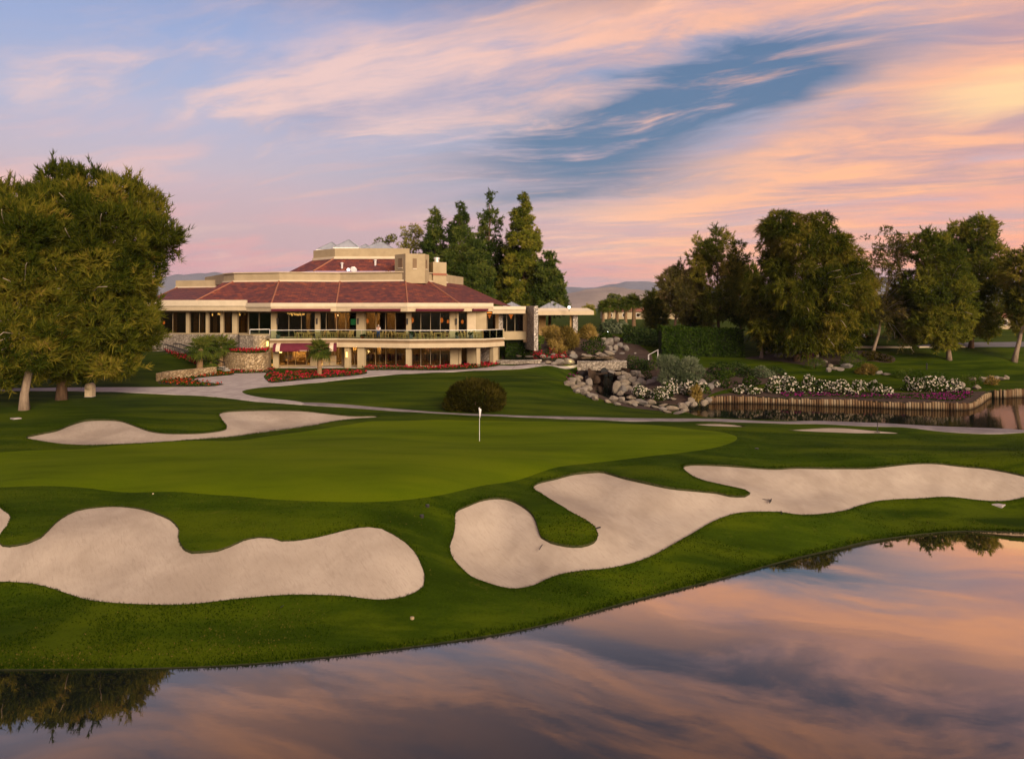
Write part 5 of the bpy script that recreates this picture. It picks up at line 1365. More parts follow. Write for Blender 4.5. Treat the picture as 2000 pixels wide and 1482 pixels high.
def palm(base, h, r, size, label, group, n=26, lean=(0, 0), skirt=0.0):
    t = thing('fan_palm', base, label, 'palm tree', group)
    path = [(lean[0] * s ** 1.5, lean[1] * s ** 1.5, -0.3 + (h + 0.3) * s) for s in np.linspace(0, 1, 10)]
    MB().tube(path, [r * (1.25 - 0.3 * s + 0.12 * (i % 2)) for i, s in enumerate(np.linspace(0, 1, 10))], 10).build('trunk', 'bark_palm', t, smooth=True)
    for k in range(n):
        s = k / n; el = math.radians(78 - 118 * s ** 0.8); az = k * 2.399 + random.uniform(-.2, .2)
        f = link('frond', FRONDS[min(3, int(s * 4))], None, t, (lean[0], lean[1], h - 0.05 - 0.25 * s * size * 0.3), scale=size * random.uniform(0.85, 1.12))
        f.rotation_euler = (random.uniform(-.3, .3), -el, az)
    return t
def build_palms():
    for px, py, h, r, sz, lb, ln in ((390, 723, 2.55, 0.30, 1.75, 'short fan palm in front of the stairs, tallest stout trunk', (0.1, 0)), (404, 716, 2.7, 0.22, 1.45, 'fan palm with slim trunk second from left by the stairs', (0.1, 0)),
                                 (430, 716, 2.5, 0.30, 1.7, 'stout fan palm beside the curved stone wall', (0.1, 0)), (445, 713, 2.3, 0.22, 1.3, 'small fan palm nearest the curved stone wall', (0.25, 0)), (412, 721, 0.9, 0.2, 1.15, 'low young fan palm at the stair foot', (0, 0))):
        palm(G(px, py), h, r, sz, lb, 'fan palms by the stairs', 24, ln)
    palm(G(624, 734), 2.9, 0.22, 1.55, 'fan palm standing in the red flower bed before the awning', None, 30)
    # date and fan palms on the far lawn
    far = [(1190, 128, 647, 597, 13, 'near palm on the far lawn with orange trunk, left'), (1238, 128, 640, 590, 15, 'near palm on the far lawn with orange trunk, right'), (1205, 150, 635, 598, 12, 'middle distance palm left of the brown dead fronds'),
           (1222, 160, 632, 594, 13, 'middle distance palm with brown skirt of dead fronds'), (1178, 170, 632, 600, 11, 'leaning palm near the canopy end')]
    for px, d, yb, yt, w, lb in far:
        x, y = W2(px, d); z = ZP(yb, d)
        palm(Vector((x, y, min(z, ground_z(x, y)))), ZP(yt, d) - min(z, ground_z(x, y)), 0.3, w * d / FPX * 1.35, lb, 'palms on the far lawn', 26)
    for i, (px, yt) in enumerate(((1192, 579), (1200, 579), (1208, 581), (1217, 586), (1228, 590), (1233, 585), (1243, 592), (1256, 590), (1263, 588), (1176, 592))):
        d = 260; x, y = W2(px, d); z0 = ground_z(x, y)
        palm(Vector((x, y, z0)), ZP(yt + 2, d) - z0, 0.3, 1.9, 'slim palm on the skyline beyond the lawn, %s in the row' % ['first', 'second', 'third', 'fourth', 'fifth', 'sixth', 'seventh', 'eighth', 'ninth', 'leftmost'][i], 'skyline palms', 16)
build_palms()

# ---- shrubs, hedges, flowers
def bush_mesh(name, rx, ry, rz, n, lobe, dens, size, style='leaf', aspect=1.6, blades=5, lift=0.3, low=0.1):
    lobes = []
    for i in range(n):
        a = RNG.uniform(0, 2 * math.pi); q = math.sqrt(RNG.uniform(0, 1)); h = RNG.uniform(low, 1)
        w = math.sqrt(max(0.05, 1 - (h - 0.35) ** 2 / 0.55))
        r = lobe * RNG.uniform(0.7, 1.3)
        lobes.append((np.array([(rx - r * .6) * q * w * math.cos(a), (ry - r * .6) * q * w * math.sin(a), max(r * 0.5, h * (rz - r * 0.7))]), np.array([r, r, r * 0.85]), RNG.uniform(0, 1)))
    P, N, T = lobe_points(lobes, dens, cull=0.75)
    k = P[:, 2] > -0.05; P, N, T = P[k], N[k], T[k]
    if style == 'leaf': return leaf_mesh(name, P, N, T, size, aspect), (P, N)
    return needle_mesh(name, P, N, T, size, size * 0.16, blades, lift), (P, N)
def bush(name, px, py, wpx, hpx, label, leaf, cat='shrub', group=None, d=None, style='leaf', size=0.16, dens=26, nl=9, ratio=0.9, aspect=1.6, lift=0.3, blades=5, stem=True):
    if d is None: g = G(px, py)
    else: x, y = W2(px, d); g = Vector((x, y, ground_z(x, y)))
    D = g.y; rx = wpx / 2 * D / FPX; rz = hpx * D / FPX; ry = rx * ratio
    t = thing(name, g, label, cat, group)
    me, PN = bush_mesh('foliage', rx, ry, rz, nl, min(rx, rz) * 0.5, dens, size, style, aspect, blades, lift)
    link('foliage', me, leaf, t)
    if stem:
        MB().tube([(0, 0, -0.2), (0.03, 0, rz * 0.4)], [0.07, 0.04], 6).build('stem', 'bark_brown', t)
    t['_r'] = (rx, ry, rz)
    return t, PN
def blossoms(t, PN, mat, n, size, top=0.1, name='blossom'):
    P, N = PN; k = np.where(P[:, 2] > top * P[:, 2].max())[0]; k = RNG.choice(k, min(n, len(k)), replace=False)
    p = P[k] + N[k] * 0.06; c = []
    # each flower: two crossed rosettes
    me1 = leaf_mesh(name, np.concatenate([p, p]), np.concatenate([N[k], N[k] + RNG.normal(size=(len(k), 3)) * .4]), RNG.uniform(0, 1, 2 * len(k)), size, 1.1, flat=1.2)
    o = link(name, me1, mat, t); o['kind'] = 'stuff'
    return o
def hedge(name, pts, w, h, label, leaf, dens=46, size=0.2, round_=0.25):
    """clipped hedge along plan points"""
    p0 = Vector((*pts[0], ground_z(*pts[0])))
    t = thing(name, p0, label, 'hedge')
    P, N = [], []
    L = [np.array(p) for p in pts]
    for a, b in zip(L[:-1], L[1:]):
        d = b - a; ln = np.hypot(*d); d = d / ln; nr = np.array([-d[1], d[0]])
        n = int(ln * (2 * h + w) * dens)
        s = RNG.uniform(0, ln, n); side = RNG.uniform(0, 2 * h + w, n)
        off = np.where(side < h, -w / 2, np.where(side > h + w, w / 2, side - h - w / 2)); zz = np.where(side < h, side, np.where(side > h + w, 2 * h + w - side, h))
        nx = np.where(side < h, -1.0, np.where(side > h + w, 1.0, 0.0)); nz = np.where((side >= h) & (side <= h + w), 1.0, 0.15)
        bul = np.array([mnoise.noise((s_ * 0.5 + a[0], z_ * 0.6, 4.0)) for s_, z_ in zip(s, zz)]) * 0.45 + RNG.uniform(-0.32, 0.08, n)
        gx = a[0] + d[0] * s + nr[0] * (off + nx * bul); gy = a[1] + d[1] * s + nr[1] * (off + nx * bul)
        gz = zbase(np.stack([gx, gy], 1)) + zz + nz * bul
        P.append(np.stack([gx, gy, gz], 1) - np.array(p0)); N.append(norm_(np.stack([nr[0] * nx, nr[1] * nx, nz], 1)))
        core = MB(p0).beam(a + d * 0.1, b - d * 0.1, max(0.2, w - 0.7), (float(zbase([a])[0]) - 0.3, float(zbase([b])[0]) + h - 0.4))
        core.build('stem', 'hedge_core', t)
    P = np.concatenate(P); N = np.concatenate(N)
    T = np.array([0.5 + 0.5 * mnoise.noise((p[0] * 0.7, p[1] * 0.7, p[2] * 0.7)) for p in P])
    link('foliage', leaf_mesh('foliage', P, N, T, size, 1.5, flat=0.8), leaf, t)
    return t
def flower_bed(name, poly, label, petal, n, h=0.4, leafd=22, fsize=0.14, size=0.15, shrink=0.0):
    """mass planting: leaves and blooms nobody could count"""
    bb0, bb1 = poly.min(0), poly.max(0); area = 0.0
    q = RNG.uniform(bb0, bb1, (60000, 2)); q = q[inside(q, poly)]
    area = (bb1 - bb0).prod() * len(q) / 60000
    nl = min(len(q), int(area * leafd)); nf = min(n, nl)
    ql = q[:nl]; hz = h * (0.55 + 0.45 * np.array([mnoise.noise((a * 0.9, b * 0.9, 7.0)) for a, b in ql]))
    P = np.column_stack([ql, zbase(ql) + RNG.uniform(0.02, 1, nl) * hz]); N = norm_(RNG.normal(size=(nl, 3)) * 0.6 + np.array([0, -0.3, 0.8]))
    o = link(name, leaf_mesh(name, P, N, RNG.uniform(0, 1, nl), size, 1.6), 'leaf_hedge'); tag(o, label, 'flowers', kind='stuff')
    k = RNG.choice(nl, nf, replace=False)
    dn = np.array([mnoise.noise((a * 0.5, b * 0.5, 2.0)) for a, b in ql[k]]); k = k[dn > -0.28]
    Pf = np.column_stack([ql[k], zbase(ql[k]) + hz[k] * RNG.uniform(0.8, 1.15, len(k)) + 0.03])
    Nf = norm_(RNG.normal(size=(len(k), 3)) * 0.5 + np.array([0, -0.55, 0.7]))
    f = link('blossom', leaf_mesh('blossom', Pf, Nf, RNG.uniform(0, 1, len(k)), fsize, 1.15, flat=1.0), petal, o); f['kind'] = 'stuff'
    return o
def build_garden_plants():
    flower_bed('flower_bed', BEDS['bed_palm'], 'big bed of red flowers around the palm before the awning', 'petal_red', 900, 0.5)
    flower_bed('flower_bed', BEDS['bed_fork'], 'bed of orange red flowers below the low stone wall', 'petal_orange', 330, 0.4)
    flower_bed('flower_bed', BEDS['bed_wall'], 'narrow bed of red flowers at the foot of the curved stone wall', 'petal_red', 200, 0.45)
    flower_bed('flower_bed', BEDS['bed_front'], 'long strip of red flowers along the clubhouse front', 'petal_red', 900, 0.55)
    pl = np.array(unproject([(1048, 696), (1062, 688), (1080, 683), (1098, 690), (1108, 700), (1112, 706), (1098, 708), (1075, 705), (1056, 703)]))
    flower_bed('flower_bed', smooth_line(pl), 'mound of bright red flowers among the waterfall boulders', 'petal_red', 800, 0.7)
    pl = np.array(unproject([(1005, 687), (1030, 685), (1052, 690), (1050, 697), (1025, 693)]))
    flower_bed('flower_bed', smooth_line(pl), 'small patch of red flowers in front of the dark hedge', 'petal_red', 120, 0.4)
    pl = np.array(unproject([(322, 686), (345, 690), (372, 700), (392, 713), (385, 716), (360, 706), (330, 694)]))
    flower_bed('flower_bed', smooth_line(pl), 'red flowers running down beside the stairs', 'petal_red', 260, 0.5)
    pl = np.array(unproject([(1106, 741), (1118, 733), (1128, 726), (1132, 731), (1120, 739), (1110, 747)]))
    flower_bed('flower_bed', smooth_line(pl), 'thin trail of magenta flowers left of the waterfall rocks', 'petal_purple', 120, 0.3)
    pl = np.array([plane_pt(a, b, 1.75) for a, b in [(1525, 771), (1560, 770), (1640, 772), (1720, 774), (1800, 773), (1860, 769), (1895, 768), (1898, 776), (1870, 783), (1800, 781), (1700, 779), (1600, 776), (1540, 776)]])
    flower_bed('flower_bed', smooth_line(pl), 'purple groundcover flowers along the top of the log wall', 'petal_purple', 850, 0.3, 24)
    # white roses
    R = [(1256, 777, 42, 30), (1290, 780, 44, 32), (1312, 768, 36, 26), (1345, 772, 40, 28), (1368, 766, 30, 22), (1402, 756, 18, 12), (1446, 769, 26, 20), (1470, 770, 28, 20), (1508, 768, 44, 34), (1542, 766, 44, 34), (1578, 767, 42, 33), (1612, 769, 40, 30), (1645, 770, 40, 30), (1678, 771, 38, 28), (1712, 771, 38, 26), (1735, 770, 22, 16), (1785, 766, 44, 30), (1815, 765, 44, 31), (1843, 765, 42, 30), (1866, 766, 30, 26)]
    w = ['first', 'second', 'third', 'fourth', 'fifth', 'sixth', 'seventh', 'eighth', 'ninth', 'tenth', 'eleventh', 'twelfth', 'thirteenth', 'fourteenth', 'fifteenth', 'sixteenth', 'seventeenth', 'eighteenth', 'nineteenth', 'last']
    for i, (px, py, wp, hp) in enumerate(R):
        t, PN = bush('rose_bush', px, py, wp, hp, 'white flowering rose bush by the garden pond, %s from the waterfall' % w[i], 'leaf_hedge', 'rose bush', 'white rose bushes', nl=8, size=0.17, dens=24)
        blossoms(t, PN, 'petal_white', int(wp * hp * 0.085) + 14, 0.22)
    # round bush behind the green
    bush('round_bush', 928, 800, 104, 54, 'big round brown green bush behind the flag', 'leaf_brown', nl=45, size=0.34, dens=34, ratio=0.9, style='needle', lift=0.8, blades=6)
    # shrubs around the waterfall
    S = [('round_shrub', 1157, 690, 48, 34, 'leaf_hedge', 'dark round glossy shrub above the waterfall pool', 0.15, 'leaf'), ('silver_bush', 1310, 752, 62, 58, 'leaf_olive', 'left silver grey bush among the boulders', 0.5, 'needle'), ('silver_bush', 1342, 752, 58, 56, 'leaf_olive', 'right silver grey bush among the boulders', 0.5, 'needle'),
         ('shrub', 1243, 722, 44, 30, 'leaf_shrub', 'green shrub below the metal handrail', 0.16, 'leaf'), ('shrub', 1268, 722, 34, 22, 'leaf_shrub', 'green shrub right of the stair handrail', 0.16, 'leaf'), ('shrub', 1264, 742, 26, 24, 'leaf_hedge', 'small dark shrub above the left boulders', 0.15, 'leaf'),
         ('ornamental_grass', 1078, 668, 34, 28, 'leaf_straw', 'pale feathery grass clump nearest the stone pier', 0.7, 'needle'), ('ornamental_grass', 1108, 682, 46, 38, 'leaf_straw', 'largest feathery grass clump above the red flowers', 0.75, 'needle'), ('ornamental_grass', 1148, 662, 32, 24, 'leaf_straw', 'feathery grass clump behind the dark round shrub', 0.7, 'needle'), ('ornamental_grass', 1082, 682, 24, 18, 'leaf_straw', 'small yellow grass clump beside white boulders', 0.55, 'needle'), ('ornamental_grass', 1094, 692, 22, 16, 'leaf_straw', 'low yellow grass clump behind the red mound', 0.5, 'needle'),
         ('shrub', 1050, 684, 26, 34, 'leaf_juniper', 'upright pale green shrub at the hedge end', 0.2, 'leaf'), ('shrub', 1066, 654, 18, 18, 'leaf_olive', 'grey green shrub at the foot of the stone pier', 0.2, 'leaf'), ('shrub', 1104, 660, 44, 16, 'leaf_hedge', 'low dark shrub under the canopy', 0.2, 'leaf'), ('shrub', 1140, 655, 34, 16, 'leaf_hedge', 'low dark shrub right of the canopy column', 0.2, 'leaf'),
         ('shrub', 1200, 650, 60, 26, 'leaf_olive', 'wide grey shrub in front of the far palms', 0.3, 'leaf'), ('shrub', 1182, 664, 34, 14, 'leaf_hedge', 'low dark shrub behind grey slabs of rock', 0.2, 'leaf'),
         ('shrub', 1400, 732, 60, 26, 'leaf_shrub', 'dark clipped shrub right of the silver bushes', 0.16, 'leaf'), ('shrub', 1440, 728, 54, 22, 'leaf_shrub', 'dark clipped shrub in the middle of the slope', 0.16, 'leaf'), ('shrub', 1385, 748, 34, 22, 'leaf_shrub', 'low dark shrub beside the pale boulders', 0.16, 'leaf'), ('shrub', 1424, 758, 36, 34, 'leaf_hedge', 'rounded dark shrub above the log wall end', 0.16, 'leaf'), ('shrub', 1410, 742, 34, 20, 'leaf_hedge', 'small dark shrub in the dark bank', 0.16, 'leaf'),
         ('shrub', 1460, 736, 46, 22, 'leaf_shrub', 'dark shrub with round top on the bank', 0.16, 'leaf'), ('shrub', 1490, 736, 44, 22, 'leaf_olive', 'grey domed shrub behind the roses', 0.18, 'leaf'), ('shrub', 1515, 734, 40, 18, 'leaf_shrub', 'green shrub at the slope right end', 0.16, 'leaf'), ('shrub', 1470, 753, 50, 18, 'leaf_hedge', 'low dark shrub between the roses', 0.16, 'leaf'),
         ('ornamental_grass', 1360, 783, 18, 24, 'leaf_straw', 'upright yellow grass clump at the water edge', 0.7, 'needle'), ('shrub', 1380, 768, 18, 14, 'leaf_juniper', 'little light green shrub at the pond corner', 0.16, 'leaf'),
         ('juniper', 1590, 718, 56, 18, 'leaf_juniper', 'spreading bright juniper left of the small rock pool', 0.22, 'needle'), ('juniper', 1665, 715, 60, 26, 'leaf_juniper', 'spreading bright juniper behind the rock pool', 0.22, 'needle'), ('ornamental_grass', 1692, 731, 36, 18, 'leaf_straw', 'round yellow grass clump right of the rock pool', 0.45, 'needle'),
         ('juniper', 1770, 738, 70, 18, 'leaf_juniper', 'low spreading juniper behind the right roses, left', 0.22, 'needle'), ('juniper', 1820, 742, 60, 16, 'leaf_juniper', 'low spreading juniper behind the right roses, right', 0.22, 'needle'), ('juniper', 1905, 752, 50, 20, 'leaf_juniper', 'juniper beside boulders near the log wall corner', 0.22, 'needle'), ('ornamental_grass', 1937, 752, 26, 14, 'leaf_straw', 'straw coloured grass clump near the far log wall', 0.4, 'needle'),
         ('shrub', 1700, 702, 46, 18, 'leaf_brown', 'low dark brown shrub at the thin tree foot', 0.16, 'leaf'), ('shrub', 1730, 706, 30, 14, 'leaf_brown', 'low dark brown shrub right of the thin tree foot', 0.16, 'leaf'), ('shrub', 1655, 694, 40, 16, 'leaf_brown', 'dark shrub in the shade under the grove', 0.16, 'leaf'), ('shrub', 1556, 700, 14, 14, 'leaf_hedge', 'tiny round shrub at the biggest tree foot', 0.14, 'leaf'), ('shrub', 1487, 690, 22, 10, 'leaf_hedge', 'low shrub under the small drooping tree', 0.14, 'leaf'),
         ('shrub', 1520, 685, 50, 14, 'leaf_hedge', 'dark understory shrub left of the biggest trunk', 0.2, 'leaf'), ('shrub', 1600, 688, 60, 16, 'leaf_hedge', 'dark understory shrub right of the biggest trunk', 0.2, 'leaf')]
    for nm, px, py, wp, hp, lf, lb, sz, st in S:
        bush(nm, px, py, wp, hp, lb, lf, 'grass' if 'grass' in nm else 'shrub', 'garden shrubs', size=sz, style=st, dens=22 if st == 'leaf' else 16, nl=10, lift=0.9 if nm in ('ornamental_grass', 'silver_bush') else 0.3, blades=6)
    t, PN = bush('bougainvillea', 1575, 698, 26, 16, 'magenta bougainvillea at the foot of the biggest tree', 'leaf_hedge', 'shrub', size=0.15)
    blossoms(t, PN, 'petal_purple', 160, 0.22)
    # hedges
    hedge('hedge', [W2(986, 103.2), W2(1040, 104.2)], 1.6, 2.3, 'dark clipped hedge right of the balcony end', 'leaf_hedge')
    hedge('hedge', [W2(1288, 110.5), W2(1372, 111.5), W2(1450, 111.5)], 2.2, 4.3, 'tall dark green hedge block in front of the grove', 'leaf_hedge', 40, 0.26)
    hedge('hedge', [W2(1216, 118), W2(1288, 117)], 2.2, 2.6, 'lower olive green hedge left of the tall one', 'leaf_shrub', 40, 0.26)
    hedge('hedge', [W2(1220, 128), W2(1300, 126), W2(1380, 124)], 1.2, 1.1, 'low dark hedge along the far lawn', 'leaf_hedge', 30, 0.26)
build_garden_plants()
# ------------------------------------------------------------------ boulders
def rock_mesh(seed, cuts=15):
    r = random.Random(seed); bm = bmesh.new(); bmesh.ops.create_icosphere(bm, subdivisions=2, radius=1.0)
    pl = []
    for _ in range(cuts):
        n = Vector((r.gauss(0, 1), r.gauss(0, 1), r.gauss(0, 1))).normalized(); pl.append((n, r.uniform(0.5, 0.84)))
    for v in bm.verts:
        p = v.co.copy()
        for n, d in pl:
            e = p.dot(n) - d
            if e > 0: p -= n * e * 0.94
        p *= 1 + 0.12 * mnoise.noise(p * 2.3 + Vector((seed, 0, 0)))
        v.co = p
    me = bpy.data.meshes.new('boulder'); bm.to_mesh(me); bm.free()
    me.polygons.foreach_set('use_smooth', [False] * len(me.polygons))
    return me
ROCKS = {}
for mt in ('boulder_tan', 'boulder_grey', 'wet_rock'):
    ROCKS[mt] = []
    for s in range(7):
        me = rock_mesh(s * 7 + len(ROCKS)); me.materials.append(M[mt]); ROCKS[mt].append(me)
def boulder(loc, w, h, label, group, mt='boulder_tan', dep=None):
    o = link('boulder', random.choice(ROCKS[mt]), None, None, loc, random.uniform(0, 6.28), (w / 2 * 1.15, (dep or w * random.uniform(0.7, 1.0)) / 2 * 1.15, h / 2 * 1.2))
    o.rotation_euler = (random.uniform(-.25, .25), random.uniform(-.25, .25), random.uniform(-0.5, 0.5))
    return tag(o, label, 'boulder', group)
def rock_px(px, py, wpx, hpx, label, group, mt='boulder_tan', d=None):
    """boulder whose middle shows at (px, py)"""
    if d is None:
        g = G(px, py + hpx * 0.42); D = g.y; z = ZP(py, D)
    else: D = d; z = ZP(py, D)
    x, y = W2(px, D)
    w, h = wpx * 1.22 * D / FPX, hpx * 1.25 * D / FPX
    return boulder((x, y, z), w, h, label, group, mt)
ORD = ['first', 'second', 'third', 'fourth', 'fifth', 'sixth', 'seventh', 'eighth', 'ninth', 'tenth', 'eleventh', 'twelfth', 'thirteenth', 'fourteenth', 'fifteenth', 'sixteenth', 'seventeenth', 'eighteenth', 'nineteenth', 'twentieth',
       'twenty first', 'twenty second', 'twenty third', 'twenty fourth', 'twenty fifth', 'twenty sixth', 'twenty seventh', 'twenty eighth']
def pile(lst, where, group, kinds, depth=None):
    """a pile of boulders, each labelled by its size and its place counted from the left"""
    order = {i: r for r, i in enumerate(sorted(range(len(lst)), key=lambda i: lst[i][0]))}
    for i, a in enumerate(lst):
        mt = kinds[i % len(kinds)]; big = a[2] * a[3]
        sz = 'large' if big > 230 else ('medium' if big > 130 else 'small')
        rock_px(*a, '%s %s boulder %s, %s from the left' % (sz, 'grey' if 'grey' in mt else 'tan', where, ORD[order[i]]), group, mt, d=depth(a) if depth else None)
def build_rocks():
    # left flank of the waterfall mouth
    A = [(1112, 748, 20, 10), (1124, 755, 18, 9), (1136, 762, 22, 10), (1117, 741, 16, 9), (1129, 744, 14, 12), (1140, 728, 22, 14), (1130, 737, 14, 10), (1143, 768, 16, 9), (1150, 750, 14, 16), (1149, 740, 12, 14), (1135, 750, 14, 10), (1158, 773, 22, 12), (1147, 758, 18, 12), (1163, 778, 14, 9), (1126, 764, 14, 7), (1152, 722, 14, 10), (1164, 719, 20, 8)]
    pile(A, 'in the pile left of the waterfall mouth', 'boulders left of the waterfall', ['boulder_tan', 'boulder_tan', 'boulder_grey'])
    # right flank, from the mouth up and round
    B = [(1205, 757, 15, 22), (1216, 761, 12, 18), (1222, 748, 22, 14), (1236, 740, 16, 12), (1228, 736, 16, 12), (1215, 740, 18, 12), (1243, 750, 14, 12), (1250, 745, 16, 12), (1258, 748, 12, 12), (1238, 728, 16, 8), (1220, 729, 16, 8), (1246, 730, 12, 10), (1252, 737, 14, 9), (1270, 747, 20, 14), (1280, 752, 16, 12), (1279, 740, 12, 12), (1226, 757, 16, 12), (1233, 764, 14, 10), (1208, 729, 14, 8), (1195, 726, 16, 6), (1212, 770, 16, 12), (1230, 772, 18, 10), (1246, 762, 18, 12), (1262, 760, 18, 12), (1218, 754, 16, 14), (1240, 757, 16, 12)]
    pile(B, 'in the pile right of the waterfall mouth', 'boulders right of the waterfall', ['boulder_tan', 'boulder_grey'], lambda a: 88.6 + (765 - a[1]) * 0.085)
    # by the stream and the pond shore
    C = [(1198, 780, 18, 12), (1213, 780, 14, 9), (1233, 776, 20, 9), (1236, 787, 22, 9), (1252, 785, 26, 9), (1273, 785, 16, 9), (1225, 786, 14, 7), (1240, 791, 12, 6), (1295, 791, 14, 6), (1312, 779, 14, 6), (1294, 798, 14, 9), (1314, 797, 22, 8), (1332, 795, 20, 12), (1343, 788, 16, 10), (1350, 782, 14, 12), (1355, 790, 14, 10), (1324, 806, 24, 5), (1302, 804, 16, 6), (1338, 801, 14, 7), (1206, 790, 14, 6), (1186, 784, 14, 6), (1376, 787, 14, 10), (1383, 781, 12, 10), (1280, 795, 16, 6), (1264, 792, 12, 5)]
    pile(C, 'along the stream and pond shore', 'rocks along the stream and pond shore', ['boulder_tan', 'boulder_grey', 'boulder_tan'])
    D = [(1372, 752, 16, 16), (1388, 757, 14, 12), (1396, 748, 18, 10), (1365, 745, 12, 10)]
    for a, lb in zip(D, ('tall pale boulder right of the silver bushes', 'round grey boulder next to the tall pale one', 'flat grey boulder behind the small rose bush', 'small pale boulder touching the right silver bush')): rock_px(*a, lb, 'boulders by the silver bushes', 'boulder_grey')
    # upper cascade
    E = [(1010, 694, 16, 8), (1022, 691, 14, 10), (1016, 699, 18, 7), (1030, 700, 20, 10), (1042, 704, 14, 8), (1060, 697, 12, 8), (1072, 699, 12, 7), (1034, 706, 12, 8), (1082, 695, 14, 7), (1080, 680, 14, 6), (1089, 687, 12, 6), (1092, 706, 18, 9), (1112, 706, 20, 11), (1120, 695, 16, 9), (1100, 696, 10, 6), (1082, 710, 14, 6), (1070, 708, 14, 6), (1060, 711, 14, 5)]
    pile(E, 'by the upper pool right of the balcony', 'boulders of the upper pool', ['boulder_tan', 'boulder_grey'])
    F = [(1118, 690, 12, 8), (1150, 696, 18, 7), (1170, 692, 14, 8), (1180, 696, 16, 8), (1190, 699, 14, 8), (1162, 698, 14, 6), (1198, 704, 14, 8), (1207, 708, 16, 8), (1218, 708, 14, 8), (1186, 705, 14, 7), (1140, 694, 12, 6), (1190, 690, 18, 10)]
    pile(F, 'edging the pool above the stone bridge', 'rocks above the stone bridge', ['boulder_tan'])
    H = [(1192, 668, 16, 13), (1182, 670, 12, 10), (1204, 663, 14, 8), (1189, 682, 14, 13), (1202, 680, 12, 12), (1222, 681, 13, 10), (1210, 674, 14, 8), (1178, 664, 14, 8), (1198, 687, 9, 4), (1214, 690, 9, 4), (1240, 690, 5, 3)]
    pile(H, 'on the dark slope below the far palms', 'grey slabs on the slope', ['boulder_grey'])
    # small rock pool and pond corner
    I = [(1618, 722, 10, 8), (1630, 720, 14, 7), (1652, 714, 20, 10), (1622, 714, 10, 6), (1640, 721, 14, 6), (1596, 695, 8, 8), (1580, 694, 8, 8), (1545, 693, 10, 9), (1520, 693, 16, 9), (1500, 688, 10, 7), (1505, 680, 12, 9), (1612, 706, 8, 6), (1716, 727, 14, 7), (1730, 731, 16, 4), (1598, 712, 10, 5)]
    pile(I, 'on the bank under the grove', 'rocks under the grove', ['boulder_grey', 'boulder_tan'])
    J = [(1878, 754, 12, 14), (1908, 757, 14, 9), (1900, 740, 16, 8), (1922, 741, 16, 10), (1936, 738, 12, 8), (1946, 739, 12, 8), (1956, 740, 16, 6), (1966, 737, 10, 8), (1890, 760, 12, 6)]
    pile(J, 'on the bank behind the log wall corner', 'rocks behind the log wall corner', ['boulder_tan'])
    # dark wet face behind the fall: one shaped rock wall, and the lintel rocks
    d0 = 93.2
    bm = bmesh.new(); nx, nz = 26, 16; grid = []
    for i in range(nx + 1):
        for j in range(nz + 1):
            u = i / nx; v = j / nz; px = 1146 + (1226 - 1146) * u
            x, y = W2(px, d0); z = 0.3 + 3.9 * v
            cave = math.exp(-((px - 1188) / 20) ** 2) * (1 - v ** 3) * 1.8
            n = mnoise.fractal((x * 0.6, z * 0.8, 1.0), 1.0, 2.0, 4) * 0.55
            side = 2.6 * (abs(u - 0.5) * 2) ** 2.5
            grid.append(bm.verts.new((x, y + cave + n - side * 0.6 - 0.3, z)))
    for i in range(nx):
        for j in range(nz):
            a = i * (nz + 1) + j
            bm.faces.new((grid[a], grid[a + nz + 1], grid[a + nz + 2], grid[a + 1]))
    me = bpy.data.meshes.new('rock_face'); bm.to_mesh(me); bm.free()
    me.polygons.foreach_set('use_smooth', [True] * len(me.polygons))
    tag(link('rock_face', me, 'wet_rock'), 'dark wet rock face hollowed behind the waterfall', 'rock')
    for px, py, w, h, lb in ((1178, 728, 22, 9, 'wide dark wet lintel rock over the left of the waterfall mouth'), (1196, 730, 18, 8, 'dark wet lintel rock over the right of the waterfall mouth'), (1165, 740, 14, 22, 'tall dark wet rock at the left jamb of the waterfall'), (1172, 762, 14, 12, 'low dark wet rock at the left foot of the waterfall'), (1196, 764, 12, 10, 'low dark wet rock at the right foot of the waterfall'), (1186, 745, 12, 18, 'dark wet rock in the middle of the waterfall')):
        rock_px(px, py, w, h, lb, 'wet rocks in the waterfall mouth', 'wet_rock', d=92.3)
    mb = MB(); x, y = W2(1180, 91.9)
    for k in range(7):
        xx = x + 0.16 * k + random.uniform(-.05, .05)
        mb.tube([(xx, y, 4.1), (xx + random.uniform(-.05, .05), y - 0.15, 3.2), (xx, y - 0.2, 1.0)], [0.03, 0.05, 0.06], 5)
    o = mb.build('waterfall', 'garden_water'); tag(o, 'thin strands of water falling over the dark rock mouth', 'waterfall', kind='stuff')
build_rocks()

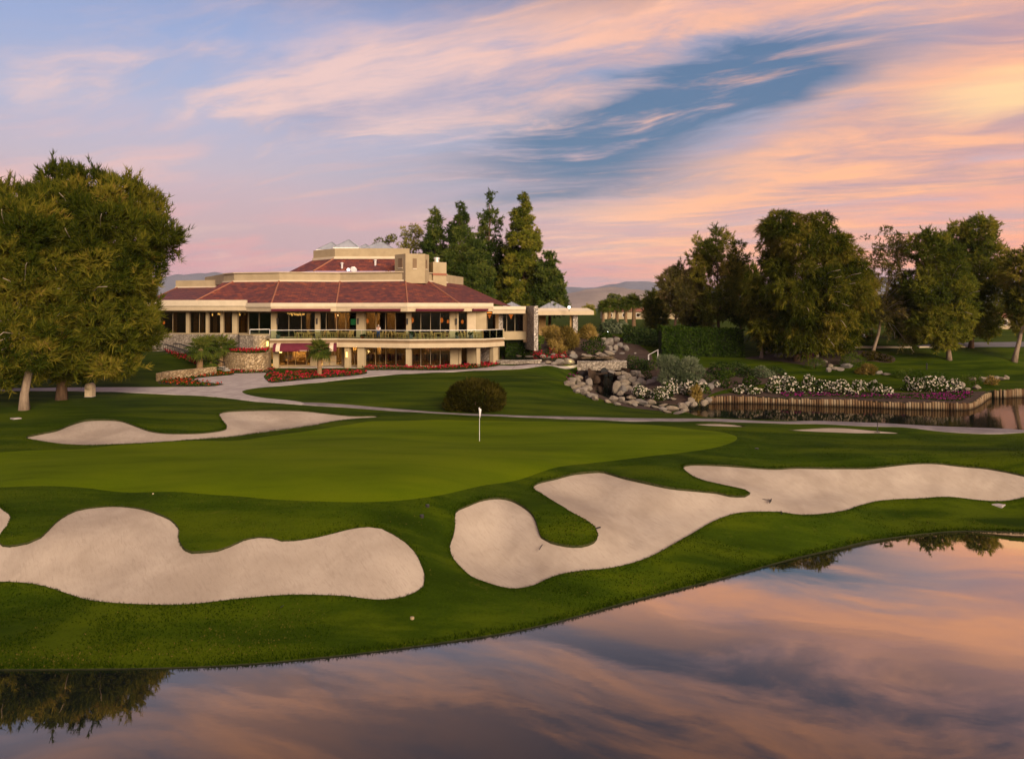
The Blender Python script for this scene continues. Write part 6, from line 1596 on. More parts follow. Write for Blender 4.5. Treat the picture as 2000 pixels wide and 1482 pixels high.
# ------------------------------------------------------------------ log walls, stone walls, stairs
def build_walls():
    seq = [(1385, 787), (1450, 787), (1500, 788), (1560, 790), (1600, 792), (1640, 793), (1700, 795), (1770, 798), (1850, 800), (1890, 799), (1912, 790), (1925, 780), (1934, 776)]
    line = smooth_line([plane_pt(a, b, 1.0) for a, b in seq], 0.26, closed=False)
    t = thing('log_wall', (line[0][0], line[0][1], 1.0), 'palisade of upright weathered logs holding the rose bank above the pond', 'wall')
    lm = MB().lathe([(0.135, -0.9), (0.14, 0.4), (0.132, 0.96), (0.11, 1.0)], seg=9); lme = mesh_from('log', lm.v, lm.f, True); lme.materials.append(M['weathered_log'])
    wall = 0
    for i, (x, y) in enumerate(line):
        ln = 0.72 + 0.08 * math.sin(i * 0.16) + random.uniform(-.10, .08)
        o = link('log', lme, None, t, (x - line[0][0], y - line[0][1] - 0.12, 0), random.uniform(0, 6.28), (random.uniform(.9, 1.08), random.uniform(.9, 1.08), ln))
    seq = [(1942, 777), (1960, 777), (1985, 775.5), (2020, 774), (2070, 772.5)]
    line = smooth_line([plane_pt(a, b, 1.0) for a, b in seq], 0.28, closed=False)
    t = thing('log_wall', (line[0][0], line[0][1], 1.0), 'second dark log palisade across the inlet at the right edge', 'wall')
    for i, (x, y) in enumerate(line):
        link('log', lme, None, t, (x - line[0][0], y - line[0][1] - 0.12, 0), random.uniform(0, 6.28), (1, 1, 1.0 + random.uniform(-.1, .08)))
    # curved planter wall with flowers on top
    cw = L2([(432, 92.5), (440, 90), (455, 88), (480, 86.9), (505, 87.0), (520, 88.4), (526, 91.5)])
    cws = [tuple(p) for p in smooth_line(cw, 0.5, closed=False)]
    o = strip(cws, 3.6, 6.32, 0.4, 0.0).build('planter_wall', 'stone_wall'); tag(o, 'curved golden rubble stone wall beside the awning', 'wall')
    o = strip(cws, 6.32, 6.42, 0.5, 0.0).build('coping', 'stone_wall', o)
    o2 = MB().prism(cws + [W2(526, 94), W2(440, 94)], 5.8, 6.2).build('planting_bed', 'mulch'); tag(o2, 'raised soil bed behind the curved stone wall', 'bed', kind='structure')
    pl = np.array(cws + [W2(526, 92.5), W2(445, 92.5)])
    q = RNG.uniform(pl.min(0), pl.max(0), (4000, 2)); q = q[inside(q, pl)]
    n = min(len(q), 1100); q = q[:n]
    P = np.column_stack([q, 6.22 + RNG.uniform(0, 0.5, n)]); N = norm_(RNG.normal(size=(n, 3)) * .5 + np.array([0, -.4, .7]))
    o = link('flower_bed', leaf_mesh('flower_bed', P, N, RNG.uniform(0, 1, n), 0.15), 'leaf_hedge'); tag(o, 'red flowers along the top of the curved stone wall', 'flowers', kind='stuff')
    k = RNG.choice(n, 500, replace=False); Pf = P[k].copy(); Pf[:, 2] = 6.55 + RNG.uniform(0, 0.3, len(k))
    link('blossom', leaf_mesh('blossom', Pf, N[k], RNG.uniform(0, 1, len(k)), 0.15, 1.15, flat=1.0), 'petal_red', o)['kind'] = 'stuff'
    # low stone wall on the lawn
    lw = [G(a, b) for a, b in ((309, 745), (330, 740), (365, 736), (420, 730))]
    lws = [tuple(p) for p in smooth_line([(v.x, v.y) for v in lw], 0.6, closed=False)]
    mb = MB()
    for i in range(len(lws) - 1):
        z = max(ground_z(*lws[i]), ground_z(*lws[i + 1])); z0 = min(ground_z(*lws[i]), ground_z(*lws[i + 1]))
        mb.beam(lws[i], lws[i + 1], 0.5, (z0 - 0.5, z + 0.85 - 0.004 * i))
    o = mb.build('garden_wall', 'stone_wall'); tag(o, 'low golden stone retaining wall beside the lawn', 'wall')
    # stone bridge wall above the waterfall, and the low stone wall of the upper pool
    for a, b, d, y0, y1, lb, mt in ((1128, 1222, 92.6, 706, 722.5, 'rubble stone wall carrying the walk over the waterfall', 'stone_wall_grey'), (972, 1056, 94.5, 704, 714, 'low rubble stone wall of the upper pool', 'stone_wall_grey')):
        q = [W2(p, d + dd) for p, dd in ((a, 0.0), ((a + b) / 2, -0.4), (b, 0.6))]
        q = [tuple(p) for p in smooth_line(q, 0.8, closed=False)]
        mb = strip(q, ZP(y1, d), ZP(y0, d), 0.6); o = mb.build('bridge_wall', mt); tag(o, lb, 'wall')
        strip(q, ZP(y0, d), ZP(y0, d) + 0.07, 0.75).build('coping', 'stone_pier', o)
    x, y = W2(1180, 91.9)
    t = MB((x, y, ZP(724, 91.9))); 
    o = MB().tube([(0, 0.5, 0), (0, -0.15, 0)], [0.42, 0.42], 14).build('culvert_pipe', 'rubber', None); o.location = (x, y, ZP(724, 91.9)); tag(o, 'round dark culvert mouth in the bridge wall', 'pipe')
    # pools
    for px0, px1, d0, d1, z, lb in ((985, 1050, 96.2, 104, 5.05, 'dark upper pool beside the balcony end'), (1128, 1200, 94.2, 103, 5.25, 'dark pool above the stone bridge')):
        pl = smooth_line([W2(px0, d0), W2((px0 + px1) / 2, d0 - 0.4), W2(px1, d0), W2(px1 - 4, (d0 + d1) / 2), W2(px1 - 12, d1), W2(px0 + 12, d1), W2(px0 + 3, (d0 + d1) / 2)], 0.8)
        o = MB().prism([tuple(p) for p in pl], z - 0.05, z).build('pool', 'garden_water'); tag(o, lb, 'pool', kind='structure')
    # stairs with iron rail
    A, B = Vector((*W2(338, 95.5), 5.95)), Vector((*W2(452, 87.6), 4.2))
    t = thing('stairs', (B.x, B.y, B.z), 'stone stairs with black iron rail climbing behind the palms', 'stairs')
    d = Vector((B.x - A.x, B.y - A.y)); L = d.length; d /= L; nrm = Vector((-d.y, d.x)); ns = 13
    for i in range(ns):
        s0, s1 = i / ns * L, (i + 1) / ns * L; z = A.z - (A.z - B.z) * (i + 1) / ns
        p0, p1 = Vector((A.x, A.y)) + d * s0, Vector((A.x, A.y)) + d * s1
        MB((B.x, B.y, B.z)).beam(p0, p1, 2.0, (2.8, z + 0.16)).build('step', 'concrete', t)
    for side in (-0.95, 0.95):
        pts = [Vector((*(Vector((A.x, A.y)) - d * 1.6 + nrm * side), A.z + 1.15))] + [Vector((*(Vector((A.x, A.y)) + d * L * s + nrm * side), A.z + (B.z - A.z) * s + 1.12)) for s in np.linspace(0, 1, 8)]
        MB((B.x, B.y, B.z)).tube(pts, 0.075, 6).build('handrail', 'metal_black', t)
        low = [p - Vector((0, 0, 0.85)) for p in pts]; MB((B.x, B.y, B.z)).tube(low, 0.03, 5).build('bottom_rail', 'metal_black', t)
        for s in np.linspace(-1.5 / L, 1, 34):
            q = Vector((A.x, A.y)) + d * L * s + nrm * side; z = A.z + (B.z - A.z) * max(0, s)
            MB((B.x, B.y, B.z)).box(q.x - .02, q.x + .02, q.y - .02, q.y + .02, z + 0.1, z + 1.1).build('baluster', 'metal_black', t)
    # landing wall under the top of the stairs
    o = MB().beam(W2(322, 96), W2(352, 95.2), 0.5, (4.6, 5.95)).build('landing_wall', 'stone_wall_grey'); tag(o, 'grey stone landing at the head of the stairs', 'wall')
    # metal handrail by the slope steps
    g = G(1266, 704)
    t = thing('handrail', g, 'pale metal handrail on the dark slope beside the tall hedge', 'handrail')
    for s in (0, 0.9):
        MB().tube([(s * .3, s, -0.2), (s * .3, s, 0.75), (1.3 + s * .3, s, 1.45), (1.3 + s * .3, s, 0.2)], 0.045, 6).build('rail', 'metal_light', t)
build_walls()

# ------------------------------------------------------------------ golf things
def build_golf():
    g = G(936.5, 862)
    t = thing('flagstick', g, 'white flagstick with small pale flag standing on the green', 'flagstick')
    MB().tube([(0, 0, -0.1), (0, 0, 2.28)], [0.016, 0.012], 8).build('pole', 'white_paint', t)
    mb = MB(); vs = []; fs = []
    for i in range(7):
        s = i / 6; z = 2.25 - 0.30 * s
        for k in range(4):
            u = k / 3; wdt = 0.16 * (1 - 0.75 * s) + 0.02
            vs.append((-wdt * 0.3 + u * wdt, 0.05 * math.sin(u * 5 + s * 2), z - 0.10 * u - 0.30 * s))
    for i in range(6):
        for k in range(3): a = i * 4 + k; fs.append((a, a + 1, a + 5, a + 4))
    f = mb.add(vs, fs).build('flag', 'white_paint', t, smooth=True)
    sol = f.modifiers.new('thickness', 'SOLIDIFY'); sol.thickness = 0.008
    MB().lathe([(0.075, -0.08), (0.085, 0.012), (0.06, 0.014), (0.055, -0.08)], seg=14).build('cup', 'white_paint', t)
    # beige drinking station on the lawn
    g = G(176, 775)
    t = thing('water_station', g, 'beige box shaped water station with rounded top on the lawn', 'water station')
    MB().box(-0.33, 0.33, -0.3, 0.3, -0.1, 0.95).build('body', 'beige_paint', t)
    MB().tube([(0, -0.31, 0.95), (0, 0.31, 0.95)], 0.33, 16).build('lid', 'beige_paint', t, smooth=True)
    MB().box(-0.36, 0.36, -0.33, 0.33, -0.1, 0.05).build('base', 'concrete', t)
    # rakes lying in the sand
    for px, py, a, lb in ((1482, 966, -0.5, 'rake lying at the tip of the grass tongue'), (578, 1156, 1.2, 'rake lying near the front edge of the left bunker'), (15, 1127, 0.35, 'rake lying in the left bunker at the picture edge'), (1146, 1016, -0.9, 'rake leaning by the grass nose in the right bunker'), (1062, 1050, 1.3, 'rake lying in the curl of the right bunker'), (976, 1138, 0.7, 'rake at the near edge of the right bunker'), (1502, 990, -0.3, 'short rake near the narrow neck of the sand')):
        g = G(px, py); g.z -= 0.30
        t = thing('bunker_rake', g, lb, 'rake', 'bunker rakes', a)
        MB().tube([(-0.9, 0, 0.06), (0.6, 0, 0.10)], 0.016, 6).build('handle', 'metal_black', t)
        MB().box(0.58, 0.63, -0.3, 0.3, 0.06, 0.10).build('head', 'metal_black', t)
        for k in range(9): MB().box(0.595, 0.615, -0.29 + k * 0.07, -0.275 + k * 0.07, -0.02, 0.07).build('tine', 'metal_black', t)
    g = G(1713, 844)
    t = thing('bunker_rake', g, 'upright rake standing in the wider thin sand bunker', 'rake', 'bunker rakes')
    MB().tube([(0, 0, -0.1), (0.05, 0, 0.75)], 0.03, 6).build('handle', 'metal_black', t); MB().box(-0.2, 0.2, -0.03, 0.03, -0.05, 0.02).build('head', 'metal_black', t)
    # irrigation covers and markers
    for px, py, w, m, lb in ((1950, 987, 0.42, 'concrete', 'pale rectangular irrigation cover in the grass by the water'), (31, 818, 0.45, 'concrete', 'pale irrigation cover on the left lawn'), (824, 1008, 0.10, 'metal_black', 'small dark sprinkler cap in the rough, nearer one'), (835, 988, 0.09, 'metal_black', 'small dark sprinkler cap in the rough, farther one'), (1478, 877, 0.13, 'metal_black', 'dark sprinkler cap right of the green'), (805, 1208, 0.08, 'bronze_frame', 'small brown divot marker on the bank'), (299, 966, 0.035, 'beige_paint', 'tiny white marker at the front edge of the green')):
        g = G(px, py)
        o = MB().lathe([(w * 0.9, -0.1), (w, 0.02), (w * 0.92, 0.045), (w * 0.2, 0.05)], seg=12 if w < 0.4 else 4).build('ground_cover', m); o.location = g + Vector((0, 0, 0.03)); o.scale = (1, 0.75, 1); tag(o, lb, 'marker')
    # bollard by the far path
    g = G(1810, 721)
    t = thing('bollard', g, 'dark slim bollard on the lawn before the grove', 'bollard'); MB().tube([(0, 0, -0.1), (0, 0, 0.75)], 0.09, 8).build('post', 'metal_black', t); MB().lathe([(0.12, 0.7), (0.12, 0.8), (0.04, 0.86)], seg=10).build('cap', 'metal_black', t)
    # garden lights
    for px, py, d, lb in ((1148.5, 645, 118, 'white glowing garden light under the canopy shrubs'), (1187, 648, 119, 'small glowing garden light before the far palms'), (1126, 663, 108, 'tiny glowing garden light among the grasses')):
        c = P3(px, py, d)
        t = thing('garden_light', c, lb, 'light', 'garden lights'); MB().lathe([(0.015, -0.05), (0.05, -0.03), (0.06, 0.01), (0.04, 0.045), (0.01, 0.055)], seg=10).build('bulb', 'lamp_white', t); MB().tube([(0, 0, -0.1), (0, 0, -1.0)], 0.025, 6).build('stake', 'metal_black', t)
    for px, py, d, lb in ((1116, 707, 96.0, 'warm spotlight glowing on the rounded boulder by the walk'),):
        c = P3(px, py, d)
        t = thing('spotlight', c + Vector((0, -1.0, 0)), lb, 'light'); MB().tube([(0, 0, 0), (0, 0.15, 0.1)], [0.05, 0.07], 8).build('housing', 'metal_black', t); MB().tube([(0, 0.152, 0.102), (0, 0.158, 0.106)], 0.06, 8).build('lens', 'lamp_warm', t)
        l = lit('spotlight_light', 0, (0, 0.35, 0.25), (1, 0.8, 0.35), 12, 0.08); l.parent = t
build_golf()

# ------------------------------------------------------------------ terrace furniture and person
def build_furniture():
    def chair():
        t = thing('terrace_chair', (0, 0, 0), 'x', 'chair')
        w = 'wood_furniture'
        MB().box(-.26, .26, -.26, .26, .42, .47).build('seat', w, t)
        MB().add([(-.26, .22, .47), (.26, .22, .47), (.26, .27, .47), (-.26, .27, .47), (-.25, .36, .98), (.25, .36, .98), (.25, .40, .98), (-.25, .40, .98)], [(0, 1, 5, 4), (1, 2, 6, 5), (2, 3, 7, 6), (3, 0, 4, 7), (4, 5, 6, 7)]).build('backrest', w, t)
        for x in (-.24, .24):
            for y in (-.24, .24): MB().box(x - .03, x + .03, y - .03, y + .03, 0, .42).build('leg', w, t)
            MB().box(x - .03, x + .03, -.25, .28, .64, .68).build('armrest', w, t); MB().box(x - .025, x + .025, -.24, -.19, .47, .64).build('arm_post', w, t)
        return t
    def table():
        t = thing('terrace_table', (0, 0, 0), 'x', 'table')
        MB().box(-.55, .55, -.45, .45, .70, .75).build('tabletop', 'wood_furniture', t); MB().box(-.48, .48, -.38, .38, .62, .70).build('apron', 'wood_furniture', t)
        for x in (-.46, .46):
            for y in (-.36, .36): MB().box(x - .04, x + .04, y - .04, y + .04, 0, .62).build('leg', 'wood_furniture', t)
        return t
    line = BAL
    chairs = [580, 596, 606.5, 623, 630.5, 636, 645, 655, 662, 669.5, 680, 685, 723, 728.5, 743.5, 749.5, 755, 769, 775.5, 786.5, 795, 815, 825, 836, 848, 864, 873, 899, 905, 912, 931, 939, 947, 955, 964]
    tables = [588, 614, 650, 675, 735.5, 781, 831, 856, 935, 958]
    c0 = chair(); t0 = table(); first = True
    cnt = ['first', 'second', 'third', 'fourth', 'fifth', 'sixth', 'seventh', 'eighth', 'ninth', 'tenth', 'eleventh', 'twelfth', 'thirteenth', 'fourteenth', 'fifteenth', 'sixteenth', 'seventeenth', 'eighteenth', 'nineteenth', 'twentieth',
           'twenty first', 'twenty second', 'twenty third', 'twenty fourth', 'twenty fifth', 'twenty sixth', 'twenty seventh', 'twenty eighth', 'twenty ninth', 'thirtieth', 'thirty first', 'thirty second', 'thirty third', 'thirty fourth', 'thirty fifth']
    for i, px in enumerate(chairs):
        o = c0 if i == 0 else copy_tree(c0)
        q = pt_on(offset_line(line, 1.0 + 0.7 * (i % 3)), px)
        o.location = (q[0], q[1], ZS1); near = min(tables, key=lambda t_: abs(t_ - px))
        o.rotation_euler = (0, 0, (math.pi / 2 if near < px else -math.pi / 2) * -1 + random.uniform(-.5, .5))
        tag(o, 'yellow wooden armchair behind the balcony glass, %s from the left' % cnt[i], 'chair', 'terrace armchairs')
    for i, px in enumerate(tables):
        o = t0 if i == 0 else copy_tree(t0)
        q = pt_on(offset_line(line, 1.7), px); o.location = (q[0], q[1], ZS1); o.rotation_euler = (0, 0, random.uniform(-.2, .2))
        tag(o, 'wooden terrace table behind the balcony glass, %s from the left' % cnt[i], 'table', 'terrace tables')
    # pots
    for px, m, h, lb in ((543, 'pot_grey', 0.5, 'grey pot with low plant at the left end of the balcony'), (708, 'terracotta', 0.3, 'orange terracotta pot by the wide column'), (802.5, 'pot_grey', 0.7, 'tall grey pot with plant at the balcony corner'), (893, 'pot_grey', 0.35, 'small pot with leafy plant by the slim right column'), (920, 'pot_grey', 0.45, 'dark pot with round shrub near the balcony right end')):
        q = pt_on(offset_line(line, 0.8), px)
        t = thing('plant_pot', (q[0], q[1], ZS1), lb, 'plant pot', 'balcony plant pots')
        MB().lathe([(0.2, 0), (0.28, h * 0.9), (0.31, h), (0.25, h), (0.22, h * 0.85)], seg=14).build('pot', m, t)
        me, _ = bush_mesh('plant', 0.35, 0.35, 0.55 if m == 'pot_grey' else 0.2, 5, 0.2, 90, 0.13)
        link('plant', me, 'leaf_shrub', t, (0, 0, h * 0.85))
    # shop and lounge furniture seen through the lower glass
    for i, (px, d) in enumerate(((568, 97.5), (590, 97.2))):
        x, y = W2(px, d); t = thing('lobby_armchair', (x, y, 4.24), ['left', 'right'][i] + ' brown armchair behind the glass under the awning', 'armchair', 'lobby armchairs')
        MB().box(-.6, .6, -.45, .45, 0.1, .45).build('seat', 'interior_tan', t); MB().box(-.6, .6, .3, .5, .45, 0.95).build('backrest', 'interior_tan', t)
        for s in (-1, 1): MB().box(s * .6 - .1, s * .6 + .1, -.45, .45, .1, .65).build('armrest', 'interior_tan', t)
    for i, px in enumerate((717, 725, 733, 741, 749, 757, 765, 773, 781, 808, 818, 828, 838, 848, 858, 868)):
        x, y = W2(px, 96.6 + 1.1 * (i % 3)); t = thing('display_rack', (x, y, 4.24), 'dark display rack of goods behind the ground floor glass, %s from the left' % cnt[i], 'rack', 'shop display racks')
        MB().tube([(0, 0, 0), (0, 0, 1.5)], 0.03, 6).build('stand', 'metal_light', t); MB().lathe([(0.3, 0), (0.32, 0.04), (0.05, 0.06)], seg=12).build('base', 'metal_light', t)
        for k in range(5):
            a = k * 1.256; m = random.choice(['interior_dark', 'interior_tan', 'canvas_cream', 'denim', 'canvas_maroon', 'beige_paint'])
            MB().box(-.05, .05, .12, .42, 0.55, 1.4).build('garment', m, t).rotation_euler = (0, 0, a)
    # screen in the bar
    c = P3(690, 628, 98); t = thing('wall_screen', c, 'green glowing screen behind the glass left of the wide column', 'screen'); MB().box(-.35, .35, -.05, 0, -.45, .35).build('panel', 'screen_green', t); MB().box(-.4, .4, 0.002, .05, -.5, .4).build('frame', 'metal_black', t)
    # person leaning by a table, back to the camera
    q = pt_on(offset_line(line, 1.2), 739)
    t = thing('person', (q[0], q[1], ZS1), 'person in white shirt and blue jeans standing at the balcony tables', 'person')
    J = {'pel': (0, 0, .95), 'ch': (0, -.02, 1.28), 'nk': (0, 0, 1.48), 'hd': (0, .02, 1.63), 'hl': (-.10, 0, .90), 'kl': (-.12, -.03, .50), 'al': (-.12, .03, .08), 'fl': (-.13, -.14, .04), 'hr': (.10, 0, .90), 'kr': (.12, -.02, .50), 'ar': (.13, .03, .08), 'fr': (.14, -.14, .04),
         'sl': (-.19, 0, 1.42), 'el': (-.25, .10, 1.16), 'wl': (-.20, .30, 1.05), 'sr': (.19, 0, 1.42), 'er': (.25, .08, 1.16), 'wr': (.20, .28, 1.06)}
    Rr = {'pel': .155, 'ch': .165, 'nk': .06, 'hd': .095, 'hl': .10, 'kl': .07, 'al': .045, 'fl': .04, 'hr': .10, 'kr': .07, 'ar': .045, 'fr': .04, 'sl': .075, 'el': .05, 'wl': .035, 'sr': .075, 'er': .05, 'wr': .035}
    E = [('pel', 'ch'), ('ch', 'nk'), ('nk', 'hd'), ('pel', 'hl'), ('hl', 'kl'), ('kl', 'al'), ('al', 'fl'), ('pel', 'hr'), ('hr', 'kr'), ('kr', 'ar'), ('ar', 'fr'), ('ch', 'sl'), ('sl', 'el'), ('el', 'wl'), ('ch', 'sr'), ('sr', 'er'), ('er', 'wr')]
    ks = list(J)
    def skinned(nm, names, grow, mat):
        idx = {k: i for i, k in enumerate(names)}
        me = bpy.data.meshes.new(nm); me.from_pydata([J[k] for k in names], [(idx[a], idx[b]) for a, b in E if a in idx and b in idx], [])
        o = link(nm, me, None, t); md = o.modifiers.new('skin', 'SKIN'); 
        for i, k in enumerate(names): me.skin_vertices[0].data[i].radius = (Rr[k] * grow, Rr[k] * grow)
        me.skin_vertices[0].data[0].use_root = True
        sb = o.modifiers.new('sub', 'SUBSURF'); sb.levels = 1; sb.render_levels = 2
        me.materials.append(M[mat]); return o
    skinned('body', ks, 1.0, 'skin')
    skinned('shirt', ['ch', 'pel', 'sl', 'el', 'sr', 'er'], 1.18, 'shirt_white')
    skinned('jeans', ['pel', 'hl', 'kl', 'al', 'hr', 'kr', 'ar'], 1.16, 'denim')
    MB().lathe([(0.02, .145), (.085, .12), (.112, .04), (.11, -.03), (.07, -.06)], (0, .015, 1.62), 12).build('hair', 'hair_grey', t, smooth=True)
build_furniture()

# ------------------------------------------------------------------ far things
def build_far():
    def ridge(name, label, px0, px1, d, prof, mat, depth, seed):
        n = 120; rows = 14; vs = []; fs = []
        xs = np.linspace(px0, px1, n)
        for j in range(rows):
            v = j / (rows - 1)
            for i, px in enumerate(xs):
                y = d + depth * v
                top = np.interp(px, [p[0] for p in prof], [p[1] for p in prof])
                H = (600 - top) * (d + depth * 0.75) / FPX + 12 - 8
                x = (px - HX) / FPX * (d + depth * 0.4)
                f = mnoise.fractal((x / (depth * 0.22) + seed, y / (depth * 0.22), seed), 0.9, 2.1, 6)
                rid = 1 - abs(mnoise.fractal((x / (depth * 0.35), y / (depth * 0.5), seed + 3), 0.8, 2.0, 5))
                s = math.sin(min(1.0, v / 0.78) * math.pi / 2) ** 1.3 if v < 0.78 else math.cos((v - .78) / .22 * math.pi / 2)
                vs.append((x, y, 6 + H * s * (0.80 + 0.2 * rid) + H * 0.10 * f * (1 if 0 < v < 1 else 0) * s))
        for j in range(rows - 1):
            for i in range(n - 1): a = j * n + i; fs.append((a, a + 1, a + n + 1, a + n))
        me = mesh_np(name, np.array(vs), np.array(fs), smooth=True)
        tag(link(name, me, mat), label, 'mountain', kind='structure')
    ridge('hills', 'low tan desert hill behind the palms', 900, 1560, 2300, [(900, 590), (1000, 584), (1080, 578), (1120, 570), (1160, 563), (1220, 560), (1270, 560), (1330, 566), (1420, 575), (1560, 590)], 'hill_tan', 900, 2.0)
    ridge('hills', 'distant blue mountain ridge at right', 850, 2300, 6500, [(850, 585), (1000, 574), (1090, 563), (1150, 560), (1200, 558), (1240, 553), (1290, 550), (1340, 553), (1420, 560), (1550, 552), (1700, 535), (1760, 528), (1850, 540), (2000, 545), (2300, 570)], 'hill_haze', 2200, 5.0)
    ridge('hills', 'blue mountain ridge left of the clubhouse', -300, 640, 6000, [(-300, 560), (0, 552), (200, 540), (300, 534), (340, 529), (372, 531), (400, 536), (430, 539), (480, 550), (560, 570), (640, 590)], 'hill_haze', 2000, 8.0)
    # low white house by the road and a wall under the palms
    def house(px, py, d, w, h, dep, label, cols=3):
        x, y = W2(px, d); z = ground_z(x, y) - 0.2
        t = thing('house', (x, y, z), label, 'house')
        MB().box(-w / 2, w / 2, -dep / 2, dep / 2, 0, h).build('wall', 'stucco', t)
        a = 0.5; mb = MB(); mb.add([(-w / 2 - a, -dep / 2 - a, h), (w / 2 + a, -dep / 2 - a, h), (w / 2 + a, dep / 2 + a, h), (-w / 2 - a, dep / 2 + a, h), (-w / 4, 0, h * 1.4), (w / 4, 0, h * 1.4)], [(0, 1, 5, 4), (1, 2, 5), (2, 3, 4, 5), (3, 0, 4), (3, 2, 1, 0)]); mb.build('roof', 'tile_terracotta', t)
        for k in range(cols):
            xx = -w / 2 + w * (k + 0.5) / cols
            f = MB().box(xx - 0.6, xx + 0.6, -dep / 2 - 0.06, -dep / 2 - 0.01, h * 0.35, h * 0.8).build('window', 'white_paint', t); MB().box(xx - 0.5, xx + 0.5, -dep / 2 - 0.09, -dep / 2 - 0.061, h * 0.38, h * 0.77).build('pane', 'window_glass', f)
    house(1960, 640, 165, 6.5, 2.8, 7, 'beige house with red tiled roof beyond the road')
    house(1255, 620, 230, 26, 2.6, 8, 'long low pale house across the far lawn', 6)
    o = MB()
    p0 = G(1625, 680); p1 = G(1780, 679); p2 = G(1900, 679)
    for a, b, nm in ((p0, p1, 'pale low kerb wall behind the grove, left length'), (p1 + Vector((1.2, 0, 0)), p2, 'pale low kerb wall behind the grove, right length')):
        m = MB().beam(a, b, 0.35, (min(a.z, b.z) - 0.4, max(a.z, b.z) + 0.22)).build('kerb_wall', 'fascia_light'); tag(m, nm, 'wall')
    # parked golf carts
    for px, d, col, lb in ((1662, 124, 'paint_yellow', 'yellow golf cart parked behind the grove'), (1675, 125, 'white_paint', 'white golf cart parked behind the grove'), (1692, 126, 'paint_red', 'dark red car parked behind the grove')):
        x, y = W2(px, d); g = Vector((x, y, ground_z(x, y)))
        t = thing('golf_cart', g, lb, 'golf cart' if 'cart' in lb else 'car', 'vehicles behind the grove')
        MB().add([(-1.2, -.6, .3), (1.2, -.6, .3), (1.2, .6, .3), (-1.2, .6, .3), (-1.15, -.58, .75), (.5, -.58, .7), (1.15, -.5, .9), (1.15, .5, .9), (.5, .58, .7), (-1.15, .58, .75)], [(3, 2, 1, 0), (0, 1, 6, 5, 4), (2, 3, 9, 8, 7), (1, 2, 7, 6), (3, 0, 4, 9), (4, 5, 8, 9), (5, 6, 7, 8)]).build('body', col, t)
        MB().box(-.9, .8, -.6, .6, 1.75, 1.82).build('roof', 'white_paint' if col != 'paint_red' else col, t)
        MB().box(-.6, -.1, -.5, .5, .7, .85).build('seat', 'interior_tan', t); MB().box(-.75, -.62, -.5, .5, .85, 1.2).build('backrest', 'interior_tan', t)
        for sx in (-.85, .8):
            for sy in (-.6, .6):
                MB().tube([(sx, sy - .09, .25), (sx, sy + .09, .25)], 0.25, 12).build('wheel', 'rubber', t); MB().tube([(sx * 0.95, sy * .95, .7), (sx * .95, sy * .95, 1.76)], 0.03, 5).build('roof_post', 'metal_black', t)
build_far()
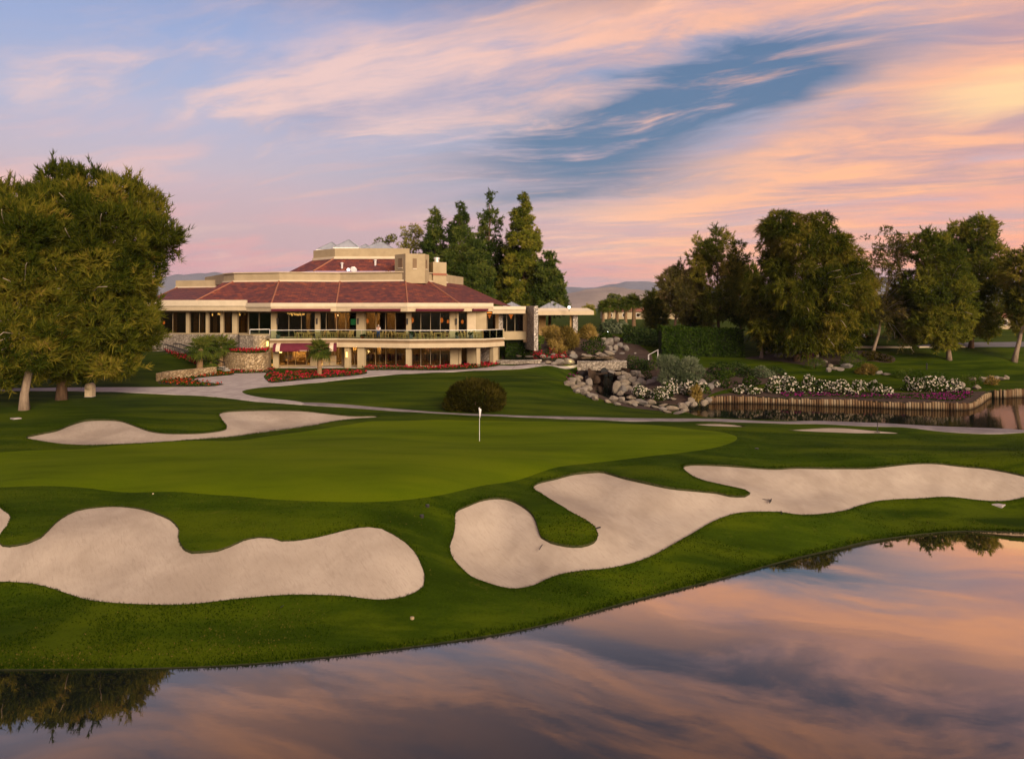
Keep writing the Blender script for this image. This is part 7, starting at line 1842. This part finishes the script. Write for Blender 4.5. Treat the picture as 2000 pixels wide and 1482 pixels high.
# ------------------------------------------------------------------ ragged grass along the bunker lips, shore and rough
def build_grass():
    mat_leaf('leaf_grass', (0.010, 0.024, 0.001), (0.022, 0.044, 0.002), (0.046, 0.066, 0.003), (0.16, 0.12, 0.03), transl=0.2)
    def blades(P, h, w, name, straw=False):
        n = len(P)
        lean = RNG.normal(size=(n, 2)) * 0.45
        hh = h * RNG.uniform(0.5, 1.3, (n, 1)); a = RNG.uniform(0, 2 * math.pi, n)
        side = np.stack([np.cos(a), np.sin(a), np.zeros(n)], 1) * w * RNG.uniform(0.5, 1.2, (n, 1))
        tip = P + np.concatenate([lean * hh, hh], 1)
        v = np.stack([P - side / 2, P + side / 2, tip], 1).reshape(-1, 3)
        tint = np.repeat(np.clip(RNG.uniform(0, 0.82, n) + (RNG.random(n) > 0.97) * 0.5, 0, 1), 3)
        if straw:
            dry = np.array([mnoise.noise((x * 0.16, y * 0.55, 21.0)) for x, y in P[:, :2]]); tint = np.clip(tint + np.repeat((dry > 0.22) * (RNG.random(n) > 0.6) * 0.6, 3), 0, 1)
        return mesh_np(name, v, np.arange(n * 3).reshape(-1, 3), tint)
    pts = []
    for nm, poly in BUNK.items():
        if nm.startswith('sliver'): continue
        d = np.roll(poly, -1, 0) - poly; L = np.hypot(d[:, 0], d[:, 1]); nr = np.stack([d[:, 1], -d[:, 0]], 1) / np.maximum(L, 1e-6)[:, None]
        sgn = 1.0 if inside((poly + nr * 0.15)[:1], poly)[0] else -1.0
        n = int(L.sum() * 110); i = RNG.choice(len(poly), n, p=L / L.sum()); t = RNG.random((n, 1))
        q = poly[i] + d[i] * t - sgn * nr[i] * (np.abs(RNG.normal(size=(n, 1))) * 0.16 - 0.03)
        pts.append(np.column_stack([q, zbase(q) - 0.02]))
    o = link('lip_grass', blades(np.concatenate(pts), 0.085, 0.03, 'lip_grass'), 'leaf_grass'); tag(o, 'ragged grass fringe hanging over the bunker lips', 'grass', kind='stuff')
    d = np.diff(shore_line, axis=0); L = np.hypot(d[:, 0], d[:, 1]); n = int(L.sum() * 120); i = RNG.choice(len(d), n, p=L / L.sum())
    q = shore_line[i] + d[i] * RNG.random((n, 1)); q[:, 1] += np.abs(RNG.normal(size=n)) * 0.18 - 0.04
    o = link('shore_grass', blades(np.column_stack([q, np.maximum(zbase(q), 0.05) + 0.0]), 0.10, 0.03, 'shore_grass'), 'leaf_grass'); tag(o, 'uneven grass fringe along the pond shore', 'grass', kind='stuff')
    # tufts over the near rough
    n = 260000
    yy = 23 + (52 - 23) * RNG.random(n) ** 1.5; xx = RNG.uniform(-0.78, 0.78, n) * yy
    q = np.column_stack([xx, yy]); keep = np.ones(n, bool)
    for r in REG:
        if r['mode'] in ('water', 'sand', 'raised') or r['name'] == 'putting_green':
            b0, b1 = r['poly'].min(0) - 0.1, r['poly'].max(0) + 0.1
            c = np.where(keep & (q > b0).all(1) & (q < b1).all(1))[0]
            if len(c): keep[c[inside(q[c], r['poly'])]] = False
    q = q[keep]; dn = np.array([mnoise.noise((a * 0.6, b * 0.9, 11.0)) for a, b in q]); q = q[dn + RNG.uniform(-0.35, 0.35, len(q)) > -0.1]
    z = np.maximum(zbase(q), 0.06)
    j = np.array([mnoise.noise((x * 0.35, y * 0.35, 3.0)) * 0.05 + mnoise.noise((x * 0.09, y * 0.09, 9.0)) * 0.08 for x, y in q])
    o = link('rough_grass', blades(np.column_stack([q, z + j - 0.015]), 0.05, 0.045, 'rough_grass', True), 'leaf_grass'); tag(o, 'short uneven rough grass on the near banks', 'grass', kind='stuff')
build_grass()
# ------------------------------------------------------------------ evening haze between the course and the mountains
def build_haze():
    m, nt, out = new_mat('haze_air')
    v = nt.node('ShaderNodeVolumePrincipled', inp={'Color': (0.74, 0.83, 1.0), 'Density': 4.5e-5, 'Anisotropy': 0.0})
    nt.l.new(v.outputs[0], out.inputs['Volume'])
    o = MB().box(-14000, 14000, -3000, 12000, -4.0, 420.0).build('haze', m)
    tag(o, 'thin evening haze over the valley', 'haze', kind='stuff')
build_haze()
